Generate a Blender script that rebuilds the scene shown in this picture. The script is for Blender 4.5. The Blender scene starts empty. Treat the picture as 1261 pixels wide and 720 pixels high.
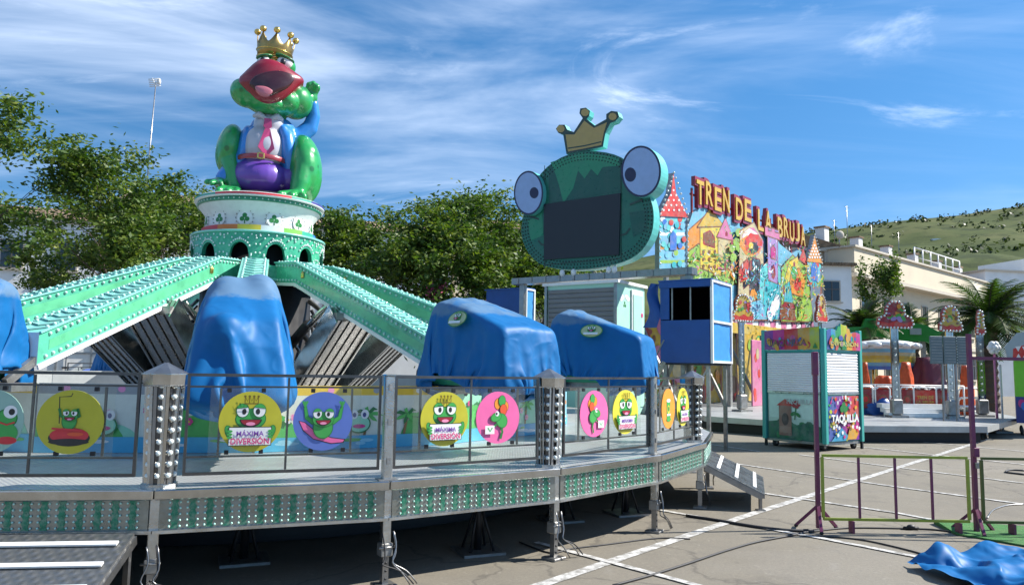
import bpy, bmesh, math, random
import numpy as np
from mathutils import Vector, Matrix, noise

# ---------------------------------------------------------------- scene, camera
S = bpy.context.scene
COL = S.collection
R = math.radians
F, H, W0, H0 = 917.0, 1.7, 1261.0, 720.0
PITCH, ROLL = math.atan(91 / F), R(1.0)
_fw = Vector((0, math.cos(PITCH), math.sin(PITCH)))
_up0 = Vector((0, -math.sin(PITCH), math.cos(PITCH)))
_rt = Vector((math.cos(ROLL), 0, 0)) + _up0 * math.sin(ROLL)
_up = Vector((-math.sin(ROLL), 0, 0)) + _up0 * math.cos(ROLL)
cam_d = bpy.data.cameras.new('camera')
cam = bpy.data.objects.new('camera', cam_d)
COL.objects.link(cam)
cam.matrix_world = Matrix(((_rt.x, _up.x, -_fw.x, 0), (_rt.y, _up.y, -_fw.y, 0), (_rt.z, _up.z, -_fw.z, H), (0, 0, 0, 1)))
cam_d.sensor_width = 36
cam_d.lens = 36 * F / W0
cam_d.clip_start, cam_d.clip_end = 0.05, 5000
S.camera = cam

def ray(px, py):
    d = _fw * F + _rt * (px - W0 / 2) + _up * (H0 / 2 - py)
    return d / d.y
def at(px, py, Y):
    d = ray(px, py)
    return Vector((d.x * Y, Y, H + d.z * Y))
def gnd(px, py, z=0.0):
    d = ray(px, py)
    t = (z - H) / d.z
    return Vector((d.x * t, t, z))

# ---------------------------------------------------------------- render, light, sky
S.render.engine = 'CYCLES'
S.cycles.use_denoising = True
S.cycles.max_bounces = 8
S.cycles.transparent_max_bounces = 16
S.cycles.sample_clamp_indirect = 8
S.view_settings.view_transform = 'Standard'
S.view_settings.look = 'None'
S.view_settings.gamma = 1
S.view_settings.use_curve_mapping = False
S.view_settings.exposure = 0.9
SUN_EL, SUN_AZ = R(41), R(9)           # azimuth counted from +X towards +Y
sun_v = Vector((math.cos(SUN_EL) * math.cos(SUN_AZ), math.cos(SUN_EL) * math.sin(SUN_AZ), math.sin(SUN_EL)))
sd = bpy.data.lights.new('sun', 'SUN')
sd.energy, sd.angle, sd.color = 5.0, R(0.5), (1.0, 0.955, 0.88)
so = bpy.data.objects.new('sun', sd)
COL.objects.link(so)
so.rotation_euler = sun_v.to_track_quat('Z', 'Y').to_euler()
so.location = sun_v * 60

def build_world():
    w = bpy.data.worlds.new('World')
    S.world = w
    w.use_nodes = True
    nt = w.node_tree
    N, L = nt.nodes, nt.links
    bg = N['Background']
    sky = N.new('ShaderNodeTexSky')
    sky.sky_type = 'NISHITA'
    sky.sun_disc = False
    sky.sun_elevation = SUN_EL
    sky.sun_rotation = R(90) - SUN_AZ
    sky.air_density, sky.dust_density, sky.ozone_density = 1.25, 0.15, 1.6
    sky.altitude = 400
    tc = N.new('ShaderNodeTexCoord')
    # look the sky up a little higher than the view direction: the low sky of a clear dry day, without the milky band
    va = N.new('ShaderNodeVectorMath'); va.operation = 'ADD'; va.inputs[1].default_value = (0, 0, 0.20); L.new(tc.outputs['Generated'], va.inputs[0])
    vn = N.new('ShaderNodeVectorMath'); vn.operation = 'NORMALIZE'; L.new(va.outputs[0], vn.inputs[0]); L.new(vn.outputs[0], sky.inputs['Vector'])
    sep = N.new('ShaderNodeSeparateXYZ'); L.new(tc.outputs['Generated'], sep.inputs[0])
    mz = N.new('ShaderNodeMath'); mz.operation = 'MAXIMUM'; mz.inputs[1].default_value = 0.03; L.new(sep.outputs[2], mz.inputs[0])
    az = N.new('ShaderNodeMath'); az.operation = 'ADD'; az.inputs[1].default_value = 0.12; L.new(mz.outputs[0], az.inputs[0])
    dx = N.new('ShaderNodeMath'); dx.operation = 'DIVIDE'; L.new(sep.outputs[0], dx.inputs[0]); L.new(az.outputs[0], dx.inputs[1])
    dy = N.new('ShaderNodeMath'); dy.operation = 'DIVIDE'; L.new(sep.outputs[1], dy.inputs[0]); L.new(az.outputs[0], dy.inputs[1])
    cmb = N.new('ShaderNodeCombineXYZ'); L.new(dx.outputs[0], cmb.inputs[0]); L.new(dy.outputs[0], cmb.inputs[1])
    def cloud(rot, scl, scale, detail, rough, lo, hi, seed, dist=0.6):
        mp = N.new('ShaderNodeMapping'); mp.inputs['Rotation'].default_value = (0, 0, rot); mp.inputs['Scale'].default_value = scl
        mp.inputs['Location'].default_value = (seed, seed * 1.7, seed * .3)
        L.new(cmb.outputs[0], mp.inputs[0])
        n = N.new('ShaderNodeTexNoise'); n.inputs['Scale'].default_value = scale; n.inputs['Detail'].default_value = detail
        n.inputs['Roughness'].default_value = rough; n.inputs['Distortion'].default_value = dist
        L.new(mp.outputs[0], n.inputs['Vector'])
        r = N.new('ShaderNodeMapRange'); r.interpolation_type = 'SMOOTHSTEP'
        r.inputs[1].default_value = lo; r.inputs[2].default_value = hi
        L.new(n.outputs[0], r.inputs[0])
        return r.outputs[0]
    # broad thin veils, fine streaks, a few denser puffs
    a = cloud(R(-20), (0.7, 1.25, 1), 0.9, 7, 0.55, 0.40, 0.74, 3.1, 0.9)
    b = cloud(R(-30), (0.5, 3.4, 1), 1.1, 8, 0.62, 0.46, 0.80, 7.7, 1.0)
    c = cloud(R(20), (0.8, 1.3, 1), 1.7, 9, 0.62, 0.565, 0.76, 12.4, 0.8)
    def m(op, x, y):
        q = N.new('ShaderNodeMath'); q.operation = op
        for i, v in enumerate((x, y)):
            if isinstance(v, (int, float)): q.inputs[i].default_value = v
            else: L.new(v, q.inputs[i])
        return q.outputs[0]
    # veils are denser towards the left half of the view
    side = N.new('ShaderNodeMapRange'); side.inputs[1].default_value = 0.45; side.inputs[2].default_value = -0.5
    side.inputs[3].default_value = 0.42; side.inputs[4].default_value = 1.0
    L.new(sep.outputs[0], side.inputs[0])
    veil = m('MULTIPLY', m('ADD', m('MULTIPLY', a, 0.52), m('MULTIPLY', b, 0.13)), side.outputs[0])
    tot = m('MINIMUM', m('ADD', veil, m('MULTIPLY', c, 0.38)), 0.9)
    hor = N.new('ShaderNodeMapRange'); hor.inputs[1].default_value = 0.06; hor.inputs[2].default_value = 0.36; hor.inputs[3].default_value = 0.12
    L.new(sep.outputs[2], hor.inputs[0])
    tot = m('MULTIPLY', tot, hor.outputs[0])
    hs = N.new('ShaderNodeHueSaturation'); hs.inputs['Saturation'].default_value = 1.36; hs.inputs['Value'].default_value = 1.0
    L.new(sky.outputs[0], hs.inputs['Color'])
    mx = N.new('ShaderNodeMix'); mx.data_type = 'RGBA'
    L.new(tot, mx.inputs[0]); L.new(hs.outputs[0], mx.inputs[6]); mx.inputs[7].default_value = (8.6, 9.6, 11.2, 1)
    L.new(mx.outputs[2], bg.inputs[0])
    bg.inputs[1].default_value = 0.092
build_world()

# ---------------------------------------------------------------- materials
_M = {}
def _pri(m):
    m.use_nodes = True
    return m.node_tree.nodes['Principled BSDF'], m.node_tree.nodes, m.node_tree.links
def mat(name, col, rough=0.5, metal=0.0, var=0.12, vscale=6.0, bump=0.0, bscale=40.0, coat=0.0, spec=0.5, rvar=0.12, dirt=None, dirt_amt=0.0, dscale=2.0, trans=0.0):
    """principled paint with uneven colour, uneven gloss, optional grime and bump"""
    if name in _M: return _M[name]
    m = bpy.data.materials.new(name); _M[name] = m
    p, N, L = _pri(m)
    p.inputs['Metallic'].default_value = metal
    p.inputs['Coat Weight'].default_value = coat
    p.inputs['Coat Roughness'].default_value = 0.12
    p.inputs['Specular IOR Level'].default_value = spec
    p.inputs['Transmission Weight'].default_value = trans
    tc = N.new('ShaderNodeTexCoord')
    n = N.new('ShaderNodeTexNoise'); n.inputs['Scale'].default_value = vscale; n.inputs['Detail'].default_value = 6; n.inputs['Roughness'].default_value = 0.6
    L.new(tc.outputs['Object'], n.inputs['Vector'])
    mx = N.new('ShaderNodeMix'); mx.data_type = 'RGBA'
    lo = [max(0, c * (1 - var * 1.6)) for c in col]; hi = [min(1, c * (1 + var * 1.3)) for c in col]
    mx.inputs[6].default_value = (*lo, 1); mx.inputs[7].default_value = (*hi, 1)
    L.new(n.outputs[0], mx.inputs[0])
    out = mx.outputs[2]
    if dirt:
        n2 = N.new('ShaderNodeTexNoise'); n2.inputs['Scale'].default_value = dscale; n2.inputs['Detail'].default_value = 8; n2.inputs['Roughness'].default_value = 0.68
        L.new(tc.outputs['Object'], n2.inputs['Vector'])
        r = N.new('ShaderNodeMapRange'); r.inputs[1].default_value = 0.45; r.inputs[2].default_value = 0.75; r.inputs[4].default_value = dirt_amt
        L.new(n2.outputs[0], r.inputs[0])
        m2 = N.new('ShaderNodeMix'); m2.data_type = 'RGBA'; m2.inputs[7].default_value = (*dirt, 1)
        L.new(r.outputs[0], m2.inputs[0]); L.new(out, m2.inputs[6]); out = m2.outputs[2]
    L.new(out, p.inputs['Base Color'])
    rr = N.new('ShaderNodeMapRange'); rr.inputs[3].default_value = max(0.03, rough - rvar); rr.inputs[4].default_value = min(1, rough + rvar)
    L.new(n.outputs[0], rr.inputs[0]); L.new(rr.outputs[0], p.inputs['Roughness'])
    if bump:
        n3 = N.new('ShaderNodeTexNoise'); n3.inputs['Scale'].default_value = bscale; n3.inputs['Detail'].default_value = 4
        L.new(tc.outputs['Object'], n3.inputs['Vector'])
        b = N.new('ShaderNodeBump'); b.inputs['Strength'].default_value = bump; b.inputs['Distance'].default_value = 0.02
        L.new(n3.outputs[0], b.inputs['Height']); L.new(b.outputs[0], p.inputs['Normal'])
    return m
def paint(col, rough=0.38):
    return mat('paint_%02x%02x%02x_%d' % (int(col[0] * 255), int(col[1] * 255), int(col[2] * 255), int(rough * 100)), col, rough, var=0.10, vscale=9, dirt=(0.22, 0.21, 0.19), dirt_amt=0.12)

M = {}
M['alu'] = mat('brushed_aluminium', (0.56, 0.56, 0.54), 0.28, 0.97, 0.30, 5, 0.12, 60, dirt=(0.16, 0.15, 0.13), dirt_amt=0.45, dscale=4)
M['chrome'] = mat('polished_steel', (0.50, 0.50, 0.485), 0.17, 1.0, 0.22, 7, dirt=(0.2, 0.19, 0.17), dirt_amt=0.35, dscale=5)
M['steel'] = mat('dull_steel', (0.34, 0.34, 0.33), 0.45, 0.8, 0.2, 8, 0.1, 50, dirt=(0.12, 0.09, 0.06), dirt_amt=0.6, dscale=6)
M['galv'] = mat('galvanised_steel', (0.30, 0.30, 0.30), 0.34, 0.9, 0.25, 9, dirt=(0.25, 0.2, 0.15), dirt_amt=0.4, dscale=4)
M['black'] = mat('black_steel', (0.018, 0.018, 0.02), 0.5, 0.3, 0.3, 6)
M['rail'] = mat('dark_tube_steel', (0.11, 0.11, 0.112), 0.3, 0.85, 0.3, 9, dirt=(0.2, 0.17, 0.13), dirt_amt=0.3, dscale=6)
M['rubber'] = mat('black_rubber', (0.02, 0.02, 0.02), 0.75, 0, 0.3, 12)
M['white'] = mat('white_enamel', (0.78, 0.78, 0.76), 0.35, 0, 0.05, 5, dirt=(0.35, 0.33, 0.28), dirt_amt=0.3, dscale=3)
M['bulb'] = mat('lamp_glass', (0.66, 0.72, 0.69), 0.10, 0, 0.08, 20, coat=0.8)
M['bulb_mint'] = mat('tinted_lamp_glass', (0.42, 0.68, 0.58), 0.10, 0, 0.1, 20, coat=0.8)
M['gold'] = mat('gold_leaf', (0.82, 0.55, 0.16), 0.26, 0.9, 0.15, 10)
M['arm_green'] = mat('green_enamel', (0.095, 0.45, 0.30), 0.26, 0, 0.18, 5, coat=0.4, dirt=(0.05, 0.16, 0.09), dirt_amt=0.35, dscale=3)  # own enamel colour of the arm beams
M['mint'] = mat('mint_enamel', (0.22, 0.62, 0.52), 0.3, 0, 0.15, 5, coat=0.3, dirt=(0.3, 0.4, 0.36), dirt_amt=0.35, dscale=3)
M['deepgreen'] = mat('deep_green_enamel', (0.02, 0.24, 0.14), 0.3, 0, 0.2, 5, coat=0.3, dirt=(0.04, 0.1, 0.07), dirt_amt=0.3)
M['purple'] = mat('purple_paint', (0.16, 0.025, 0.085), 0.42, 0.1, 0.2, 14, dirt=(0.2, 0.12, 0.08), dirt_amt=0.4, dscale=9)
M['lime'] = mat('lime_paint', (0.30, 0.36, 0.035), 0.42, 0.1, 0.2, 14, dirt=(0.2, 0.15, 0.07), dirt_amt=0.45, dscale=9)
M['cable'] = mat('cable_rubber', (0.025, 0.025, 0.027), 0.6, 0, 0.2, 20)

def tarp_mat():
    m = bpy.data.materials.new('blue_tarpaulin')
    p, N, L = _pri(m)
    tc = N.new('ShaderNodeTexCoord'); ge = N.new('ShaderNodeNewGeometry')
    n = N.new('ShaderNodeTexNoise'); n.inputs['Scale'].default_value = 3.0; n.inputs['Detail'].default_value = 7; n.inputs['Roughness'].default_value = 0.62
    L.new(tc.outputs['Object'], n.inputs['Vector'])
    mx = N.new('ShaderNodeMix'); mx.data_type = 'RGBA'; mx.inputs[6].default_value = (0.003, 0.085, 0.255, 1); mx.inputs[7].default_value = (0.008, 0.150, 0.385, 1)
    L.new(n.outputs[0], mx.inputs[0])
    # grey tops: bleached cloth, with sky sheen painted into the colour
    at_ = N.new('ShaderNodeAttribute'); at_.attribute_name = 'fade_sheen'
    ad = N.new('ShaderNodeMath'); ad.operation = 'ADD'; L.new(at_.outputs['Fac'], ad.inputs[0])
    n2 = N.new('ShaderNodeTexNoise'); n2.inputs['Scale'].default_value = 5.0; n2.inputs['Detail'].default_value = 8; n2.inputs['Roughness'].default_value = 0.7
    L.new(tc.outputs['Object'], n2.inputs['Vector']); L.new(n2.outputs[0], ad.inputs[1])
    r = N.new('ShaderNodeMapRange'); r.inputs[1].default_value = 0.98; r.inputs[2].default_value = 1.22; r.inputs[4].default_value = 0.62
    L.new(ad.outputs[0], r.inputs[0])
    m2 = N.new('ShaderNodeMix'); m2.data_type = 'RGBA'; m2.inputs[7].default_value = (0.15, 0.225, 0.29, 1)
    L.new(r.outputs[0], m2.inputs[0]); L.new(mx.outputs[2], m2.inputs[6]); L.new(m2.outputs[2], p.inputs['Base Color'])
    p.inputs['Roughness'].default_value = 0.5; p.inputs['Specular IOR Level'].default_value = 0.2
    v = N.new('ShaderNodeTexNoise'); v.inputs['Scale'].default_value = 5; v.inputs['Detail'].default_value = 9; v.inputs['Distortion'].default_value = 1.2; v.noise_type = 'RIDGED_MULTIFRACTAL'
    L.new(tc.outputs['Object'], v.inputs['Vector'])
    b = N.new('ShaderNodeBump'); b.inputs['Strength'].default_value = 0.55; b.inputs['Distance'].default_value = 0.014
    L.new(v.outputs[0], b.inputs['Height']); L.new(b.outputs[0], p.inputs['Normal'])
    return m
M['tarp'] = tarp_mat()

def plate_mat(name='chequer_plate', scale=26.0, base=(0.66, 0.66, 0.64), metal=0.5, rough=0.3):
    m = bpy.data.materials.new(name)
    p, N, L = _pri(m)
    tc = N.new('ShaderNodeTexCoord')
    waves = []
    for rot in (45, -45):
        mp = N.new('ShaderNodeMapping'); mp.inputs['Rotation'].default_value = (0, 0, R(rot)); L.new(tc.outputs['Object'], mp.inputs[0])
        w = N.new('ShaderNodeTexWave'); w.wave_type = 'BANDS'; w.bands_direction = 'X'; w.inputs['Scale'].default_value = scale / 6.283 * 2
        w.inputs['Distortion'].default_value = 0; L.new(mp.outputs[0], w.inputs['Vector']); waves.append(w.outputs['Fac'])
    mu = N.new('ShaderNodeMath'); mu.operation = 'MULTIPLY'; L.new(waves[0], mu.inputs[0]); L.new(waves[1], mu.inputs[1])
    b = N.new('ShaderNodeBump'); b.inputs['Strength'].default_value = 0.55; b.inputs['Distance'].default_value = 0.012
    L.new(mu.outputs[0], b.inputs['Height']); L.new(b.outputs[0], p.inputs['Normal'])
    n = N.new('ShaderNodeTexNoise'); n.inputs['Scale'].default_value = 1.6; n.inputs['Detail'].default_value = 9; n.inputs['Roughness'].default_value = 0.7
    L.new(tc.outputs['Object'], n.inputs['Vector'])
    cr = N.new('ShaderNodeMapRange'); cr.inputs[1].default_value = 0.38; cr.inputs[2].default_value = 0.68; L.new(n.outputs[0], cr.inputs[0])
    mx = N.new('ShaderNodeMix'); mx.data_type = 'RGBA'; mx.inputs[6].default_value = (*[c * 0.62 for c in base], 1); mx.inputs[7].default_value = (*base, 1)
    L.new(cr.outputs[0], mx.inputs[0]); L.new(mx.outputs[2], p.inputs['Base Color'])
    p.inputs['Metallic'].default_value = metal
    rr = N.new('ShaderNodeMapRange'); rr.inputs[3].default_value = rough + 0.18; rr.inputs[4].default_value = rough - 0.05
    L.new(cr.outputs[0], rr.inputs[0]); L.new(rr.outputs[0], p.inputs['Roughness'])
    return m
M['plate'] = plate_mat()
M['ramp'] = plate_mat('ramp_chequer_plate', 15.0, (0.36, 0.36, 0.35), 0.85, 0.34)

def acrylic():
    m = bpy.data.materials.new('clear_acrylic')
    p, N, L = _pri(m)
    out = N['Material Output']
    tr = N.new('ShaderNodeBsdfTransparent'); tr.inputs[0].default_value = (0.94, 0.96, 0.95, 1)
    gl = N.new('ShaderNodeBsdfGlossy'); gl.inputs['Roughness'].default_value = 0.06
    df = N.new('ShaderNodeBsdfDiffuse'); df.inputs[0].default_value = (0.6, 0.66, 0.62, 1)
    lw = N.new('ShaderNodeLayerWeight'); lw.inputs[0].default_value = 0.5
    pw = N.new('ShaderNodeMath'); pw.operation = 'POWER'; pw.inputs[1].default_value = 4.0; L.new(lw.outputs['Facing'], pw.inputs[0])
    fr = N.new('ShaderNodeMapRange'); fr.inputs[3].default_value = 0.03; fr.inputs[4].default_value = 0.55; L.new(pw.outputs[0], fr.inputs[0])
    a = N.new('ShaderNodeMixShader'); L.new(fr.outputs[0], a.inputs[0]); L.new(tr.outputs[0], a.inputs[1]); L.new(gl.outputs[0], a.inputs[2])
    b = N.new('ShaderNodeMixShader')
    tc = N.new('ShaderNodeTexCoord'); n = N.new('ShaderNodeTexNoise'); n.inputs['Scale'].default_value = 4; n.inputs['Detail'].default_value = 8
    L.new(tc.outputs['Object'], n.inputs['Vector'])
    r = N.new('ShaderNodeMapRange'); r.inputs[1].default_value = 0.4; r.inputs[2].default_value = 0.8; r.inputs[3].default_value = 0.01; r.inputs[4].default_value = 0.09
    L.new(n.outputs[0], r.inputs[0]); L.new(r.outputs[0], b.inputs[0]); L.new(a.outputs[0], b.inputs[1]); L.new(df.outputs[0], b.inputs[2])
    L.new(b.outputs[0], out.inputs[0])
    return m
M['acrylic'] = acrylic()

# ---------------------------------------------------------------- objects
def tag(o, label=None, cat=None, group=None, kind=None):
    if label: o['label'] = label
    if cat: o['category'] = cat
    if group: o['group'] = group
    if kind: o['kind'] = kind
    return o
def thing(name, label, cat, loc=(0, 0, 0), rz=0.0, group=None):
    o = bpy.data.objects.new(name, None)
    COL.objects.link(o)
    o.empty_display_size = 0.2
    o.location = loc; o.rotation_euler = (0, 0, rz)
    return tag(o, label, cat, group)
_kids = {}
def link(name, me, parent=None, loc=None, rot=None):
    o = bpy.data.objects.new(name, me)
    COL.objects.link(o)
    if parent is not None:
        o.parent = parent
        _kids.setdefault(parent.name, []).append(o)
    if loc is not None: o.location = loc
    if rot is not None: o.rotation_euler = rot
    return o
def dup(o, parent=None, loc=None, rz=None, label=None, group=None):
    c = o.copy(); COL.objects.link(c)
    if parent is not None:
        c.parent = parent
        _kids.setdefault(parent.name, []).append(c)
    if loc is not None: c.location = loc
    if rz is not None: c.rotation_euler = (0, 0, rz)
    if label: c['label'] = label
    if group: c['group'] = group
    for k in list(_kids.get(o.name, [])):
        dup(k, c)
    return c

class MB:
    """collects solids and sheets into one mesh with several materials"""
    def __init__(s): s.v, s.f, s.m, s.sm, s.mats = [], [], [], [], []
    def mi(s, m):
        if m not in s.mats: s.mats.append(m)
        return s.mats.index(m)
    def add(s, vs, fs, m, smooth=False, T=None):
        o = len(s.v)
        s.v += [tuple(T @ Vector(v)) if T is not None else tuple(v) for v in vs]
        k = s.mi(m)
        for f in fs:
            s.f.append(tuple(i + o for i in f)); s.m.append(k); s.sm.append(smooth)
    def box(s, c, d, m, T=None, rz=0.0, bev=0.0):
        x, y, z = [q / 2 for q in d]
        if bev <= 0:
            vs = [(-x, -y, -z), (x, -y, -z), (x, y, -z), (-x, y, -z), (-x, -y, z), (x, -y, z), (x, y, z), (-x, y, z)]
            fs = [(3, 2, 1, 0), (4, 5, 6, 7), (0, 1, 5, 4), (1, 2, 6, 5), (2, 3, 7, 6), (3, 0, 4, 7)]
        else:
            b = min(bev, x * .9, y * .9, z * .9)
            vs, fs = [], []
            for sz in (-1, 1):
                for (zz, ins) in (((-z), b), ((-z + b), 0)) if sz < 0 else ((z - b, 0), (z, b)):
                    X, Y = x - ins, y - ins
                    vs += [(-X + b, -Y, zz), (X - b, -Y, zz), (X, -Y + b, zz), (X, Y - b, zz), (X - b, Y, zz), (-X + b, Y, zz), (-X, Y - b, zz), (-X, -Y + b, zz)]
            fs.append(tuple(range(7, -1, -1))); fs.append(tuple(range(24, 32)))
            for l in range(3):
                for i in range(8):
                    j = (i + 1) % 8
                    fs.append((l * 8 + i, l * 8 + j, l * 8 + 8 + j, l * 8 + 8 + i))
        A = Matrix.Translation(c) @ Matrix.Rotation(rz, 4, 'Z')
        s.add(vs, fs, m, False, (T @ A) if T is not None else A)
    def tube(s, pts, r, m, n=8, caps=True, smooth=True):
        pts = [Vector(p) for p in pts]
        rs = r if isinstance(r, (list, tuple)) else [r] * len(pts)
        vs, fs = [], []
        prev = None
        for i, p in enumerate(pts):
            t = (pts[min(i + 1, len(pts) - 1)] - pts[max(i - 1, 0)]).normalized()
            if prev is None:
                a = t.orthogonal().normalized()
            else:
                a = prev - t * prev.dot(t)
                a = a.normalized() if a.length > 1e-6 else t.orthogonal().normalized()
            prev = a
            b = t.cross(a)
            for k in range(n):
                q = 2 * math.pi * k / n
                vs.append(p + (a * math.cos(q) + b * math.sin(q)) * rs[i])
        for i in range(len(pts) - 1):
            for k in range(n):
                l = (k + 1) % n
                fs.append((i * n + k, i * n + l, i * n + n + l, i * n + n + k))
        if caps:
            fs.append(tuple(range(n - 1, -1, -1))); fs.append(tuple(range((len(pts) - 1) * n, len(pts) * n)))
        s.add(vs, fs, m, smooth)
    def bar(s, a, b, w, h, m, up=(0, 0, 1)):
        """square bar from a to b"""
        a, b = Vector(a), Vector(b); t = (b - a).normalized(); up = Vector(up)
        if abs(t.dot(up)) > 0.98: up = Vector((0, 1, 0))
        x = t.cross(up).normalized(); z = x.cross(t)
        vs = []
        for p in (a, b):
            for (i, j) in ((-1, -1), (1, -1), (1, 1), (-1, 1)):
                vs.append(p + x * (i * w / 2) + z * (j * h / 2))
        s.add(vs, [(3, 2, 1, 0), (4, 5, 6, 7), (0, 1, 5, 4), (1, 2, 6, 5), (2, 3, 7, 6), (3, 0, 4, 7)], m)
    def lathe(s, prof, m, n=48, c=(0, 0, 0), smooth=True, a0=0.0, a1=2 * math.pi):
        vs, fs = [], []
        full = abs(a1 - a0 - 2 * math.pi) < 1e-6
        nn = n if full else n + 1
        for (r, z) in prof:
            for k in range(nn):
                q = a0 + (a1 - a0) * k / n
                vs.append((c[0] + r * math.cos(q), c[1] + r * math.sin(q), c[2] + z))
        for i in range(len(prof) - 1):
            for k in range(n):
                l = (k + 1) % nn
                fs.append((i * nn + k, i * nn + l, i * nn + nn + l, i * nn + nn + k))
        s.add(vs, fs, m, smooth)
    def ell(s, c, r, m, rot=None, nu=20, nv=12, T=None):
        c = Vector(c)
        vs, fs = [], []
        Rm = rot.to_matrix() if rot is not None else Matrix.Identity(3)
        vs.append(c + Rm @ Vector((0, 0, -r[2])))
        for j in range(1, nv):
            p = -math.pi / 2 + math.pi * j / nv
            for i in range(nu):
                q = 2 * math.pi * i / nu
                vs.append(c + Rm @ Vector((r[0] * math.cos(p) * math.cos(q), r[1] * math.cos(p) * math.sin(q), r[2] * math.sin(p))))
        vs.append(c + Rm @ Vector((0, 0, r[2])))
        e = len(vs) - 1
        for i in range(nu):
            k = (i + 1) % nu
            fs.append((0, 1 + k, 1 + i)); fs.append((e, e - nu + i, e - nu + k))
        for j in range(nv - 2):
            for i in range(nu):
                k = (i + 1) % nu
                a = 1 + j * nu
                fs.append((a + i, a + k, a + nu + k, a + nu + i))
        s.add(vs, fs, m, True, T)
    def bulbs(s, pts, r, m):
        for p in pts: s.ell(p, (r, r, r), m, nu=6, nv=4)
    def prism(s, poly, y0, y1, m, mside=None, T=None):
        """outline in x,z extruded along y (y0 = front)"""
        n = len(poly)
        vs = [(x, y0, z) for x, z in poly] + [(x, y1, z) for x, z in poly]
        area = sum(poly[i][0] * poly[(i + 1) % n][1] - poly[(i + 1) % n][0] * poly[i][1] for i in range(n))
        idx = list(range(n)) if area > 0 else list(range(n - 1, -1, -1))
        s.add(vs, [tuple(idx), tuple(i + n for i in reversed(idx))], m, False, T)
        s.add(vs, [(idx[k], idx[k] + n, idx[(k + 1) % n] + n, idx[(k + 1) % n]) for k in range(n)], mside or m, False, T)
    def mesh(s, name):
        me = bpy.data.meshes.new(name)
        me.from_pydata([tuple(v) for v in s.v], [], s.f)
        for m in s.mats: me.materials.append(m)
        me.polygons.foreach_set('material_index', s.m)
        me.polygons.foreach_set('use_smooth', s.sm)
        me.update()
        return me
    def build(s, name, parent=None, loc=None, rot=None):
        return link(name, s.mesh(name), parent, loc, rot)

_ball = {}
def lamps(parent, pts, r, m, name='bulb'):
    """one small lamp per point, each an object of its own sharing one mesh"""
    k = (r, m.name)
    if k not in _ball:
        mb = MB(); mb.ell((0, 0, 0), (r, r, r), m, nu=8, nv=6); _ball[k] = mb.mesh('bulb')
    for p in pts: link(name, _ball[k], parent, p)

# ---------------------------------------------------------------- flat artwork (printed panels)
_txt = {}
def text_polys(t, bold=0.0, ext=0.0):
    k = (t, bold, ext)
    if k not in _txt:
        cu = bpy.data.curves.new('lettering', 'FONT'); cu.body = t; cu.size = 1; cu.align_x = 'CENTER'; cu.offset = bold; cu.resolution_u = 3
        cu.extrude = ext
        ob = bpy.data.objects.new('lettering', cu); COL.objects.link(ob)
        dg = bpy.context.evaluated_depsgraph_get(); dg.update()
        me = bpy.data.meshes.new_from_object(ob.evaluated_get(dg))
        vs = [(v.co.x, v.co.y, v.co.z) for v in me.vertices]; fs = [tuple(p.vertices) for p in me.polygons]
        bpy.data.objects.remove(ob); bpy.data.curves.remove(cu); bpy.data.meshes.remove(me)
        _txt[k] = (vs, fs)
    return _txt[k]
def ring(cx, cy, rx, ry=None, n=28, rot=0.0, a0=0.0, a1=2 * math.pi):
    ry = rx if ry is None else ry
    c, s_ = math.cos(rot), math.sin(rot)
    out = []
    full = abs(a1 - a0 - 2 * math.pi) < 1e-6
    for i in range(n if full else n + 1):
        q = a0 + (a1 - a0) * i / n
        x, y = rx * math.cos(q), ry * math.sin(q)
        out.append((cx + x * c - y * s_, cy + x * s_ + y * c))
    return out
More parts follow.
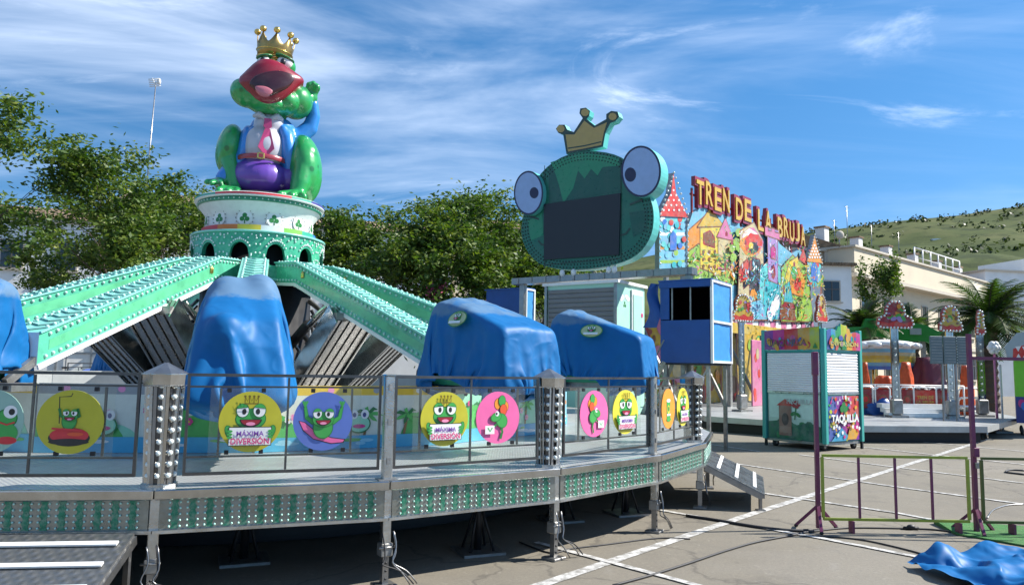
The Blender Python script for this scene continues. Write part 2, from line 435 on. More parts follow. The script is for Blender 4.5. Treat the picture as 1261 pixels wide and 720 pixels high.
class Art:
    """shapes printed one over another on a board facing local -y; x right, z up"""
    def __init__(s, T=None, step=0.0006, y=0.0, fn=None):
        s.mb = MB(); s.k = 0; s.T = T; s.step = step; s.y = y; s.fn = fn
    def _y(s):
        s.k += 1
        return s.y - s.k * s.step
    def poly(s, p, m):
        y = s._y(); n = len(p)
        area = sum(p[i][0] * p[(i + 1) % n][1] - p[(i + 1) % n][0] * p[i][1] for i in range(n))
        idx = tuple(range(n)) if area > 0 else tuple(range(n - 1, -1, -1))
        s.mb.add([s.tr(x, y, z) for x, z in p], [idx], m, False, s.T)
    def tr(s, x, y, z): return s.fn(x, y, z) if s.fn else (x, y, z)
    def ell(s, cx, cy, rx, ry=None, m=None, rot=0.0, n=24): s.poly(ring(cx, cy, rx, ry, n, rot), m)
    def rect(s, x0, z0, x1, z1, m): s.poly([(x0, z0), (x1, z0), (x1, z1), (x0, z1)], m)
    def stroke(s, pts, w, m):
        y = s._y(); vs, fs = [], []
        for i, p in enumerate(pts):
            a, b = pts[max(0, i - 1)], pts[min(len(pts) - 1, i + 1)]
            d = Vector((b[0] - a[0], b[1] - a[1])); d.normalize()
            ww = (w[i] if isinstance(w, (list, tuple)) else w) / 2
            vs += [s.tr(p[0] - d.y * ww, y, p[1] + d.x * ww), s.tr(p[0] + d.y * ww, y, p[1] - d.x * ww)]
        for i in range(len(pts) - 1):
            fs.append((2 * i + 1, 2 * i + 3, 2 * i + 2, 2 * i))
        s.mb.add(vs, fs, m, False, s.T)
    def text(s, t, cx, cy, width, height, m, bold=0.02, slant=0.0, arc=0.0):
        vs, fs = text_polys(t, bold)
        x0 = min(v[0] for v in vs); x1 = max(v[0] for v in vs); y0 = min(v[1] for v in vs); y1 = max(v[1] for v in vs)
        y = s._y()
        out = []
        for v in vs:
            u = (v[0] - x0) / (x1 - x0) - .5; w = (v[1] - y0) / (y1 - y0) - .5
            out.append(s.tr(cx + u * width + w * height * slant, y, cy + w * height - arc * (2 * u) ** 2))
        s.mb.add(out, fs, m, False, s.T)
    def star(s, cx, cy, r, m, n=5):
        p = []
        for i in range(2 * n):
            q = math.pi / 2 + math.pi * i / n; rr = r if i % 2 == 0 else r * .45
            p.append((cx + rr * math.cos(q), cy + rr * math.sin(q)))
        s.poly(p, m)
    def build(s, name, parent=None): return s.mb.build(name, parent)

def remesh(mb, voxel, smooth=6):
    """fuse overlapping solids of one material into one continuous skin"""
    ob = mb.build('blend')
    md = ob.modifiers.new('r', 'REMESH'); md.mode = 'VOXEL'; md.voxel_size = voxel
    sm = ob.modifiers.new('s', 'SMOOTH'); sm.iterations = smooth; sm.factor = 0.5
    dg = bpy.context.evaluated_depsgraph_get(); dg.update()
    me = bpy.data.meshes.new_from_object(ob.evaluated_get(dg))
    bpy.data.objects.remove(ob)
    me.materials.clear()
    me.materials.append(mb.mats[0])
    me.polygons.foreach_set('use_smooth', [True] * len(me.polygons))
    me.polygons.foreach_set('material_index', [0] * len(me.polygons))
    return me

# ---------------------------------------------------------------- cloth
def drape(nx, ny, sx, sy, z0, sdf, steps=160, passes=8, gather=None, floor=None, seed=1, rotg=0.0, off=(0, 0)):
    """a sheet let fall over a solid (signed distance function), position based"""
    rg = np.random.RandomState(seed)
    u, v = np.meshgrid(np.linspace(-.5, .5, nx) * sx, np.linspace(-.5, .5, ny) * sy, indexing='ij')
    c, s_ = math.cos(rotg), math.sin(rotg)
    P = np.stack([u * c - v * s_ + off[0], u * s_ + v * c + off[1], np.full_like(u, z0)], -1) + rg.normal(0, .004, (nx, ny, 3))
    V = np.zeros_like(P)
    lx, ly = sx / (nx - 1), sy / (ny - 1); ld = math.hypot(lx, ly)
    sets = []
    def add(di, dj, L, k):
        ai = slice(0, nx - di); bi = slice(di, nx)
        if dj >= 0: aj, bj = slice(0, ny - dj), slice(dj, ny)
        else: aj, bj = slice(-dj, ny), slice(0, ny + dj)
        # two interleaved halves, so a stiff sheet stays stable
        if di:
            for o in range(2 * di) if di == 1 else (0,):
                st = 2 if di == 1 else 1
                sets.append(((slice(o, nx - di, st), aj), (slice(o + di, nx, st), bj), L, k))
        else:
            for o in (0, 1) if dj == 1 else (0,):
                st = 2 if dj == 1 else 1
                sets.append(((ai, slice(o, ny - dj, st)), (bi, slice(o + dj, ny, st)), L, k))
    add(1, 0, lx, .95); add(0, 1, ly, .95); add(1, 1, ld, .6); add(1, -1, ld, .6); add(2, 0, 2 * lx, .08); add(0, 2, 2 * ly, .08)
    dt = 0.014
    e = 0.004
    for it in range(steps):
        V[..., 2] -= (9.8 if it < 25 else 3.2) * dt
        V *= 0.95
        if gather is not None and it > steps * .35:
            gather(P, V, it / steps)
        Q = P + V * dt
        for ps in range(passes):
            for a, b, L, k in sets:
                d = Q[b] - Q[a]
                l = np.linalg.norm(d, axis=-1, keepdims=True) + 1e-9
                cr = d * ((l - L) / l) * (0.5 * k)
                if k < .2: cr = np.where(l < L, cr, cr * .3)
                Q[a] = Q[a] + cr; Q[b] = Q[b] - cr
            D = sdf(Q)
            hit = D < 0.006
            if hit.any():
                h = Q[hit]
                g = np.stack([sdf(h + np.array([e, 0, 0])) - sdf(h - np.array([e, 0, 0])), sdf(h + np.array([0, e, 0])) - sdf(h - np.array([0, e, 0])), sdf(h + np.array([0, 0, e])) - sdf(h - np.array([0, 0, e]))], -1) / (2 * e)
                g /= np.linalg.norm(g, axis=-1, keepdims=True) + 1e-9
                h = h + g * (0.006 - D[hit])[..., None]
                dl = h - P[hit]                       # sticky cloth: most of the sliding is lost
                tn = dl - g * (dl * g).sum(-1, keepdims=True)
                Q[hit] = h - tn * .25
        if floor is not None:
            low = Q[..., 2] < floor
            Q[..., 2] = np.where(low, floor, Q[..., 2])
        V = (Q - P) / dt
        sp = np.linalg.norm(V, axis=-1, keepdims=True)
        V *= np.minimum(1, 3.0 / (sp + 1e-9))
        P = Q
    return P
def tauten(P, sdf, amount, zmin, lim=.16):
    """pull a draped sheet closer to the solid under it, as a laced cover sits"""
    e = .004
    for _ in range(3):
        D = sdf(P)
        g = np.stack([sdf(P + np.array([e, 0, 0])) - sdf(P - np.array([e, 0, 0])), sdf(P + np.array([0, e, 0])) - sdf(P - np.array([0, e, 0])), sdf(P + np.array([0, 0, e])) - sdf(P - np.array([0, 0, e]))], -1) / (2 * e)
        g /= np.linalg.norm(g, axis=-1, keepdims=True) + 1e-9
        w = np.clip((P[..., 2] - zmin) / .25, 0, 1) * amount
        P = P - g * (np.clip(D - .008, 0, lim) * w)[..., None]
    return P
def cloth_mesh(name, P, m, fade_sheen=None, crease=.45):
    nx, ny = P.shape[:2]
    # small sharp creases where the sheet was folded
    gx, gy = np.gradient(P, axis=0), np.gradient(P, axis=1)
    nn = np.cross(gx, gy); nn /= np.linalg.norm(nn, axis=-1, keepdims=True) + 1e-9
    cr = np.array([[(1 - abs(noise.noise(Vector(P[i, j]) * 2.6 + Vector((9, 2, 5))))) ** 5 * .030 + noise.noise(Vector(P[i, j]) * 6.5) * .010 + (1 - abs(noise.noise(Vector((P[i, j][0] * 1.4 + 3, P[i, j][1] * 1.4, P[i, j][2] * 3.4))))) ** 9 * .02 for j in range(ny)] for i in range(nx)])
    P = P + nn * (cr * crease)[..., None] * (1 if nn[nx // 2, ny // 2, 2] > 0 else -1)
    vs = [tuple(p) for p in P.reshape(-1, 3)]
    fs = [(i * ny + j, (i + 1) * ny + j, (i + 1) * ny + j + 1, i * ny + j + 1) for i in range(nx - 1) for j in range(ny - 1)]
    me = bpy.data.meshes.new(name)
    me.from_pydata(vs, [], fs)
    me.materials.append(m)
    me.polygons.foreach_set('use_smooth', [True] * len(fs))
    a = me.attributes.new('fade_sheen', 'FLOAT', 'POINT')
    if fade_sheen is None: fade_sheen = np.zeros((nx, ny))
    a.data.foreach_set('value', np.asarray(fade_sheen, dtype=np.float32).reshape(-1))
    me.update()
    return me
# ================================================================ the frog ride
CX, CY, RD, ZD = -4.28, 12.43, 7.35, 0.80
NS = 28
DA = 360 / NS
A0D = -50.0
def pol(a, r, z=0.0):
    return Vector((CX + r * math.cos(R(a)), CY + r * math.sin(R(a)), z))
def vert(k): return pol(A0D + DA * k, RD)
ROT = lambda a, b: math.atan2((b - a).y, (b - a).x)

M['fascia'] = mat('fascia_sheet', (0.30, 0.315, 0.29), 0.3, 0.75, 0.25, 3, 0.15, 30, dirt=(0.12, 0.12, 0.10), dirt_amt=0.5, dscale=5)
M['strip_green'] = mat('green_fascia_strip', (0.02, 0.20, 0.12), 0.3, 0.35, 0.4, 22, dirt=(0.30, 0.36, 0.31), dirt_amt=0.8, dscale=26)
M['skirt'] = mat('skirt_metal', (0.50, 0.49, 0.47), 0.26, 0.95, 0.35, 5, dirt=(0.10, 0.07, 0.05), dirt_amt=0.6, dscale=5)

# ---- platform: floor, edge beams, fascias, legs
plat = thing('ride_platform', 'round chequer plate platform on steel legs with bulb studded fascia carrying the frog ride', 'ride platform', (CX, CY, 0))
mb = MB()
ringv = [(RD * math.cos(R(A0D + DA * k)), RD * math.sin(R(A0D + DA * k))) for k in range(NS)]
top = [(x, y, ZD) for x, y in ringv]; bot = [(x * .985, y * .985, ZD - .035) for x, y in ringv]
mb.add(top + bot, [tuple(range(NS)), tuple(reversed(range(NS, 2 * NS)))] + [(i, i + NS, (i + 1) % NS + NS, (i + 1) % NS) for i in range(NS)], M['plate'])
mb.build('deck_floor', plat)
mb = MB()                                           # black bars and closed drum added to block light under the floor
for k in range(NS):
    q = A0D + DA * k
    c, s_ = math.cos(R(q)), math.sin(R(q))
    mb.bar((c * 1.0, s_ * 1.0, .66), (c * 7.2, s_ * 7.2, .66), .07, .14, M['black'])
for rr in (3.0, 5.2, 6.6):
    for k in range(16):
        a, b = A0D + 22.5 * k, A0D + 22.5 * (k + 1)
        mb.bar((rr * math.cos(R(a)), rr * math.sin(R(a)), .655), (rr * math.cos(R(b)), rr * math.sin(R(b)), .655), .06, .13, M['black'])
mb.lathe([(5.6, .02), (5.6, .56), (2, .58)], M['black'], 40)
mb.build('shade_chassis', plat)

def edge_bm(w):
    mb = MB()
    mb.box((0, -.012, ZD - .03), (w, .05, .068), M['chrome'], bev=.006)
    mb.box((0, .0, ZD - .285), (w, .05, .022), M['alu'])
    return mb
def fascia_bm(w, n):
    mb = MB()
    mb.box((0, .012, ZD - .17), (w - .01, .012, .21), M['fascia'])
    st = (w - .1) / n
    for i in range(n):
        x = -w / 2 + .05 + st * (i + .5)
        z0, z1 = ZD - .268, ZD - .072
        p = []
        for j in range(9):
            p.append((x - st * .24 + (st * .10 if j % 2 else 0), z0 + (z1 - z0) * j / 8))
        for j in range(8, -1, -1):
            p.append((x + st * .24 - (st * .10 if j % 2 else 0), z0 + (z1 - z0) * j / 8))
        mb.prism(p, .002, .0061, M['strip_green'])
    return mb
def light_pts(w, n):
    st = (w - .1) / n
    return [(-w / 2 + .05 + st * (i + .5 + dx), -.001, ZD - .252 + .041 * j) for i in range(n) for j in range(5) for dx in (-.30, .30)]
hw = (vert(1) - vert(0)).length
fm, em = fascia_bm(hw - .06, 13).mesh('fascia_panel'), edge_bm(hw).mesh('edge_beam')
lpts = light_pts(hw - .06, 13); rest = MB(); mb = MB(); mb.ell((0, 0, 0), (.0085, .0085, .0085), M['bulb_mint'], nu=8, nv=6); one_bulb = mb.mesh('bulb')
mb = MB()
mb.box((0, 0, .50), (.07, .07, .55), M['alu'], bev=.006)
mb.box((0, 0, .28), (.095, .095, .10), M['steel'], bev=.006)
mb.box((0, 0, .16), (.05, .05, .32), M['galv'])
for zz in (.06, .12, .18, .24): mb.tube([(0, -.03, zz), (0, .03, zz)], .009, M['black'], 6)
mb.tube([(-.07, -.05, .30), (.06, -.05, .30)], .009, M['steel'], 6)
mb.box((0, 0, .012), (.16, .16, .024), M['steel'], bev=.004)
legm = mb.mesh('leg')
def cable_bm(seed):
    rnd = random.Random(seed); mb = MB()
    for i in range(3):
        x0 = rnd.uniform(-.05, .05)
        pts = [(x0, -.05, .42), (x0 + .03, -.07, .30 - .05 * i), (x0 - .04, -.09, .19), (x0 + .05 + .05 * i, -.1, .13), (x0 + .12 + .06 * i, -.12, .02)]
        sp = []
        for j in range(len(pts) - 1):
            for t in (0, .33, .66): sp.append(Vector(pts[j]).lerp(Vector(pts[j + 1]), t))
        sp.append(Vector(pts[-1]))
        for _ in range(2): sp = [sp[0]] + [(sp[j - 1] + sp[j] * 2 + sp[j + 1]) / 4 for j in range(1, len(sp) - 1)] + [sp[-1]]
        mb.tube(sp, .006, M['galv'] if i < 2 else M['cable'], 5)
    return mb.mesh('hanging_cable')
cabm = [cable_bm(1), cable_bm(2)]
cwv = Vector((CX, CY, 0))
for k in range(-5, 5):
    a, b = vert(k), vert(k + 1)
    rz = ROT(a, b)
    c = (a + b) / 2 - cwv
    link('edge_beam', em, plat, c, (0, 0, rz))
    o = link('fascia_panel', fm, plat, c, (0, 0, rz))
    if k == -2:                                    # the nearest hundred lamps one by one, the others as one mass
        for i_, q in enumerate(lpts[:100]): link('bulb', one_bulb, o, q)
    M4 = Matrix.Translation(c) @ Matrix.Rotation(rz, 4, 'Z')
    rest.bulbs([M4 @ Vector(q) for q in (lpts[100:] if k == -2 else lpts)], .0085, M['bulb_mint'])
    o = link('leg', legm, plat, a - cwv + (cwv - a).normalized() * .05, (0, 0, rz))
    if -3 < k < 4: link('hanging_cable', cabm[k % 2], o)
tag(rest.build('bulb_grid', plat), kind='stuff')
# inner stands with splayed braces
mb = MB()
mb.tube([(0, 0, 0), (0, 0, .62)], .035, M['black'], 8)
for k in range(4):
    q = R(45 + 90 * k)
    mb.tube([(0, 0, .5), (.16 * math.cos(q), .16 * math.sin(q), .02)], .012, M['black'], 6)
mb.box((0, 0, .012), (.4, .4, .024), M['steel'])
stm = mb.mesh('inner_leg')
for p in (gnd(597, 682), gnd(770, 632), gnd(300, 690), gnd(690, 640)):
    d = (Vector((p.x, p.y, 0)) - cwv)
    if d.length > 6.7: d = d.normalized() * 6.7
    link('inner_leg', stm, plat, d, (0, 0, .4))

# ---- columns and posts
def column_parts():
    body = MB()
    oc = lambda r: [(r * math.cos(R(22.5 + 45 * i)), r * math.sin(R(22.5 + 45 * i))) for i in range(8)]
    def frus(r0, r1, z0, z1, m):
        p = oc(1)
        body.add([(x * r0, y * r0, z0) for x, y in p] + [(x * r1, y * r1, z1) for x, y in p], [tuple(range(7, -1, -1)), tuple(range(8, 16))] + [(i, (i + 1) % 8, (i + 1) % 8 + 8, i + 8) for i in range(8)], m)
    frus(.085, .105, ZD, 1.53, M['rail'])
    for i in range(8):
        q = R(22.5 + 45 * i)
        body.bar((.088 * math.cos(q), .088 * math.sin(q), ZD), (.112 * math.cos(q), .112 * math.sin(q), 1.53), .022, .022, M['galv'] if i % 2 else M['chrome'])
        q2 = R(45 * i); w = .028
        body.bar((.098 * math.cos(q2 + .16), .098 * math.sin(q2 + .16), ZD), (.124 * math.cos(q2 + .16), .124 * math.sin(q2 + .16), 1.53), .02, .006, M['alu'])
    frus(.125, .125, ZD + .001, ZD + .03, M['alu'])
    cap = MB()
    p = oc(1)
    def frc(r0, r1, z0, z1, m):
        cap.add([(x * r0, y * r0, z0) for x, y in p] + [(x * r1, y * r1, z1) for x, y in p], [tuple(range(7, -1, -1)), tuple(range(8, 16))] + [(i, (i + 1) % 8, (i + 1) % 8 + 8, i + 8) for i in range(8)], m)
    frc(.145, .155, 1.515, 1.525, M['alu']); frc(.150, .155, 1.525, 1.60, M['chrome']); frc(.165, .165, 1.60, 1.608, M['alu']); frc(.16, .012, 1.608, 1.685, M['galv'])
    st = []
    for q in (-90, -45, -135, 0, 180):
        for j in range(9):
            z = ZD + .09 + j * .079
            r = .094 + (z - ZD) / .73 * .024
            st.append(((r * math.cos(R(q)), r * math.sin(R(q)), z), R(q + 90)))
    mb = MB(); mb.ell((0, 0, 0), (.018, .018, .018), M['bulb'], nu=12, nv=8); mb.tube([(0, .02, 0), (0, .003, 0)], .024, M['chrome'], 10)
    cb_ = mb.mesh('bulb')
    return body.mesh('column_body'), cap.mesh('cap'), st, cb_
cb, cc, cs, cbulb = column_parts()
col_lab = {-2: 'octagonal bulb lit column at the left, in front of the hooded blue car cover',
           0: 'octagonal bulb lit column between the pink balloon roundels, mid platform edge',
           2: 'octagonal bulb lit column beside the ramp at the right end of the platform'}
for k in (-2, 0, 2):
    p = vert(k) + (cwv - vert(k)).normalized() * .14
    t = thing('lamp_column', col_lab[k], 'column', p, R(A0D + DA * k + 90), 'bulb lit columns of the frog ride')
    link('column_body', cb, t); link('cap', cc, t)
    for q in cs: link('bulb', cbulb, t, q[0], (0, 0, q[1]))
mb = MB()
mb.box((0, 0, 1.2), (.075, .075, .82), M['alu'], bev=.008); mb.box((0, 0, 1.615), (.08, .08, .012), M['chrome'])
for zz in (.95, 1.25, 1.52): mb.box((0, -.04, zz), (.03, .012, .05), M['steel'])
mb.box((0, 0, ZD + .006), (.15, .12, .012), M['steel'])
pm = mb.mesh('post')
plab = {-1: 'plain square aluminium post between the blue surfing frog and yellow frog roundels', 1: 'plain square aluminium post between the yellow and orange frog roundels near the ramp'}
for k in (-1, 1):
    o = link('stanchion', pm, None, vert(k) + (cwv - vert(k)).normalized() * .07, (0, 0, R(A0D + DA * k + 90)))
    tag(o, plab[k], 'post', 'plain posts of the platform railing')

# ---- railing panels and their roundels
C_ = dict(yel=paint((0.50, 0.46, 0.03)), yel2=paint((0.72, 0.62, 0.05)), blue=paint((0.10, 0.17, 0.50)), pink=paint((0.80, 0.14, 0.36)), oran=paint((0.85, 0.30, 0.03)), pale=paint((0.30, 0.48, 0.40)),
          g=paint((0.05, 0.36, 0.07)), gd=paint((0.02, 0.19, 0.04)), w=paint((0.80, 0.80, 0.78)), k=paint((0.02, 0.02, 0.02)), r=paint((0.62, 0.03, 0.04)), rd=paint((0.30, 0.015, 0.03)), mag=paint((0.62, 0.02, 0.18)),
          vio=paint((0.22, 0.08, 0.40)), sky=paint((0.25, 0.62, 0.80)), pk2=paint((0.85, 0.28, 0.45)), red2=paint((0.75, 0.10, 0.03)), gold=paint((0.60, 0.42, 0.04)), crn=paint((0.16, 0.12, 0.01)))
def frog_face(A, cx, cy, s):
    c = C_
    A.ell(cx, cy, .50 * s, .36 * s, c['gd']); A.ell(cx, cy + .01 * s, .47 * s, .33 * s, c['g'])
    for d in (-1, 1):
        A.ell(cx + d * .27 * s, cy + .28 * s, .22 * s, .24 * s, c['gd']); A.ell(cx + d * .27 * s, cy + .28 * s, .19 * s, .21 * s, c['w'])
        A.ell(cx + d * .22 * s, cy + .25 * s, .07 * s, .10 * s, c['k'])
        A.poly(ring(cx + d * .27 * s, cy + .29 * s, .215 * s, .235 * s, 14, d * -.12, .35, math.pi - .35), c['gd'])
        A.poly(ring(cx + d * .27 * s, cy + .31 * s, .19 * s, .20 * s, 14, d * -.12, .38, math.pi - .38), c['g'])
    A.poly(ring(cx, cy - .01 * s, .36 * s, .26 * s, 16, 0, math.pi, 2 * math.pi), c['k'])
    A.poly(ring(cx, cy - .03 * s, .31 * s, .19 * s, 16, 0, math.pi, 2 * math.pi), c['rd'])
    A.ell(cx, cy - .16 * s, .15 * s, .06 * s, c['pk2'])
def crown2d(A, cx, cy, w, h, m):
    for i in range(4):
        x = cx - w / 2 + w * i / 3
        A.stroke([(cx - w / 2 + w * .25 * i * 1.33, cy), (x, cy + h)], .006, m)
        A.ell(x, cy + h, .009, .009, m, n=10)
    p = [(cx - w / 2, cy), (cx + w / 2, cy)]
    A.stroke(p, .009, m)
    A.stroke([(cx - w / 2, cy + h), (cx - w * .33, cy + h * .35), (cx - w * .166, cy + h), (cx, cy + h * .35), (cx + w * .166, cy + h), (cx + w * .33, cy + h * .35), (cx + w / 2, cy + h)], .007, m)
def roundel_art(kind, r):
    """printed disc of radius r centred on the origin"""
    c = C_
    base = dict(king='yel', king_sunlit='yel2', surf='blue', ballr='pink', balll='pink', car='yel', can='oran', pale='pale')[kind]  # same frog print twice: shade and sunlight painted into the two yellows
    A = Art(step=.0007)
    A.mb.prism(ring(0, 0, r, r, 40), 0.0, .006, c[base])
    if kind in ('king', 'king_sunlit'):
        frog_face(A, 0, .02, r * .98)
        crown2d(A, 0, r * .60, r * .42, r * .24, c['crn'])
        for d in (-1, 1):
            A.ell(d * r * .66, -r * .33, r * .13, r * .24, c['gd'], d * -.35); A.ell(d * r * .66, -r * .33, r * .10, r * .21, c['g'], d * -.35)
        A.rect(-r * .68, -r * .78, r * .68, -r * .16, c['k']); A.rect(-r * .655, -r * .755, r * .655, -r * .185, c['w'])
        for d in (-1, 1):
            for j in range(3): A.ell(d * r * .64, -r * (.30 + .10 * j), r * .09, r * .045, c['g'])
        A.text('MÁXIMA', 0, -r * .36, r * .86, r * .21, c['vio'], .02)
        A.text('DIVERSIÓN', 0, -r * .60, r * 1.2, r * .25, c['mag'], .02)
    elif kind == 'surf':
        A.poly([(r * x, r * z) for x, z in ((-.82, .02), (-.62, -.02), (-.2, -.36), (.3, -.55), (.78, -.62), (.72, -.75), (.3, -.78), (-.3, -.62), (-.66, -.32))], c['k'])
        A.poly([(r * x, r * z) for x, z in ((-.79, 0), (-.62, -.05), (-.2, -.39), (.3, -.58), (.74, -.64), (.69, -.72), (.3, -.75), (-.3, -.59), (-.64, -.30))], c['pink'])
        for d in (-1, 1):
            A.stroke([(d * r * .30, -r * .05), (d * r * .55, r * .12), (d * r * .62, r * .50)], [r * .20, r * .15, r * .11], c['gd'])
            A.stroke([(d * r * .30, -r * .05), (d * r * .55, r * .12), (d * r * .62, r * .50)], [r * .15, r * .11, r * .08], c['g'])
            for t in (-.5, 0, .5): A.stroke([(d * r * .62, r * .48), (d * r * (.62 + .16 * t), r * .68)], r * .055, c['g'])
        A.ell(0, -r * .22, r * .34, r * .38, c['gd']); A.ell(0, -r * .22, r * .31, r * .35, c['g'])
        frog_face(A, 0, r * .05, r * .74)
    elif kind in ('ballr', 'balll'):
        d = -1 if kind == 'balll' else 1
        for (x, z, m) in ((-.02, .52, 'oran'), (.30, .42, 'oran'), (.16, .64, 'g'), (.22, .30, 'red2')):
            A.stroke([(d * r * .1, -r * .1), (d * r * x, r * z)], r * .015, c['k'])
            A.ell(d * r * x, r * z, r * .17, r * .22, c['k']); A.ell(d * r * x, r * z, r * .155, r * .205, c[m])
        A.stroke([(d * r * .1, -r * .30), (d * r * .18, -r * .55), (d * r * .10, -r * .82)], r * .10, c['gd'])
        A.stroke([(d * r * .0, -r * .20), (-d * r * .30, -r * .40)], r * .09, c['gd'])
        A.ell(d * r * .14, -r * .12, r * .26, r * .30, c['gd'], d * .5); A.ell(d * r * .14, -r * .12, r * .23, r * .27, c['g'], d * .5)
        A.ell(-d * r * .12, r * .02, r * .26, r * .18, c['gd'], d * .3); A.ell(-d * r * .12, r * .02, r * .23, r * .15, c['g'], d * .3)
        A.ell(-d * r * .08, r * .15, r * .09, r * .10, c['w']); A.ell(-d * r * .11, r * .15, r * .04, r * .05, c['k'])
        A.rect(-r * .62 if d > 0 else r * .20, -r * .62, -r * .20 if d > 0 else r * .62, -r * .30, c['w'])
        A.stroke([(-d * r * .50, -r * .38), (-d * r * .40, -r * .52), (-d * r * .30, -r * .38)], r * .05, c['g'])
    elif kind == 'car':
        A.stroke([(-r * .32, -r * .05), (-r * .36, r * .78), (-r * .02, r * .80), (r * .02, r * .9)], r * .03, c['k'])
        A.ell(0, -r * .50, r * .62, r * .26, c['k']); A.ell(0, -r * .42, r * .58, r * .24, c['r']); A.rect(-r * .5, -r * .66, r * .5, -r * .55, c['k'])
        A.ell(r * .18, -r * .38, r * .24, r * .06, c['red2']); A.ell(0, -r * .62, r * .6, r * .10, c['k'])
        for d in (-1, 1):
            A.stroke([(d * r * .12, r * .10), (d * r * .28, r * .18), (d * r * (.34 if d < 0 else .2), r * .42)], r * .08, c['gd'])
        A.ell(-r * .02, r * .02, r * .23, r * .28, c['gd']); A.ell(-r * .02, r * .02, r * .20, r * .25, c['g'])
        frog_face(A, 0, r * .16, r * .46)
        A.stroke([(-r * .5, -r * .2), (r * .42, -r * .26)], r * .06, c['r'])
    elif kind == 'can':
        A.rect(-r * .30, -r * .55, r * .30, r * .42, c['gd']); A.rect(-r * .26, -r * .5, r * .26, r * .38, c['g'])
        A.ell(0, r * .40, r * .28, r * .09, c['w']); A.ell(0, -r * .05, r * .18, r * .22, c['yel2']); A.ell(0, -r * .02, r * .12, r * .13, c['gd'])
        A.rect(-r * .26, -r * .36, r * .26, -r * .26, c['w']); A.ell(0, -r * .55, r * .34, r * .10, c['g'])
    else:
        A.ell(r * .5, r * .1, r * .32, r * .30, c['gd']); A.ell(r * .5, r * .1, r * .28, r * .26, c['g'])
        A.ell(r * .6, r * .3, r * .2, r * .2, c['w']); A.ell(r * .64, r * .3, r * .09, r * .10, c['k']); A.ell(r * .5, -r * .35, r * .36, r * .30, c['g']); A.ell(r * .55, -r * .58, r * .3, r * .12, c['r'])
        A.stroke([(r * .3, -r * .02), (r * .52, -r * .1), (r * .75, -r * .02)], r * .05, c['r'])
    return A.mb.mesh('roundel')
RR = .222
rmesh = {k: roundel_art(k, RR) for k in ('king', 'king_sunlit', 'surf', 'ballr', 'balll', 'car', 'can', 'pale')}
PW = hw - .25
def rail_parts():
    m = M['rail']; fr = MB(); fr2 = MB()
    x = PW / 2; z0, z1 = ZD + .09, ZD + .80
    for (a, b) in (((-x, z0), (x, z0)), ((-x, z1), (x, z1))):
        fr.bar((a[0] - .010, 0, a[1]), (b[0] + .010, 0, b[1]), .020, .022, m)
    for xx in (-x, x): fr.bar((xx, 0, z0 + .011), (xx, 0, z1 - .011), .020, .022, m, (0, 1, 0))
    for zz in (z0 + .12, z1 - .085): fr2.bar((-x + .010, 0, zz), (x - .010, 0, zz), .014, .014, m)
    for (xx, a, b) in ((0, z0 + .014, z1 - .014), (-x + .22, z0 + .13, z1 - .095), (x - .22, z0 + .13, z1 - .095)):
        fr2.bar((xx, .001, a), (xx, .001, b), .016, .015, m, (0, 1, 0))
    for xx in (-.3, .3):
        for zz in (z0 + .15, z1 - .11):
            fr2.box((xx - .12, -.012, zz), (.03, .02, .03), M['black']); fr2.box((xx + .12, -.012, zz), (.03, .02, .03), M['black'])
    ac = MB(); ac.box((0, -.014, (z0 + z1) / 2 + .01), (PW - .30, .004, .50), M['acrylic'])
    return fr.mesh('frame'), fr2.mesh('cross_bars'), ac.mesh('clear_panel')
rfm, rcm, ram = rail_parts()
sheet = MB(); sheet.box((0, .002, ZD + .145), (PW - .03, .004, .09), M['acrylic']); shm = sheet.mesh('kick_sheet')
rail_spec = [  # side, left roundel, right roundel, label
    (-3, 'pale', 'car', 'steel railing panel with a yellow roundel of a frog driving a red bumper car'),
    (-2, 'king', 'surf', 'steel railing panel pairing a shaded yellow sign holding frog with a blue surfing frog'),
    (-1, 'king', 'ballr', 'steel railing panel pairing a yellow sign holding frog with pink balloons on its right'),
    (0, 'balll', 'king_sunlit', 'steel railing panel with pink balloons on the left of a yellow frog roundel'),
    (1, 'can', 'king_sunlit', 'narrow looking railing panel with an orange drink can roundel beside the ramp column'),
]
for (k, l_, r_, lab) in rail_spec:
    a, b = vert(k), vert(k + 1); rz = ROT(a, b); dx = (b - a).normalized(); nin = Vector((-dx.y, dx.x, 0))
    c = (a + b) / 2 + nin * .09 + dx * (.05 if k % 2 == 0 else -.05)
    t = thing('safety_railing', lab, 'railing', c, rz, 'railing panels round the frog ride')
    link('frame', rfm, t); link('cross_bars', rcm, t); link('clear_panel', ram, t); link('kick_sheet', shm, t)
    for (x, kd) in ((-.262, l_), (.262, r_)):
        link('roundel', rmesh[kd], t, (x, -.024, ZD + .46))
# far side of the same ring of railings, seen through the gaps under the arms
for i, (k, l_, r_, lab) in enumerate(((14, 'surf', 'ballr', 'far side railing panel with pink and blue roundels, seen under the left arm'), (13, 'can', 'king', 'far side railing panel with an orange roundel, beside the small distant cover'))):
    a, b = vert(k), vert(k + 1); dx = (b - a).normalized(); nin = Vector((-dx.y, dx.x, 0))
    t = thing('safety_railing', lab, 'railing', (a + b) / 2 + nin * .09, ROT(a, b) + math.pi, 'railing panels round the frog ride')
    link('frame', rfm, t); link('cross_bars', rcm, t); link('clear_panel', ram, t)
    for (x, kd) in ((-.265, l_), (.265, r_)): link('roundel', rmesh[kd], t, (x, -.024, ZD + .46))

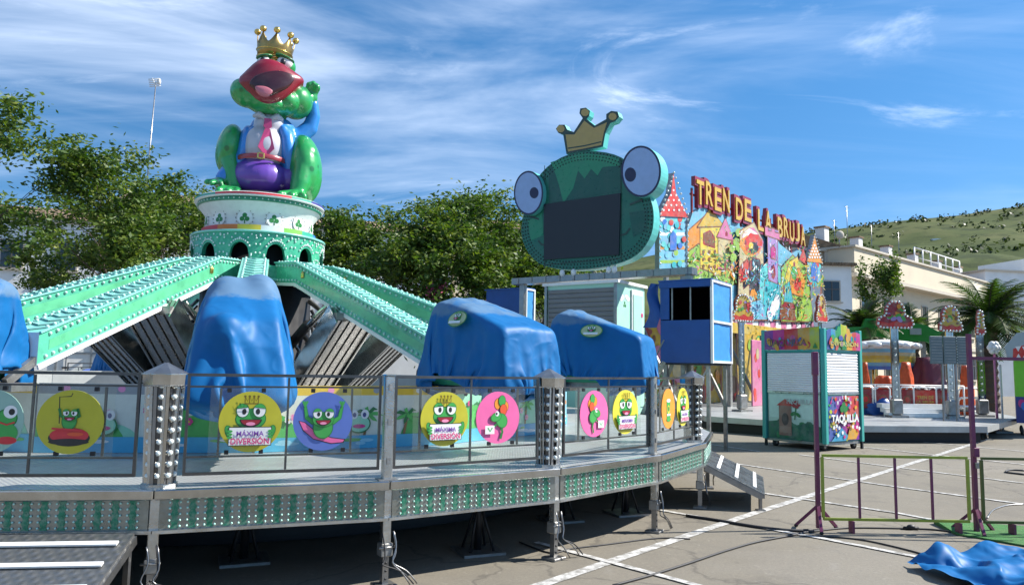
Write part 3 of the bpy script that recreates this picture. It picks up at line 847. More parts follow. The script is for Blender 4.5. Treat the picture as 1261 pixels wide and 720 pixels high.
# ---- painted ring of scenery round the centre
ringt = thing('scenery_ring', 'low ring of painted pond scenery panels around the centre of the frog ride', 'backdrop', (CX, CY, ZD))
RI = 5.2
pw = 2 * RI * math.sin(R(11.25))
pc = dict(sky=paint((0.30, 0.62, 0.74)), cream=paint((0.72, 0.74, 0.62)), grass=paint((0.09, 0.46, 0.10)), dk=paint((0.02, 0.18, 0.05)), water=paint((0.08, 0.42, 0.62)), ye=paint((0.80, 0.52, 0.04)), mint=paint((0.30, 0.68, 0.45)), pk=paint((0.85, 0.30, 0.50)), mg=paint((0.66, 0.03, 0.22)), wh=paint((0.80, 0.80, 0.78)), gy=paint((0.32, 0.34, 0.34)), br=paint((0.28, 0.14, 0.05)), nv=paint((0.05, 0.07, 0.22)), orr=paint((0.8, 0.25, 0.03)))
def ring_panel(seed):
    rn = random.Random(seed); A = Art(step=.0004)
    w, h = pw - .02, .66
    A.mb.box((0, .012, h / 2), (w, .024, h), pc['gy'])
    A.rect(-w / 2, .0, w / 2, h, pc[rn.choice(['cream', 'sky', 'cream', 'mint'])])
    A.rect(-w / 2, h - .10, w / 2, h, pc['ye'] if seed % 3 else pc['gy'])
    for i in range(4): A.ell(-w / 2 + w * (i + .5) / 4, h - .05, .035, .03, pc[rn.choice(['wh', 'pk', 'gy'])])
    def hill(x, top, ww, m):
        A.poly([(max(-w / 2, min(w / 2, x + ww * math.cos(q))), top * math.sin(q)) for q in [math.pi * j / 14 for j in range(15)]], m)
    for i in range(4): hill(rn.uniform(-w / 2, w / 2), rn.uniform(.28, .48), rn.uniform(.2, .5), pc[rn.choice(['grass', 'mint', 'grass', 'dk'])])
    for i in range(3):
        x = rn.uniform(-w / 2 + .2, w / 2 - .2); z = rn.uniform(.30, .46)
        A.stroke([(x, .1), (x + .04, z)], .03, pc['br'])
        for q in range(7):
            t = q * 2 * math.pi / 7
            A.stroke([(x + .04, z), (x + .04 + .10 * math.cos(t), z + .07 * math.sin(t)), (x + .04 + .17 * math.cos(t), z - .02 + .08 * math.sin(t))], [.035, .04, .004], pc['dk' if q % 2 else 'grass'])
    A.rect(-w / 2, 0, w / 2, rn.uniform(.13, .18), pc['water'])
    for i in range(5):
        x = rn.uniform(-w / 2 + .1, w / 2 - .1); A.ell(x, rn.uniform(.05, .13), rn.uniform(.05, .14), .018, pc[rn.choice(['sky', 'grass', 'wh'])])
    for i in range(6):
        x, z = rn.uniform(-w / 2 + .1, w / 2 - .1), rn.uniform(.17, .52); m = pc[rn.choice(['pk', 'mg', 'wh', 'orr', 'pk'])]
        for q in range(5): A.ell(x + .022 * math.cos(q * 1.257), z + .022 * math.sin(q * 1.257), .018, .018, m, n=10)
        A.ell(x, z, .012, .012, pc['ye'], n=8)
    # a grinning pond creature and a lily
    x = rn.uniform(-.4, .4)
    A.ell(x, .26, .13, .10, pc['dk']); A.ell(x, .26, .115, .085, pc['mint'])
    for d in (-1, 1):
        A.ell(x + d * .06, .36, .045, .05, pc['wh']); A.ell(x + d * .055, .355, .02, .025, pc['nv'])
    A.ell(x, .235, .07, .022, pc['mg'])
    return A.mb.mesh('painted_panel')
rpm = [ring_panel(i) for i in range(8)]
for k in range(16):
    q = A0D + 22.5 * (k + .5) + 2; rr = RI * math.cos(R(11.25))
    link('painted_panel', rpm[k % 8], ringt, (rr * math.cos(R(q)), rr * math.sin(R(q)), .004), (0, 0, R(q + 90)))

# ---- centre tower
tower = thing('ride_tower', 'round tiered pedestal with dark arches below a white clover band, carrying the frog statue', 'ride tower', (CX, CY, .075))
tower.scale = (.956, .956, .956)
mb = MB()
mb.lathe([(1.9, ZD), (1.9, 1.05), (1.5, 1.1), (.95, 1.15), (.9, 3.9), (.2, 3.95)], M['black'], 32)
rn = random.Random(4)
for i in range(60):
    q = rn.uniform(0, 6.28); r1 = rn.uniform(1.0, 1.7); z = rn.uniform(1.2, 2.6)
    mb.tube([(r1 * math.cos(q), r1 * math.sin(q), 1.1), (r1 * math.cos(q + .08), r1 * math.sin(q + .08), z), (.95 * math.cos(q + .15), .95 * math.sin(q + .15), z + .35)], rn.choice([.02, .03, .045]), rn.choice([M['steel'], M['chrome'], M['black'], M['galv']]), 6)
for i in range(40):
    q = rn.uniform(0, 6.28); r1 = rn.uniform(1.1, 1.9)
    mb.box((r1 * math.cos(q), r1 * math.sin(q), rn.uniform(1.15, 1.6)), (rn.uniform(.08, .25), rn.uniform(.08, .2), rn.uniform(.06, .3)), rn.choice([M['steel'], M['alu'], M['black'], M['galv']]), rz=q)
mb.build('machinery_core', tower)
# drum with real arched openings
zb, zt, rdm = 3.02, 3.80, 1.10
NB = 12
M['drum'] = mat('drum_green', (0.035, 0.36, 0.20), 0.32, 0, 0.25, 9, coat=.3, dirt=(0.25, 0.5, 0.38), dirt_amt=0.5, dscale=16)
mb = MB()
def cyl(a, z, r=rdm): return (r * math.cos(a), r * math.sin(a), z)
ab = 2 * math.pi / NB
za, ha = 3.27, .36
for k in range(NB):
    c0 = ab * (k + .5) + R(-72)
    hwid = ab * .27
    js = [c0 - ab / 2 + (ab / 2 - hwid) * j / 3 for j in range(4)]
    jr = [c0 + hwid + (ab / 2 - hwid) * j / 3 for j in range(4)]
    for seq in (js, jr):
        for j in range(3):
            a, b = seq[j], seq[j + 1]
            mb.add([cyl(a, zb), cyl(b, zb), cyl(b, zt), cyl(a, zt)], [(0, 1, 2, 3)], M['drum'], True)
    n = 14
    for j in range(n):
        u0, u1 = -1 + 2 * j / n, -1 + 2 * (j + 1) / n
        g = lambda u: za + ha * .45 + ha * .55 * math.sqrt(max(0, 1 - u * u)) if True else 0
        a, b = c0 + hwid * u0, c0 + hwid * u1
        mb.add([cyl(a, g(u0)), cyl(b, g(u1)), cyl(b, zt), cyl(a, zt)], [(0, 1, 2, 3)], M['drum'], True)
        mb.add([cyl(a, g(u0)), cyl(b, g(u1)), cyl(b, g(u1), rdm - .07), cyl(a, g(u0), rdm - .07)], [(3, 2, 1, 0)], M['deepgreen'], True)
        mb.add([cyl(a, zb), cyl(b, zb), cyl(b, za), cyl(a, za)], [(0, 1, 2, 3)], M['drum'], True)
    for sg in (-1, 1):
        a = c0 + sg * hwid
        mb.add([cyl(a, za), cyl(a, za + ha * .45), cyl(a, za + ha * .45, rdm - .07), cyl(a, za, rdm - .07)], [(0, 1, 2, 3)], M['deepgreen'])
mb.lathe([(1.10, 3.80), (1.13, 3.80), (1.13, 3.83), (.93, 3.86), (.9, 3.86)], M['mint'], 64)
mb.lathe([(1.08, 3.02), (1.14, 3.02), (1.14, 3.06), (1.105, 3.06)], M['mint'], 64)
drum = mb.build('arch_drum', tower)
bl = MB(); pts = []
for k in range(NB):
    c0 = ab * (k + .5) + R(-72); hwid = ab * .33
    for j in range(13):
        u = -1 + 2 * j / 12
        z = za + ha * .45 + (ha * .55 + .05) * math.sqrt(max(0, 1 - u * u)) if abs(u) < 1 else za + ha * .45
        pts.append(cyl(c0 + hwid * u, z, rdm + .008))
    for sg in (-1, 1):
        for j in range(3): pts.append(cyl(c0 + sg * hwid, za + .04 + .05 * j, rdm + .008))
    for j in range(4):
        for i in range(2): pts.append(cyl(c0 + ab / 2 + (i - .5) * .06, za + .05 + j * .14, rdm + .008))
for i in range(54): pts.append(cyl(i * 2 * math.pi / 54, 3.70, rdm + .008)); pts.append(cyl(i * 2 * math.pi / 54 + .05, 3.76, rdm + .008))
bl.bulbs(pts, .017, M['bulb'])
tag(link('bulb_string', bl.mesh('bulb_string'), drum), kind='stuff')
# rainbow strip, white flared band, rim
rb = [paint(c) for c in ((0.65, 0.04, 0.05), (0.75, 0.2, 0.03), (0.75, 0.55, 0.05), (0.2, 0.5, 0.08), (0.05, 0.35, 0.25), (0.05, 0.2, 0.5), (0.06, 0.06, 0.25), (0.7, 0.72, 0.7))]
mb = MB()
for i in range(64):
    q = 2 * math.pi * i / 64
    k = (i + 16) % 64
    m_ = rb[[0, 0, 1, 2, 7, 3, 4, 5, 6, 5, 4, 3, 2, 1, 0, 0][(k // 4) % 16]]
    mb.lathe([(.955, 3.862), (.955, 3.945)], m_, 3, a0=q + R(-70), a1=q + R(-70) + 2 * math.pi / 64)
mb.build('rainbow_strip', tower)
M['band'] = mat('white_band', (0.74, 0.75, 0.73), 0.35, 0, 0.06, 5, dirt=(0.4, 0.42, 0.4), dirt_amt=0.35, dscale=6)
mb = MB()
mb.lathe([(.90, 3.86), (.905, 3.92), (.88, 3.95), (.885, 4.12), (.92, 4.20), (1.0, 4.30), (1.02, 4.33)], M['band'], 64)
band = mb.build('clover_band', tower)
mb = MB()
mb.lathe([(1.02, 4.33), (1.045, 4.33), (1.045, 4.40), (1.02, 4.40)], M['deepgreen'], 64)
mb.lathe([(1.02, 4.40), (1.09, 4.405), (1.09, 4.425)], M['white'], 64)
for i in range(64):
    q = 2 * math.pi * i / 64
    mb.lathe([(1.088, 4.425), (1.085, 4.462)], rb[[0, 0, 4, 6, 6, 5, 2, 2, 3, 4, 4, 0, 1, 4, 4, 0][(i // 4 + 4) % 16]], 3, a0=q, a1=q + 2 * math.pi / 64)
mb.lathe([(1.085, 4.462), (1.06, 4.475), (.3, 4.47), (0.01, 4.47)], M['white'], 64)
mb.bulbs([cyl(2 * math.pi * i / 72, 4.365, 1.05) for i in range(72)], .012, M['bulb'])
mb.build('rim', tower)
def clover(mb, T):
    def pet(cx, cz, r, m, y): mb.add([(x, y, z) for x, z in ring(cx, cz, r, r, 14)], [tuple(range(14))], m, False, T)
    T = T @ Matrix.Scale(1.3, 4)
    mb.prism(ring(0, 0, .095, .095, 22), -.004, .02, M['white'], None, T)
    for (x, z) in ((0, .035), (-.032, -.012), (.032, -.012)): pet(x, z, .030, C_['gd'], -.0056)
    mb.add([(-.006, -.0066, -.02), (.006, -.0066, -.02), (.012, -.0066, -.07), (-.004, -.0066, -.07)], [(0, 1, 2, 3)], C_['gd'], False, T)
    for i in range(14):
        q = i * 2 * math.pi / 14
        mb.ell((.112 * math.cos(q), -.004, .112 * math.sin(q)), (.009, .009, .009), M['galv'], nu=6, nv=4, T=T)
for k in range(12):
    q = ab * (k + .5) + R(-72)
    T = Matrix.Translation((.892 * math.cos(q), .892 * math.sin(q), 4.06)) @ Matrix.Rotation(q + math.pi / 2, 4, 'Z')
    mb = MB(); clover(mb, T)
    link('clover_medallion', mb.mesh('clover_medallion'), band)

# ---- arms
M['chev'] = mat('pale_mint_chevron', (0.36, 0.68, 0.60), 0.3, 0, .15, 8)
def arm_parts():
    """beam running outward along local -y, from r=1.0 to r=5.75"""
    prof = [(1.02, 3.33), (1.75, 3.27), (5.45, 1.96)]      # r, top height
    w, h = .34, .34
    beam, topm, trim, st = MB(), MB(), MB(), MB()
    def y(r): return -r
    for s_ in (-1, 1):
        p = [(y(r), z) for r, z in prof] + [(y(r), z - h) for r, z in reversed(prof)]
        vs = [(s_ * w / 2, a, z) for a, z in p]
        fs = [(0, 1, 4, 5), (1, 2, 3, 4)]
        if s_ < 0: fs = [tuple(reversed(f)) for f in fs]
        fs = [tuple(reversed(f)) for f in fs]
        beam.add(vs, fs, M['arm_green'])
    n = len(prof)
    for zoff, rev, ww in ((0, False, w), (-h, True, w)):
        vs = []
        for r, z in prof: vs += [(-ww / 2, y(r), z + zoff), (ww / 2, y(r), z + zoff)]
        fs = [(2 * i, 2 * i + 2, 2 * i + 3, 2 * i + 1) for i in range(n - 1)]
        if rev: fs = [tuple(reversed(f)) for f in fs]
        (beam if rev else topm).add(vs, fs, M['mint'] if not rev else M['white'])
    # end plates
    for (r, z, fl) in ((prof[0][0], prof[0][1], 1), (prof[-1][0], prof[-1][1], -1)):
        v = [(-w / 2, y(r), z), (w / 2, y(r), z), (w / 2, y(r), z - h), (-w / 2, y(r), z - h)]
        beam.add(v, [(0, 1, 2, 3) if fl > 0 else (3, 2, 1, 0)], M['white'])
    def z_at(r):
        for i in range(n - 1):
            if prof[i][0] <= r <= prof[i + 1][0]:
                t = (r - prof[i][0]) / (prof[i + 1][0] - prof[i][0])
                return prof[i][1] + t * (prof[i + 1][1] - prof[i][1])
        return prof[-1][1]
    # raised chevrons across the top, two rows of lamps on each flank and along the top edges
    r = 1.1
    while r < 5.35:
        topm.bar((-w / 2 + .02, y(r), z_at(r) + .012), (0, y(r + .08), z_at(r + .08) + .012), .03, .012, M['chev'])
        topm.bar((w / 2 - .02, y(r), z_at(r) + .012), (0, y(r + .08), z_at(r + .08) + .012), .03, .012, M['chev'])
        r += .15
    cups = ([], [])
    r = 1.1
    while r < 5.38:
        for i, s_ in enumerate((-1, 1)):
            cups[i].append((s_ * (w / 2 + .006), y(r), z_at(r) - .055)); cups[i].append((s_ * (w / 2 + .006), y(r + .04), z_at(r) - h + .05))
            cups[i].append((s_ * (w / 2 - .03), y(r), z_at(r) + .012))
        r += .105
    for s_ in (-1, 1):
        for zo, hh, m_ in ((-h - .012, .05, M['white']), (0.0, .02, M['mint'])):
            for i in range(n - 1):
                a, b = prof[i], prof[i + 1]
                trim.bar((s_ * (w / 2 + .012), y(a[0]), a[1] + zo), (s_ * (w / 2 + .012), y(b[0]), b[1] + zo), .022, hh, m_)
        # darker inlay along the flank
    inl = MB()
    for s_ in (-1, 1):
        a, b = 1.9, 5.3
        vs = [(s_ * (w / 2 + .0025), y(a), z_at(a) - .10), (s_ * (w / 2 + .0025), y(b), z_at(b) - .12), (s_ * (w / 2 + .0025), y(b), z_at(b) - .22), (s_ * (w / 2 + .0025), y(a), z_at(a) - .25)]
        inl.add(vs, [(0, 1, 2, 3) if s_ < 0 else (3, 2, 1, 0)], mat('bright_green_inlay', (0.11, 0.47, 0.25), 0.3, 0, 0.3, 4, coat=.3))
    # ribbed lift strut under the arm
    a, b = Vector((0, y(1.75), 1.15)), Vector((0, y(3.2), z_at(3.2) - h - .02))
    t = (b - a).normalized(); nrm = Vector((1, 0, 0)).cross(t)
    for i in range(9):
        x = -.26 + .065 * i
        st.bar(a + Vector((x, 0, 0)) + nrm * .0, b + Vector((x, 0, 0)), .050, .30 if i % 2 else .26, M['skirt'], up=tuple(nrm))
    st.bar(a + Vector((-.31, 0, 0)), b + Vector((-.31, 0, 0)), .02, .34, M['chrome'], up=tuple(nrm)); st.bar(a + Vector((.31, 0, 0)), b + Vector((.31, 0, 0)), .02, .34, M['chrome'], up=tuple(nrm))
    st.tube([(0, y(1.2), 1.9), (0, y(2.6), z_at(2.6) - h)], .05, M['chrome'], 10); st.tube([(0, y(1.2), 1.9), (0, y(1.9), 2.3)], .08, M['black'], 10)
    st.box((0, y(3.2), z_at(3.2) - h - .06), (.6, .16, .10), M['steel']); st.box((0, y(1.75), 1.14), (.66, .3, .12), M['steel'])
    # ornaments: a small gilt lily on each flank
    orn = MB()
    for s_ in (-1, 1):
        for q in (-.5, 0, .5):
            orn.ell((s_ * (w / 2 + .015), y(2.0) + q * .05, z_at(2.0) - .12 + abs(q) * -.04), (.012, .016, .05), M['gold'], nu=8, nv=6)
    hang = MB()                                         # fork that carries the car
    for s_ in (-1, 1): hang.bar((s_ * .13, y(5.3), 1.76), (s_ * .13, y(5.8), 1.46), .05, .08, M['steel'])
    hang.box((0, y(5.78), 1.42), (.6, .3, .08), M['steel'])
    return cups, [('beam', beam), ('top_plate', topm), ('edge_trim', trim), ('flank_inlay', inl), ('lift_strut', st), ('ornament', orn), ('fork', hang)]
cups, armp = arm_parts()
armp = [(n_, b_.mesh(n_)) for n_, b_ in armp]
mb = MB(); mb.ell((0, 0, 0), (.022, .022, .022), M['bulb_mint'], nu=8, nv=6); arm_bulb = mb.mesh('bulb')
arm_rest = []
for i in range(2):                                  # lamps of the flank turned to the viewer singly (100 at the outer end), the rest together
    order = sorted(cups[i], key=lambda q: q[1])
    mb = MB(); mb.bulbs(order[100:] + list(cups[1 - i]), .022, M['bulb_mint']); arm_rest.append((order[:100], mb.mesh('bulb_strip')))
ARMS = [(-114, 'bright green bulb studded arm, the upper of two that slope down to the left edge'), (-95, 'bright green bulb studded arm in front, running from the tower to the left edge cover'),
        (-72.3, 'bulb studded arm pointing at the viewer behind the hooded blue cover'), (-46.7, 'dark green shaded arm sloping right to the large blue car cover'),
        (-24, 'dark green shaded arm farther right, half hidden behind the large blue cover'), (134, 'far side arm leading to the small blue cover behind the left arm')]
for (a, lab) in ARMS:
    t = thing('sweep_arm', lab, 'ride arm', (CX, CY, .075), R(a + 90), 'arms of the frog ride'); t.scale = (.956, .956, .956)
    for n_, me in armp: link(n_, me, t)
    one, rest_m = arm_rest[1 if -180 < a < -60 else 0]
    for q in one: link('bulb', arm_bulb, t, q)
    tag(link('bulb_strip', rest_m, t), kind='stuff')

# ---- cars under blue covers
def car_sdf(kind):
    pl = []
    def P_(n, d): n = np.array(n, float); l = np.linalg.norm(n); pl.append((n / l, d / l))
    if kind == 'long':          # local x tangential, -y outward, z up from the car's floor
        P_((1, 0, .05), .42); P_((-1, 0, .05), .42); P_((0, 1, .28), .74); P_((0, -1, .12), .76)
        P_((0, -.36, 1), .86); P_((0, .9, 1), 1.30); P_((0, 0, -1), 0.0); P_((.5, -.2, 1), 1.02); P_((-.5, -.2, 1), 1.02)
    else:
        P_((1, 0, .16), .40); P_((-1, 0, .10), .37); P_((0, 1, .28), .70); P_((0, -1, .45), .86)
        P_((0, -.5, 1), .98); P_((0, .6, 1), 1.22); P_((0, 0, -1), 0.0); P_((.7, 0, 1), 1.12); P_((-.7, 0, 1), 1.12)
    lumps = [((.0, .28, .86), .16), ((.22, .30, .84), .12), ((-.22, .30, .84), .12)]
    if kind == 'long': lumps += [((.30, -.45, .62), .10), ((-.30, -.55, .58), .10)]
    else: lumps = [((.12, .1, 1.0), .16), ((-.16, .05, .98), .15), ((-.12, -.66, .62), .13), ((.22, -.50, .60), .10)]
    def f(Q):
        ds = [Q @ n - d for n, d in pl]
        k = 64.0
        m = np.max(ds, 0)
        s_ = sum(np.exp(k * (d - m)) for d in ds)
        D = m + np.log(s_) / k - .03
        for c, r in lumps:
            D = np.minimum(D, np.linalg.norm(Q - np.array(c), axis=-1) - r)
        return D
    return f
def cover(kind, seed):
    def gat(P, V, t):
        z = P[..., 2]; w = np.clip(((0.16 if kind == 'long' else .20) - z) / (0.3 if kind == 'long' else .42), 0, 1)
        V[..., 0] -= w * P[..., 0] * 1.6; V[..., 1] -= w * P[..., 1] * 1.1
    sx, sy = (2.35, 2.9) if kind == 'long' else (2.8, 3.25)
    P = drape(64, 74, sx, sy, 1.32, car_sdf(kind), 115, 7, gat, None, seed, 0.05 * (seed - 2), (.0, .03))
    P = tauten(P, car_sdf(kind), .42 if kind == 'long' else .22, .02)
    rn = np.random.RandomState(seed)
    fade_sheen = np.clip((P[..., 2] - (.70 if kind == 'long' else .82)) / .12, 0, 1) * (.70 if kind == 'long' else .76)
    me = cloth_mesh('cover', P, M['tarp'], fade_sheen)
    return me
covs = {('long', 1): cover('long', 1), ('long', 2): cover('long', 2), ('hood', 3): cover('hood', 3)}
mb = MB()
mb.box((0, 0, .10), (.78, 1.3, .16), M['deepgreen'], bev=.05); mb.box((0, .35, .45), (.74, .14, .55), M['deepgreen'], bev=.05); mb.box((0, 0, -.01), (.5, .9, .06), M['steel'])
carb = mb.mesh('car_body')
EM = Art(step=.0015)
EM.ell(0, 0, .16, .10, C_['gd']); EM.ell(0, 0, .145, .085, paint((0.45, 0.5, 0.25))); frog_face(EM, 0, .01, .12); EM.stroke([(-.1, -.05), (.1, -.05)], .03, C_['w'])
emb = EM.mb.mesh('frog_badge')
CARS = [(-46.7, 5.85, ('long', 1), 'large blue cover over a ride car right of centre, with green frog badge', 1, 0.0),
        (-24, 5.95, ('long', 2), 'blue car cover with frog badge in front of the grey cabin shutter', 1, .02),
        (-72.0, 5.85, ('hood', 3), 'tall hooded blue cover hanging over the ride car in front of the tower', 0, -.12),
        (-99.0, 5.85, ('long', 2), 'blue tarpaulin cover cut off by the left edge of the picture', 0, .0),
        (136, 5.95, ('hood', 3), 'small distant blue cover seen below the left arm', 0, -.08)]
for (a, r_, key, lab, badge, dz) in CARS:
    p = pol(a, r_, 1.47 + dz)
    t = thing('covered_ride_car', lab, 'covered ride car', p, R(a + 90), 'ride cars under blue covers')
    link('car_body', carb, t)
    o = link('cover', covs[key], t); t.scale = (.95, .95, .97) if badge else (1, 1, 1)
    o.modifiers.new('sub', 'SUBSURF').levels = 1; o.modifiers['sub'].render_levels = 1
    if badge:
        me = covs[key]
        # rest the badge on the flank that faces the viewer
        tgt = (-.42, -.06, .72); best = min(me.vertices, key=lambda v: (v.co.x - tgt[0]) ** 2 + (v.co.y - tgt[1]) ** 2 * 2 + (v.co.z - tgt[2]) ** 2)
        tl = R(24)
        e = link('frog_badge', emb, t, (best.co.x - .05, best.co.y, best.co.z), None)
        e.rotation_euler = (-.42, 0, -math.pi / 2)
# ---- steps and ramp
def treads(name, label, top_a, top_b, bot_a, bot_b, n, legs, strips=3, ribs=26):
    """chequer-plate ramp between two edges (world points), with pale nosing strips and legs"""
    base = Vector((bot_a.x, bot_a.y, 0)); t = thing(name, label, 'ramp', base)
    A, B, C, D = [p - base for p in (top_a, top_b, bot_b, bot_a)]
    nr = (B - A).cross(D - A).normalized()
    if nr.z < 0: nr = -nr
    mb = MB(); th = .03
    up = [A, B, C, D]; lo = [p - nr * th for p in up]
    f = (0, 3, 2, 1) if (B - A).cross(D - A).z < 0 else (0, 1, 2, 3)
    fr = tuple(reversed(f))
    vs = up + lo
    mb.add(vs, [f, tuple(i + 4 for i in fr)] + [(i, (i + 1) % 4, (i + 1) % 4 + 4, i + 4) for i in range(4)], M['ramp'])
    mb.build('ramp_plate', t)
    rb_ = MB()
    k = ribs
    for i in range(k):
        u = (i + .5) / k
        rb_.bar(A.lerp(B, u) + nr * .004, D.lerp(C, u) + nr * .004, .012, .012, M['alu'], up=tuple(nr))
    if k: rb_.build('grip_ribs', t)
    for i in range(strips):
        v = (i + .6) / strips * .95
        s_ = MB(); a, b = A.lerp(D, v), B.lerp(C, v)
        s_.bar(a.lerp(b, .04) + nr * .014, a.lerp(b, .97) + nr * .014, .045, .012, M['white'], up=tuple(nr)); s_.build('nosing_strip', t)
    fr_ = MB()
    for (p, q) in ((A, D), (B, C)): fr_.bar(p - nr * .05, q - nr * .05, .03, .06, M['galv'])
    fr_.bar(D - nr * .03, C - nr * .03, .03, .05, M['galv']); fr_.build('side_frame', t)
    for p in legs:
        l = MB(); q = p - base; l.bar((q.x, q.y, .0), q, .035, .035, M['galv']); l.box((q.x, q.y, .01), (.1, .1, .02), M['steel']); l.build('leg', t)
    return t
v2, v3 = vert(2), vert(3)
dx = (v3 - v2).normalized(); out = Vector((dx.y, -dx.x, 0))
ta = v2 + dx * .06 + out * .03 + Vector((0, 0, .53)); tb = v2 + dx * 1.56 + out * .03 + Vector((0, 0, .53))
ba = ta + out * .68 + Vector((0, 0, -.32)); bb = tb + out * .68 + Vector((0, 0, -.32))
treads('entry_ramp', 'grooved metal ramp with white strips at the right end of the frog ride platform', ta, tb, ba, bb, 3, [ba - out * .05 + dx * .05 - Vector((0, 0, .03)), bb - out * .05 - dx * .05 - Vector((0, 0, .03))], 3)
v0, vm = vert(-2), vert(-3)
dx = (v0 - vm).normalized(); out = Vector((dx.y, -dx.x, 0))
ta = vm - dx * .2 + out * .05 + Vector((0, 0, .52)); tb = v0 - dx * .10 + out * .05 + Vector((0, 0, .52))
ba = ta + out * 1.5 - Vector((0, 0, .47)); bb = tb + out * 1.5 - Vector((0, 0, .47))
treads('front_ramp', 'chequer plate ramp with long white strips in the bottom left corner', ta, tb, ba, bb, 3, [tb + out * .1 - Vector((0, 0, .1))], 6, 0)
# ================================================================ the frog statue on the tower
from mathutils import Euler
statue = thing('frog_statue', 'giant open mouthed frog king statue in blue jacket and crown, seated on the ride tower', 'statue', (CX, CY, 4.348), R(18.7))
statue.scale = (.97, 1.0, 1.05)
def fx(px): return (px - 318) / 70.5
def fz(py): return (236 - py) / 70.5
def fglaze(name, col, var=0.2, spots=None):
    m = bpy.data.materials.new(name); p, N, L = _pri(m)
    tc = N.new('ShaderNodeTexCoord'); n = N.new('ShaderNodeTexNoise'); n.inputs['Scale'].default_value = 2.2; n.inputs['Detail'].default_value = 5
    L.new(tc.outputs['Object'], n.inputs['Vector'])
    mx = N.new('ShaderNodeMix'); mx.data_type = 'RGBA'
    mx.inputs[6].default_value = (*[c * (1 - var * 1.6) for c in col], 1); mx.inputs[7].default_value = (*[min(1, c * (1 + var * 1.4)) for c in col], 1)
    L.new(n.outputs[0], mx.inputs[0]); out = mx.outputs[2]
    if spots:
        v = N.new('ShaderNodeTexVoronoi'); v.inputs['Scale'].default_value = 4.6; L.new(tc.outputs['Object'], v.inputs['Vector'])
        r = N.new('ShaderNodeMapRange'); r.inputs[1].default_value = 0.17; r.inputs[2].default_value = 0.25; r.inputs[3].default_value = 1; r.inputs[4].default_value = 0
        L.new(v.outputs['Distance'], r.inputs[0])
        m2 = N.new('ShaderNodeMix'); m2.data_type = 'RGBA'; m2.inputs[7].default_value = (*spots, 1); L.new(r.outputs[0], m2.inputs[0]); L.new(out, m2.inputs[6]); out = m2.outputs[2]
    dn = N.new('ShaderNodeTexNoise'); dn.inputs['Scale'].default_value = 5; dn.inputs['Detail'].default_value = 9; dn.inputs['Roughness'].default_value = .75; L.new(tc.outputs['Object'], dn.inputs['Vector'])
    dr = N.new('ShaderNodeMapRange'); dr.inputs[1].default_value = .52; dr.inputs[2].default_value = .72; dr.inputs[4].default_value = .35; L.new(dn.outputs[0], dr.inputs[0])
    dm = N.new('ShaderNodeMix'); dm.data_type = 'RGBA'; dm.inputs[7].default_value = (*[c * .45 + .05 for c in col], 1); L.new(dr.outputs[0], dm.inputs[0]); L.new(out, dm.inputs[6]); out = dm.outputs[2]
    rr_ = N.new('ShaderNodeMapRange'); rr_.inputs[3].default_value = .14; rr_.inputs[4].default_value = .5; L.new(dn.outputs[0], rr_.inputs[0]); L.new(rr_.outputs[0], p.inputs['Roughness'])
    L.new(out, p.inputs['Base Color']); p.inputs['Coat Weight'].default_value = 0.45; p.inputs['Coat Roughness'].default_value = 0.06
    return m
G = dict(body=fglaze('frog_skin_glaze', (0.022, 0.30, 0.075), .25, (0.012, 0.15, 0.04)), jac=fglaze('blue_jacket_glaze', (0.03, 0.22, 0.62)), shirt=fglaze('shirt_glaze', (0.46, 0.46, 0.52), .08), trou=fglaze('purple_trouser_glaze', (0.13, 0.05, 0.36), .2),
         tie=fglaze('tie_glaze', (0.50, 0.05, 0.17)), lip=fglaze('red_lip_glaze', (0.24, 0.008, 0.022)), mouth=fglaze('mouth_glaze', (0.045, 0.004, 0.008)), tongue=fglaze('tongue_glaze', (0.55, 0.16, 0.2)), belt=fglaze('belt_glaze', (0.30, 0.03, 0.05)), eye=fglaze('eye_glaze', (0.8, 0.8, 0.78), .02), pup=fglaze('pupil_glaze', (0.01, 0.01, 0.012)), brow=fglaze('brow_glaze', (0.012, 0.16, 0.04)))
def E(mb, px, py, y, rx, ry, rz, m, rot=(0, 0, 0)):
    mb.ell((fx(px), y, fz(py)), (rx / 70.5, ry / 70.5, rz / 70.5), m, Euler([R(a) for a in rot]), 24, 16)
def limb(mb, pts, m):
    P = [Vector((fx(a), y, fz(b))) for a, b, y, r in pts]; rr = [r / 70.5 for *_, r in pts]
    for i in range(len(P) - 1):
        n = max(2, int((P[i + 1] - P[i]).length / .05))
        for j in range(n + 1):
            t = j / n
            r = rr[i] * (1 - t) + rr[i + 1] * t
            mb.ell(P[i].lerp(P[i + 1], t), (r, r, r), m, None, 14, 9)
g = G['body']
mb = MB()
# skull, wide jaw, cheeks
E(mb, 331, 96, -.02, 25, 26, 29, g); E(mb, 322, 108, -.16, 36, 30, 17, g, (8, 12, 0)); E(mb, 353, 112, -.05, 21, 26, 20, g)
E(mb, 293, 114, -.26, 18, 22, 15, g, (0, 22, 0)); E(mb, 304, 121, -.30, 20, 22, 11, g, (0, 20, 0)); E(mb, 319, 126, -.30, 24, 24, 10.5, g, (0, 4, 0)); E(mb, 341, 119, -.24, 17, 22, 14, g)
E(mb, 314, 79, -.24, 11, 11, 10, g); E(mb, 338, 76, -.22, 13, 12, 11, g)
E(mb, 327, 142, .05, 20, 18, 16, g)
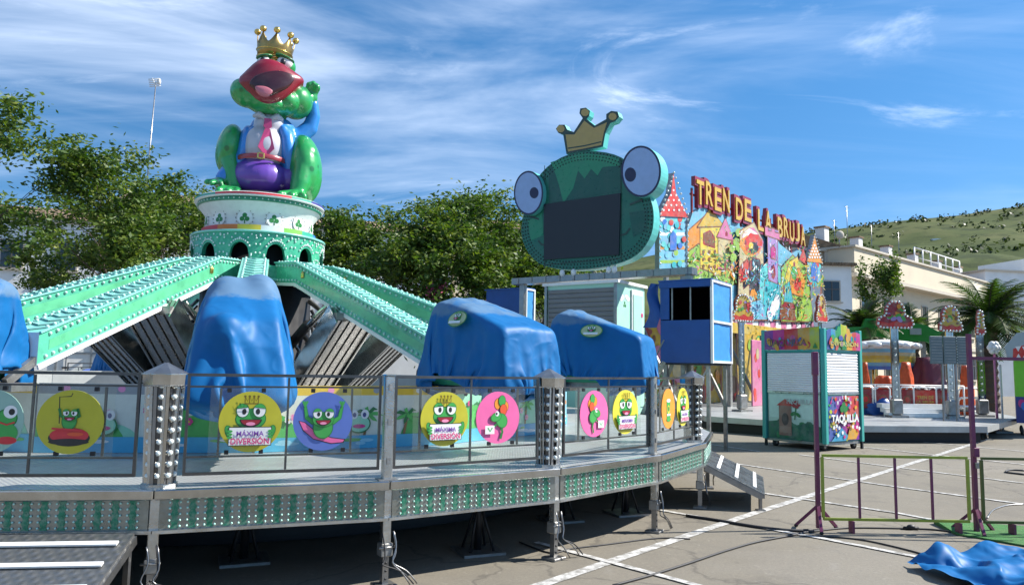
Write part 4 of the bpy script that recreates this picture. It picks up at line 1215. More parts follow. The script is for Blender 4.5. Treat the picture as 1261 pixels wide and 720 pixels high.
# thighs and shins folded, feet
E(mb, 367, 190, -.02, 22, 34, 40, g, (0, -8, 0)); limb(mb, [(368, 178, -.25, 15), (362, 212, -.38, 12), (358, 228, -.42, 9)], g)
for k in (-1, 0, 1): limb(mb, [(358 + k * 4, 228, -.42, 7), (352 + k * 13, 233, -.72, 5)], g)
E(mb, 278, 173, .12, 16, 32, 29, g, (0, 10, 0)); limb(mb, [(276, 180, -.1, 11), (284, 208, -.2, 9), (287, 226, -.25, 8)], g)
E(mb, 318, 200, .1, 30, 26, 28, g)
for k in (-1, 0, 1): limb(mb, [(287 + k * 3, 226, -.3, 6), (281 + k * 10, 232, -.58, 4.5)], g)
# right hand against the cheek, left hand resting down
E(mb, 373, 103, .02, 7, 8, 8, g)
for (a, b) in ((369, 92), (374, 90), (379, 93)): limb(mb, [(373, 101, .0, 4.5), (a, b, -.06, 3.6), (a - 1, b - 1, -.10, 4.2)], g)
E(mb, 270, 216, -.18, 8, 9, 5, g)
for (a, b, c) in ((256, 219, -.28), (262, 222, -.42), (272, 222, -.46)): limb(mb, [(270, 216, -.2, 4.2), (a, b, c, 3.4)], g)
link('frog_body', remesh(mb, .022, 5), statue)
# shirt, jacket, trousers
mb = MB(); E(mb, 318, 172, -.06, 27, 27, 29, G['shirt']); E(mb, 323, 144, -.08, 19, 20, 15, G['shirt'])
link('shirt', remesh(mb, .024, 6), statue)
mb = MB(); E(mb, 315, 207, -.05, 35, 32, 24, G['trou']); E(mb, 350, 205, .02, 16, 24, 20, G['trou']); E(mb, 292, 202, .06, 14, 24, 18, G['trou'])
link('trousers', remesh(mb, .024, 6), statue)
mb = MB()
j = G['jac']
E(mb, 319, 174, .07, 38, 24, 31, j); E(mb, 346, 172, -.10, 12, 19, 29, j, (0, -6, 0)); E(mb, 295, 173, -.04, 9, 18, 27, j, (0, 8, 0)); E(mb, 327, 145, .05, 27, 21, 15, j)
limb(mb, [(343, 152, .05, 11), (358, 151, .08, 10.5), (372, 138, .1, 10), (376, 124, .08, 8.5), (374, 111, .04, 7.5)], j)
limb(mb, [(303, 156, .02, 10), (291, 176, -.04, 9), (279, 200, -.12, 8), (273, 211, -.16, 8.5)], j)
limb(mb, [(339, 150, -.22, 6), (346, 166, -.26, 7), (350, 184, -.22, 8), (348, 198, -.18, 6)], j)
limb(mb, [(305, 154, -.2, 5), (296, 172, -.2, 6), (291, 192, -.18, 5)], j)
link('jacket', remesh(mb, .022, 5), statue)
mb = MB()
for s_ in (-1, 1):
    limb(mb, [(321 + s_ * 3, 142, -.36, 2.5), (321 + s_ * 10, 138, -.33, 4), (321 + s_ * 16, 139, -.27, 2.5)], G['shirt'])
link('collar', remesh(mb, .016, 2), statue)
mb = MB()
mb.lathe([(.43, -.035), (.44, -.02), (.44, .03), (.43, .045)], G['belt'], 40, (fx(317), -.06, fz(188)))
mb.box((fx(315), -.505, fz(188)), (.12, .03, .10), M['gold'], bev=.01); mb.box((fx(315), -.516, fz(188)), (.07, .03, .055), G['belt'])
link('belt', mb.mesh('belt'), statue)
mb = MB()
for (y_, pts) in ((0, [(317, 143), (325, 143), (326, 152), (323, 155), (319, 155), (316, 152)]), (0, [(318, 155), (324, 155), (330, 177), (321, 187), (311, 177)])):
    n = len(pts); f = []
    for dy in (-.02, .02):
        for a, b in pts:
            u = (a - 318) / 27; w = (b - 172) / 29
            yy = -.06 - 26 / 70.5 * math.sqrt(max(.12, 1 - u * u - w * w)) - .03
            if b < 156: yy = min(yy, -.39)
            f.append((fx(a), yy + dy, fz(b)))
    mb.add(f, [tuple(range(n)), tuple(range(2 * n - 1, n - 1, -1))] + [(i, i + n, (i + 1) % n + n, (i + 1) % n) for i in range(n)], G['tie'])
link('necktie', mb.mesh('necktie'), statue)
# mouth: broad red upper lip like a duck's bill, dark throat, tongue
def lipshape(outline, yf, m, bulge):
    """a lofted lip: outline in pixels, bulged towards the viewer"""
    mb = MB(); n = len(outline)
    cx = sum(p[0] for p in outline) / n; cz = sum(p[1] for p in outline) / n
    lv = []; K = 7
    for k in range(K + 1):
        t = k / K; s_ = math.sqrt(max(0, 1 - t * t)) if k < K else 0.02
        lv.append([(fx(cx + (x - cx) * s_), yf(cx + (x - cx) * s_) - bulge * t, fz(cz + (z - cz) * s_)) for x, z in outline])
    vs = [v for l in lv for v in l]
    fs = [(k * n + i, k * n + (i + 1) % n, (k + 1) * n + (i + 1) % n, (k + 1) * n + i) for k in range(K) for i in range(n)] + [tuple(range(K * n, K * n + n))]
    bk = len(vs); vs += [(x, y + .25, z) for x, y, z in lv[0]]
    fs += [(i, bk + i, bk + (i + 1) % n, (i + 1) % n) for i in range(n)]
    mb.add(vs, fs, m, True)
    return mb
def smooth_loop(p, it=2):
    for _ in range(it):
        q = []
        for i in range(len(p)):
            a, b = p[i], p[(i + 1) % len(p)]
            q += [(a[0] * .75 + b[0] * .25, a[1] * .75 + b[1] * .25), (a[0] * .25 + b[0] * .75, a[1] * .25 + b[1] * .75)]
        p = q
    return p
yb = lambda x: -.46 - .14 * (1 - ((x - 318) / 45) ** 2)
lipshape(smooth_loop([(283, 107), (293, 96), (305, 83), (318, 79), (333, 82), (347, 88), (363, 95), (355, 104), (346, 115), (335, 125), (324, 131), (311, 130), (297, 120)]), yb, G['lip'], .16).build('lips', statue)
lipshape(smooth_loop([(297, 113), (304, 104), (317, 98), (333, 94), (351, 97), (343, 111), (331, 119), (322, 125), (311, 124), (302, 117)]), lambda x: yb(x) - .15, G['mouth'], .035).build('throat', statue)
lipshape(smooth_loop([(303, 117), (311, 115.5), (319, 116), (326, 120), (320, 126), (310, 125)]), lambda x: yb(x) - .182, G['tongue'], .018).build('tongue', statue)
for (px, py, rx, rz, tilt, pd) in ((313, 77, 7.5, 6.5, -14, -1.5), (337, 75, 9.5, 7, 16, -2)):
    mb = MB(); E(mb, px, py, -.36, rx, 6, rz, G['eye'])
    o = mb.build('eye', statue)
    mb = MB(); E(mb, px + pd, py + 1.2, -.435, 3.2, 2.4, 3.8, G['pup']); mb.build('pupil', o)
    mb = MB(); E(mb, px, py - 5.2, -.36, rx + 2.5, 8, 2.6, G['brow'], (0, tilt, 0)); mb.build('eyelid', statue)
# crown
M['bronze'] = mat('aged_gilt', (0.46, 0.31, 0.11), 0.34, 0.85, 0.3, 7, dirt=(.12, .08, .04), dirt_amt=.5, dscale=6)
mb = MB(); n = 72; vs, fs = [], []
cw = .30
for i in range(n):
    q = 2 * math.pi * i / n; u = (i % 9) / 9
    hgt = .20 + .17 * (abs(u - .5) * 2) ** 1.5
    for (r_, z) in ((cw * .93, 0), (cw, .10), (cw * 1.02, .16), (cw * 1.08, hgt)): vs.append((r_ * math.cos(q), r_ * math.sin(q), z))
for i in range(n):
    k = (i + 1) % n
    for a in range(3): fs.append((i * 4 + a, k * 4 + a, k * 4 + a + 1, i * 4 + a + 1))
mb.add(vs, fs, M['bronze'], True)
for z, r_ in ((0.0, cw * .94), (.11, cw * 1.0)): mb.lathe([(r_ - .006, z - .012), (r_ + .018, z), (r_ - .006, z + .016)], M['gold'], 48)
for i in range(8):
    q = 2 * math.pi * i * 9 / n
    mb.ell((cw * 1.09 * math.cos(q), cw * 1.09 * math.sin(q), .40), (.06, .06, .05), M['gold'], None, 12, 8)
o = mb.build('crown', statue, (fx(324), -.03, fz(65)), (R(4), R(5), 0))
sm = o.modifiers.new('thick', 'SOLIDIFY'); sm.thickness = .014
mb = MB()
for i in range(5):
    q = math.pi * 2 * i / 5; mb.ell((.15 * math.cos(q), .15 * math.sin(q), 0), (.06, .06, .05), M['gold'], None, 12, 8)
mb.lathe([(.17, -.06), (.2, -.02), (.17, .02)], M['gold'], 24)
mb.build('crown_rest', statue, (fx(324), -.03, fz(67)))
mb = MB(); mb.lathe([(.78, 0), (.80, .05), (.7, .10), (.3, .13), (.01, .14)], M['black'], 36, (fx(320), 0, -.005)); mb.build('plinth', statue)
# ================================================================ frog-head screen, cabin, booths
RC = -R(35)                                   # plane of sign and cabin: the right end comes nearer
ux = Vector((math.cos(RC), math.sin(RC), 0)); un = Vector((math.sin(RC), -math.cos(RC), 0))
O = at(718, 332, 18.2)
def onplane(px, py, o=O, n=un):
    """where the view ray meets the sign's plane, in plane coordinates"""
    d = ray(px, py); c = Vector((0, 0, H)); t = (o - c).dot(n) / d.dot(n)
    p = c + d * t - o
    return (p.dot(ux), p.z)
sign = thing('frog_screen', 'big green frog head sign with dark blank screen, blue eyes and gold crown', 'sign', O, RC)
K = dict(gr=paint((0.012, 0.13, 0.085), .3), gr2=paint((0.008, 0.085, 0.06), .3), lt=paint((0.02, 0.22, 0.11), .3), scr=mat('dead_screen', (0.012, 0.018, 0.028), .5, 0, .1, 4), rim=paint((0.10, 0.48, 0.44)), bl=paint((0.29, 0.41, 0.66)), bl2=paint((0.20, 0.28, 0.60)), nv=paint((0.012, 0.016, 0.06)), gold=paint((0.42, 0.30, 0.10)), gd2=paint((0.02, 0.05, 0.04)))
Pp = lambda L_: [onplane(a, b) for a, b in L_]
head = smooth_loop([(640, 292), (645, 262), (650, 236), (676, 200), (716, 184), (764, 190), (788, 214), (800, 240), (806, 262), (803, 292), (783, 318), (742, 330), (692, 333), (658, 324)], 2)
hp = Pp(head)
mb = MB(); mb.prism(hp, 0, .34, K['gr'], K['rim'])
hb = mb.build('head_panel', sign)
A = Art(step=.0012, y=-.004)
cxh = sum(p[0] for p in hp) / len(hp); czh = sum(p[1] for p in hp) / len(hp)
A.poly(Pp([(676, 205), (716, 190), (764, 196), (764, 236), (738, 240), (700, 247), (676, 250)]), K['gr2'])
A.poly(Pp([(678, 200), (716, 188), (762, 194), (763, 204), (742, 206), (736, 216), (728, 208), (720, 220), (712, 210), (706, 232), (694, 250), (688, 226), (684, 214)]), K['lt'])
A.poly(Pp([(650, 272), (668, 262), (669, 290), (654, 296)]), K['lt']); A.poly(Pp([(775, 262), (798, 258), (796, 284), (780, 292)]), K['gr2'])
A.stroke(Pp([(663, 296), (667, 301), (672, 302)]), .05, K['gd2']); A.stroke(Pp([(764, 290), (771, 288), (776, 281)]), .05, K['gd2'])
for (a_, b_) in (((671, 204), (671, 330)), ((765, 196), (765, 322)), ((671, 326), (765, 318))): A.stroke(Pp([a_, b_]), .02, K['gd2'])
A.stroke(Pp([(652, 266), (664, 270)]), .05, K['gd2']); A.stroke(Pp([(776, 252), (792, 246)]), .05, K['gd2'])
A.build('face_paint', sign)
mb = MB(); sp = Pp([(671, 252), (765, 238), (763, 314), (671, 320)]); mb.prism(sp, -.05, -.002, K['scr']); mb.build('screen', sign)
def dots(poly, step, inset, y):
    cx = sum(p[0] for p in poly) / len(poly); cz = sum(p[1] for p in poly) / len(poly); pts = []; acc = 0
    for i in range(len(poly)):
        a, b = Vector(poly[i]), Vector(poly[(i + 1) % len(poly)]); d = (b - a).length
        while acc < d:
            p = a.lerp(b, acc / d); v = Vector((cx, cz)) - p; p = p + v.normalized() * inset
            pts.append((p.x, y, p.y)); acc += step
        acc -= d
    return pts
mb = MB()
for ins in (.05, .13, .21): mb.bulbs(dots(hp, .10, ins, -.006), .018, M['black'])
tag(link('bulb_string', mb.mesh('bulb_string'), hb), kind='stuff')
for (px, py, rx, ry, ppx, ppy, pr) in ((655, 239, 18, 27, 662, 239, 5.5), (793, 213, 24.5, 31.5, 780, 217, 7)):
    rp = Pp([(px + rx * math.cos(i * 2 * math.pi / 40), py + ry * math.sin(i * 2 * math.pi / 40)) for i in range(40)])
    mb = MB(); mb.prism(rp, -.16, .26, K['nv'], K['rim']); e = mb.build('eye', sign)
    A = Art(step=.0009, y=-.162)
    A.poly(Pp([(px + rx * .9 * math.cos(i * 2 * math.pi / 40), py + ry * .92 * math.sin(i * 2 * math.pi / 40)) for i in range(40)]), K['bl'])
    A.poly(Pp([(ppx + pr * math.cos(i * .2618), ppy + pr * 1.25 * math.sin(i * .2618)) for i in range(24)]), K['nv'])
    link('iris', A.mb.mesh('iris'), e)
mb = MB(); mb.prism(Pp([(698, 190), (694, 166), (688, 164), (685, 159), (689, 154), (696, 154), (699, 160), (707, 163), (718, 146), (714, 140), (715, 134), (722, 133), (727, 137), (726, 143), (723, 147), (733, 155), (747, 147), (747, 141), (753, 137), (761, 138), (763, 144), (758, 150), (752, 152), (746, 164), (743, 181)]), -.02, .20, K['gd2'], K['rim'])
c_ = mb.build('crown', sign)
A = Art(step=.0009, y=-.022)
A.poly(Pp([(700, 187), (697, 166), (708, 166), (720, 149), (732, 158), (748, 151), (744, 164), (741, 179)]), K['gold']); A.stroke(Pp([(700, 183), (720, 180), (741, 175)]), .035, K['gd2'])
for (x, y_) in ((691, 159), (721, 139), (755, 144)): A.poly(Pp([(x + 5 * math.cos(i * .5236), y_ + 4.6 * math.sin(i * .5236)) for i in range(12)]), K['gold'])
link('crown_face', A.mb.mesh('crown_face'), c_)
# truss that carries the sign
mb = MB()
L_, Rr = onplane(630, 347), onplane(852, 333)
zb_ = onplane(718, 341)[1]
mb.box(((L_[0] + Rr[0]) / 2, .17, zb_), (Rr[0] - L_[0], .34, .16), M['galv'])
x = L_[0] + .2
while x < Rr[0]:
    mb.box((x, -.01, zb_), (.05, .02, .14), M['steel']); x += .42
for px in (688, 702, 745, 752):
    x = onplane(px, 340)[0]; mb.bar((x, .1, zb_ + .05), (x + .1, .1, .12), .05, .05, M['white']); mb.ell((x + .1, .0, zb_ + .13), (.07, .07, .09), M['white'], nu=10, nv=6)
mb.build('truss_beam', sign)
# posts to the ground
for px in (640, 845):
    x = onplane(px, 340)[0]
    mb = MB(); mb.box((x, .17, (zb_ - .08 - O.z) / 2 + 0), (.14, .14, O.z + zb_ - .08), M['galv']); mb.box((x, .17, -O.z + .02), (.4, .4, .04), M['steel']); mb.build('support_post', sign)
# cabin with roller shutter
co = at(760, 345, 17.4); n2 = un
def oncab(px, py): 
    d = ray(px, py); c = Vector((0, 0, H)); t = (co - c).dot(un) / d.dot(un); p = c + d * t - co; return (p.dot(ux), p.z)
cabw = -oncab(672, 350)[0]
cd = 1.5
cabin = thing('control_cabin', 'grey roller shutter cabin with pale mint side door under the frog head sign', 'cabin', (co.x, co.y, 0), RC)
zt_ = co.z
M['shut'] = mat('grey_shutter', (0.20, 0.20, 0.205), .45, .3, .15, 4, dirt=(.1, .1, .09), dirt_amt=.4)
M['mintp'] = mat('pale_mint_panel', (0.36, 0.66, 0.52), .35, 0, .06, 3, dirt=(.5, .55, .48), dirt_amt=.35, dscale=2)
mb = MB(); mb.box((-cabw / 2, cd / 2, zt_ / 2 + .02), (cabw, cd, zt_ - .1), M['mintp'])
mb.box((-cabw / 2, cd / 2, zt_ - .02), (cabw + .12, cd + .12, .07), M['white']); mb.build('cabin_body', cabin)
mb = MB()
nsl = 14
for i in range(nsl):
    z = zt_ - .16 - i * .115
    mb.prism([(-.02, z), (-.035, z - .03), (-.03, z - .085), (-.012, z - .11), (0.002, z - .11), (0.002, z)], 0, 1, M['shut'], None, Matrix(((0, -(cabw - .16), 0, -.06), (1, 0, 0, 0), (0, 0, 1, 0), (0, 0, 0, 1))))
mb.box((-.03, -.03, zt_ / 2), (.06, .06, zt_ - .14), M['galv']); mb.box((-cabw + .04, -.03, zt_ / 2), (.07, .06, zt_ - .14), M['galv']); mb.build('roller_shutter', cabin)
mb = MB(); mb.box((.02, cd * .68, zt_ - 1.15), (.05, .62, 2.0), M['white'], bev=.01); mb.box((.035, cd * .68, zt_ - 1.2), (.05, .50, 1.86), M['mintp']); mb.box((.065, cd * .5, zt_ - 1.5), (.03, .04, .12), M['galv'])
for z in (.75, 1.6): 
    for q in range(5): mb.ell((.062, cd * .82 + .035 * math.cos(q * 1.257), zt_ - z + .035 * math.sin(q * 1.257)), (.008, .03, .03), C_['mag'], nu=8, nv=6)
mb.build('door', cabin)
mb = MB()
for (yy, z, r_) in ((.36, .50, .05), (.33, .57, .05), (.39, .57, .05)): mb.ell((.0, cd * yy / 1.2 - .05, zt_ - z), (.006, r_ * .7, r_ * .8), C_['gd'], nu=10, nv=6)
for (yy, z) in ((.22, .42), (.28, .38), (.5, .36), (.58, .40)): mb.ell((.0, yy, zt_ - z), (.005, .10, .06), M['white'], nu=10, nv=6)
mb.build('clover_decal', cabin)

def tarp_booth(name, label, corner_px, top_y, bot_y, Y, wfront_px, side_px, open_front=True, legs=True):
    p = at(corner_px, top_y, Y); zt = p.z; zb0 = at(corner_px, bot_y, Y).z
    d = ray(wfront_px, top_y); c = Vector((0, 0, H)); t = (p - c).dot(un) / d.dot(un); w = -((c + d * t - p).dot(ux))
    us = Vector((math.sin(-RC), math.cos(RC), 0))
    d = ray(side_px, top_y); t = (p - c).dot(ux) / d.dot(ux); dep = (c + d * t - p).dot(-un)
    dep = max(.3, min(2.0, dep))
    b = thing(name, label, 'booth', (p.x, p.y, 0), RC)
    h = zt - zb0
    mt = mat('blue_booth_sheet', (0.008, 0.066, 0.27), .4, 0, .2, 3, .25, 9)
    lt = mat('sunlit_blue_sheet', (0.05, 0.26, 0.62), .4, 0, .15, 3, .3, 7)  # same sheeting, sunlight on the side painted in as a lighter blue
    mb = MB()
    fh = h * .52 if open_front else h
    mb.box((-w / 2, .02, zb0 + fh / 2), (w - .06, .025, fh), mt)
    if open_front:
        mb.box((-w + .12, .01, zb0 + h * .76), (.20, .03, h * .46), mt); mb.box((-w / 2, .0, zt - .07), (w, .05, .13), mt)
    mb.box((-w / 2, dep - .06, zb0 + h * .5), (w - .12, .02, h * .96), mat('interior_shade_black', (.006, .006, .007), .95, 0, .2, 4, spec=.05)); mb.box((-w + .05, dep / 2, zb0 + h * .5), (.02, dep - .14, h * .96), mat('interior_shade_black', (0, 0, 0))); mb.box((-.04, dep / 2, zb0 + h * .5), (.02, dep - .14, h * .96), mat('interior_shade_black', (0, 0, 0)))  # black inner sheets added, the interior's shade painted as colour
    mb.box((-w + .02, dep / 2, zb0 + h / 2), (.03, dep - .08, h), mt); mb.box((-w / 2, dep - .02, zb0 + h / 2), (w - .06, .03, h), mt)
    mb.box((-w / 2, dep / 2, zt + .015), (w + .04, dep + .04, .03), mt); mb.box((-w / 2, dep / 2, zb0 - .02), (w, dep, .04), M['black'])
    mb.build('cover_sheets', b)
    mb = MB()
    for (z0, z1) in ((zb0 + .04, zb0 + h * .5 - .03), (zb0 + h * .5 + .03, zt - .04)):
        n = 8; vs = [(.005 + .022 * noise.noise(Vector((i * .5, j * .6, z0))), .05 + (dep - .1) * i / n, z0 + (z1 - z0) * j / n) for i in range(n + 1) for j in range(n + 1)]
        mb.add(vs, [(i * (n + 1) + j, (i + 1) * (n + 1) + j, (i + 1) * (n + 1) + j + 1, i * (n + 1) + j + 1) for i in range(n) for j in range(n)], lt, True)
    mb.build('side_sheet', b)
    mb = MB()
    for y_ in (.02, dep - .02): mb.bar((.015, y_, zb0), (.015, y_, zt), .05, .05, M['white'], (0, 1, 0))
    for z in (zb0 + .03, zb0 + h * .5, zt - .02): mb.bar((.018, .04, z), (.018, dep - .04, z), .045, .045, M['white'])
    for x in (-w * .76, -w * .4): mb.bar((x, .05, zb0), (x, .05, zt), .03, .03, M['steel'], (0, 1, 0))
    mb.build('frame', b)
    if legs:
        mb = MB()
        for x in (-w + .1, -.1):
            for y_ in (.1, dep - .1): mb.bar((x, y_, 0), (x, y_, zb0 - .04), .07, .07, M['steel'], (0, 1, 0))
        mb.bar((-w + .1, .1, .3), (-.1, .1, zb0 - .1), .04, .04, M['steel']); mb.build('stilts', b)
    return b, w, dep, zb0, zt
bth, bw, bd, bz0, bzt = tarp_booth('covered_booth', 'dark blue sheeted booth with open black front, raised on stilts beside the witch train', 875, 344, 447, 15.2, 812, 899)
mb = MB()                                       # loose flap tied at its left edge
vs = []
for i in range(9):
    for j in range(9):
        u, v = i / 8, j / 8
        vs.append((-bw - .02 - .30 * u * (.4 + .6 * v) - .05 * math.sin(v * 7), .03 - .12 * u + .05 * math.sin(v * 5 + u * 4), bzt - .03 - (bzt - bz0) * .55 * v))
mb.add(vs, [(i * 9 + j, (i + 1) * 9 + j, (i + 1) * 9 + j + 1, i * 9 + j + 1) for i in range(8) for j in range(8)], mat('blue_booth_sheet', (0, 0, 0)), True); mb.build('loose_flap', bth)
mb = MB()                                       # little folding steps under it
for i in range(6):
    mb.box((-bw - .35 + .09 * i, -.1, .5 + i * .2), (.22, .5, .03), M['alu'])
for y_ in (-.34, .14):
    mb.bar((-bw - .4, y_, .4), (-bw + .25, y_, 1.85), .03, .08, M['galv']); mb.bar((-bw - .4, y_, 1.1), (-bw + .25, y_, 2.3), .025, .025, M['galv'])
mb.bar((-bw - .4, -.34, .0), (-bw - .4, -.34, 1.1), .03, .03, M['galv'], (0, 1, 0)); mb.build('folding_steps', bth)
tarp_booth('covered_stall', 'low blue sheeted stall between the trees and the grey shutter cabin', 647, 355, 440, 20.5, 598, 658, False)

# ================================================================ witch train ride
ft0, ft1 = at(853, 258, 24.0), at(992, 297, 31.5)
fd = (ft1 - ft0); fd.z = 0; FLEN = fd.length; fd.normalize(); FR = math.atan2(fd.y, fd.x); fnm = Vector((fd.y, -fd.x, 0))
FO = Vector((ft0.x, ft0.y, 0))
def onfac(px, py, off=0.0):
    o = FO + fnm * off; c = Vector((0, 0, H)); d = ray(px, py); t = (o - c).dot(fnm) / d.dot(fnm); p = c + d * t - o; return (p.dot(fd), p.z)
def FP(L_, off=0.0): return [onfac(a, b, off) for a, b in L_]
fac = thing('ride_facade', 'tall painted fairy tale backboard of the witch train ride with castle and waterfall scenes', 'facade', FO, FR)
def art(c):
    mx_, mn_ = max(c), min(c)
    if mx_ - mn_ > .15: c = tuple(max(0, (q - mn_ * .35) * .80) for q in c)
    return mat('art_%02x%02x%02x' % tuple(int(q * 255) for q in c), c, .42, 0, .30, 3.2, dirt=tuple(min(1, q * .5 + .16) for q in (c[2] * .4 + c[0] * .6, c[0] * .3 + c[1] * .7, c[1] * .4 + c[2] * .6)), dirt_amt=.7, dscale=4.5)
T_ = dict(org=art((0.80, 0.30, 0.03)), yel=art((0.82, 0.62, 0.06)), ylw2=art((0.70, 0.46, 0.06)), grn=art((0.10, 0.42, 0.06)), dgr=art((0.03, 0.20, 0.05)), lgr=art((0.36, 0.58, 0.08)), teal=art((0.05, 0.50, 0.55)), sky=art((0.28, 0.62, 0.80)), wht=art((0.80, 0.80, 0.78)), red=art((0.70, 0.04, 0.03)), drd=art((0.34, 0.02, 0.03)), blk=art((0.02, 0.02, 0.025)), pink=art((0.80, 0.30, 0.48)), lil=art((0.56, 0.40, 0.70)), brn=art((0.26, 0.10, 0.04)), blu=art((0.05, 0.20, 0.62)), cream=art((0.80, 0.68, 0.42)), aqua=art((0.20, 0.70, 0.68)), mag=art((0.62, 0.03, 0.25)))
out = FP([(845, 352), (846, 282), (853, 262), (868, 252), (888, 256), (898, 268), (905, 262), (912, 280), (925, 272), (936, 292), (940, 278), (954, 284), (960, 300), (975, 312), (985, 306), (996, 330), (1000, 398), (905, 396), (893, 350)])
mb = MB(); mb.prism(out, 0, .16, T_['sky'], M['steel'])
back = mb.build('backboard', fac)
A = Art(step=.0009)
rn = random.Random(11)
def leaf_dab(px, py, l, w, q, m):
    c, s_ = math.cos(q), math.sin(q)
    A.poly(FP([(px + a * c - b * s_, py + a * s_ + b * c) for a, b in ((-l, 0), (-l * .3, -w), (l * .4, -w * .8), (l, 0), (l * .4, w * .7), (-l * .3, w))]), T_[m])
def blob(px, py, rx, ry, m, off=0, k=14, jit=.18):
    A.poly(FP([(px + rx * (1 + rn.uniform(-jit, jit)) * math.cos(i * 2 * math.pi / k), py + ry * (1 + rn.uniform(-jit, jit)) * math.sin(i * 2 * math.pi / k)) for i in range(k)]), T_[m])
def pg(L_, m):
    P_ = FP(L_); A.poly(P_, T_[m]); A.stroke(P_ + [P_[0]], .05, T_['brn'] if m not in ('blk', 'brn') else T_['drd'])
# orange hill, yellow house with roofs
pg([(846, 350), (847, 284), (872, 262), (893, 280), (908, 350)], 'org'); pg([(846, 352), (847, 310), (860, 300), (885, 315), (906, 350)], 'lgr')
pg([(862, 330), (862, 278), (874, 262), (888, 276), (888, 340)], 'yel'); pg([(858, 280), (874, 256), (892, 279)], 'ylw2'); pg([(866, 300), (866, 288), (874, 284), (880, 292), (880, 305)], 'brn')
pg([(884, 320), (884, 290), (893, 282), (902, 296), (902, 335)], 'cream'); pg([(882, 292), (893, 268), (904, 297)], 'pink')
for i in range(3):
    for j in range(3): blob(866 + 7 * i, 310 + 9 * j, 1.6, 2.6, 'brn', k=6)
for i in range(90): leaf_dab(rn.uniform(848, 908), rn.uniform(312, 350), rn.uniform(1.5, 4.5), rn.uniform(.5, 1.4), rn.uniform(0, 3.14), rn.choice(['grn', 'lgr', 'dgr', 'yel', 'pink', 'wht', 'org']))
for i in range(8): blob(rn.uniform(897, 908), rn.uniform(285, 330), 4, 5, rn.choice(['lgr', 'grn']))
# pale glow, black tree with a red crown
pg([(905, 372), (908, 284), (925, 274), (936, 296), (938, 376)], 'cream'); blob(922, 298, 13, 17, 'pink'); blob(921, 292, 9, 9, 'wht')
blob(922, 302, 13, 14, 'org'); blob(923, 300, 11, 12, 'red'); blob(924, 305, 6, 7, 'blk'); blob(921, 303, 3, 4, 'yel')
pg([(910, 325), (920, 316), (932, 320), (938, 356), (932, 352), (930, 372), (920, 372), (919, 350), (912, 356)], 'blk'); pg([(905, 332), (918, 318), (918, 344), (908, 348)], 'red')
blob(924, 366, 5, 10, 'org'); blob(918, 372, 8, 8, 'cream')
# water, lilac tower, green valley
pg([(930, 394), (932, 330), (945, 320), (960, 330), (964, 394)], 'aqua'); pg([(934, 394), (938, 345), (948, 338), (956, 350), (958, 394)], 'teal'); pg([(908, 394), (912, 374), (934, 368), (940, 394)], 'sky')
pg([(942, 345), (941, 290), (939, 280), (955, 284), (954, 294), (954, 350)], 'lil'); pg([(938, 290), (938, 279), (942, 280), (942, 284), (946, 285), (946, 281), (950, 282), (950, 286), (956, 288), (956, 296)], 'pink'); pg([(945, 318), (945, 306), (948, 302), (951, 307), (951, 320)], 'mag'); blob(948, 335, 3, 8, 'drd')
pg([(958, 396), (958, 330), (972, 314), (990, 330), (998, 396)], 'lgr'); pg([(962, 345), (968, 322), (978, 316), (984, 340), (976, 356)], 'yel'); pg([(966, 360), (970, 336), (980, 330), (988, 346), (984, 366)], 'org'); blob(978, 350, 5, 9, 'red'); blob(974, 336, 4, 8, 'grn')
pg([(980, 320), (985, 306), (992, 328)], 'red'); pg([(960, 392), (962, 352), (968, 346), (976, 392)], 'teal')
pg([(956, 392), (957, 376), (974, 378), (976, 394)], 'brn'); pg([(957, 378), (962, 372), (974, 374), (975, 380)], 'drd')
for (x, y_) in ((948, 380), (952, 372), (944, 386)): blob(x, y_, 3.5, 9, 'wht')
for i in range(70):
    x = rn.uniform(908, 998); y_ = rn.uniform(318 + (x - 908) * .1, 392)
    wet = x < 962
    for q in range(3): leaf_dab(x + rn.uniform(-3, 3), y_ + rn.uniform(-3, 3), rn.uniform(1.2, 4), rn.uniform(.3, .9), rn.gauss(1.57, .4) if wet else rn.uniform(0, 3.14), rn.choice(['wht', 'sky', 'aqua', 'teal', 'wht', 'blu'] if wet else ['lgr', 'yel', 'grn', 'org', 'dgr', 'cream', 'red']))
for i in range(40):
    x = rn.uniform(850, 905); leaf_dab(x, rn.uniform(285, 348), rn.uniform(1, 3.4), rn.uniform(.3, .8), rn.uniform(0, 3.14), rn.choice(['yel', 'brn', 'red', 'wht', 'lgr', 'dgr']))
for i in range(420):
    x = rn.uniform(850, 997); y_ = rn.uniform(272 + (x - 850) * .28, 350 if x < 906 else 393)
    pal = ['yel', 'org', 'lgr', 'grn', 'dgr', 'brn', 'red', 'cream'] if (x < 906 or x > 962) else ['wht', 'aqua', 'teal', 'blu', 'sky', 'lil', 'mag', 'dgr']
    leaf_dab(x, y_, rn.uniform(.8, 3.0), rn.uniform(.2, .6), rn.gauss(1.3, .8), rn.choice(pal))
for (x, y_, k_) in ((899, 318, 1.0), (866, 322, .8), (987, 350, .9), (938, 352, .7)):      # small twisting trees in the picture
    pg([(x - 1.2 * k_, y_ + 16 * k_), (x - .6 * k_, y_), (x + .6 * k_, y_), (x + 1.4 * k_, y_ + 16 * k_)], 'brn')
    for q in range(26): leaf_dab(x + rn.gauss(0, 3.2) * k_, y_ - 2 + rn.gauss(0, 4) * k_, rn.uniform(1, 2.6), rn.uniform(.4, .9), rn.uniform(0, 3.14), rn.choice(['grn', 'lgr', 'dgr', 'dgr', 'yel']))
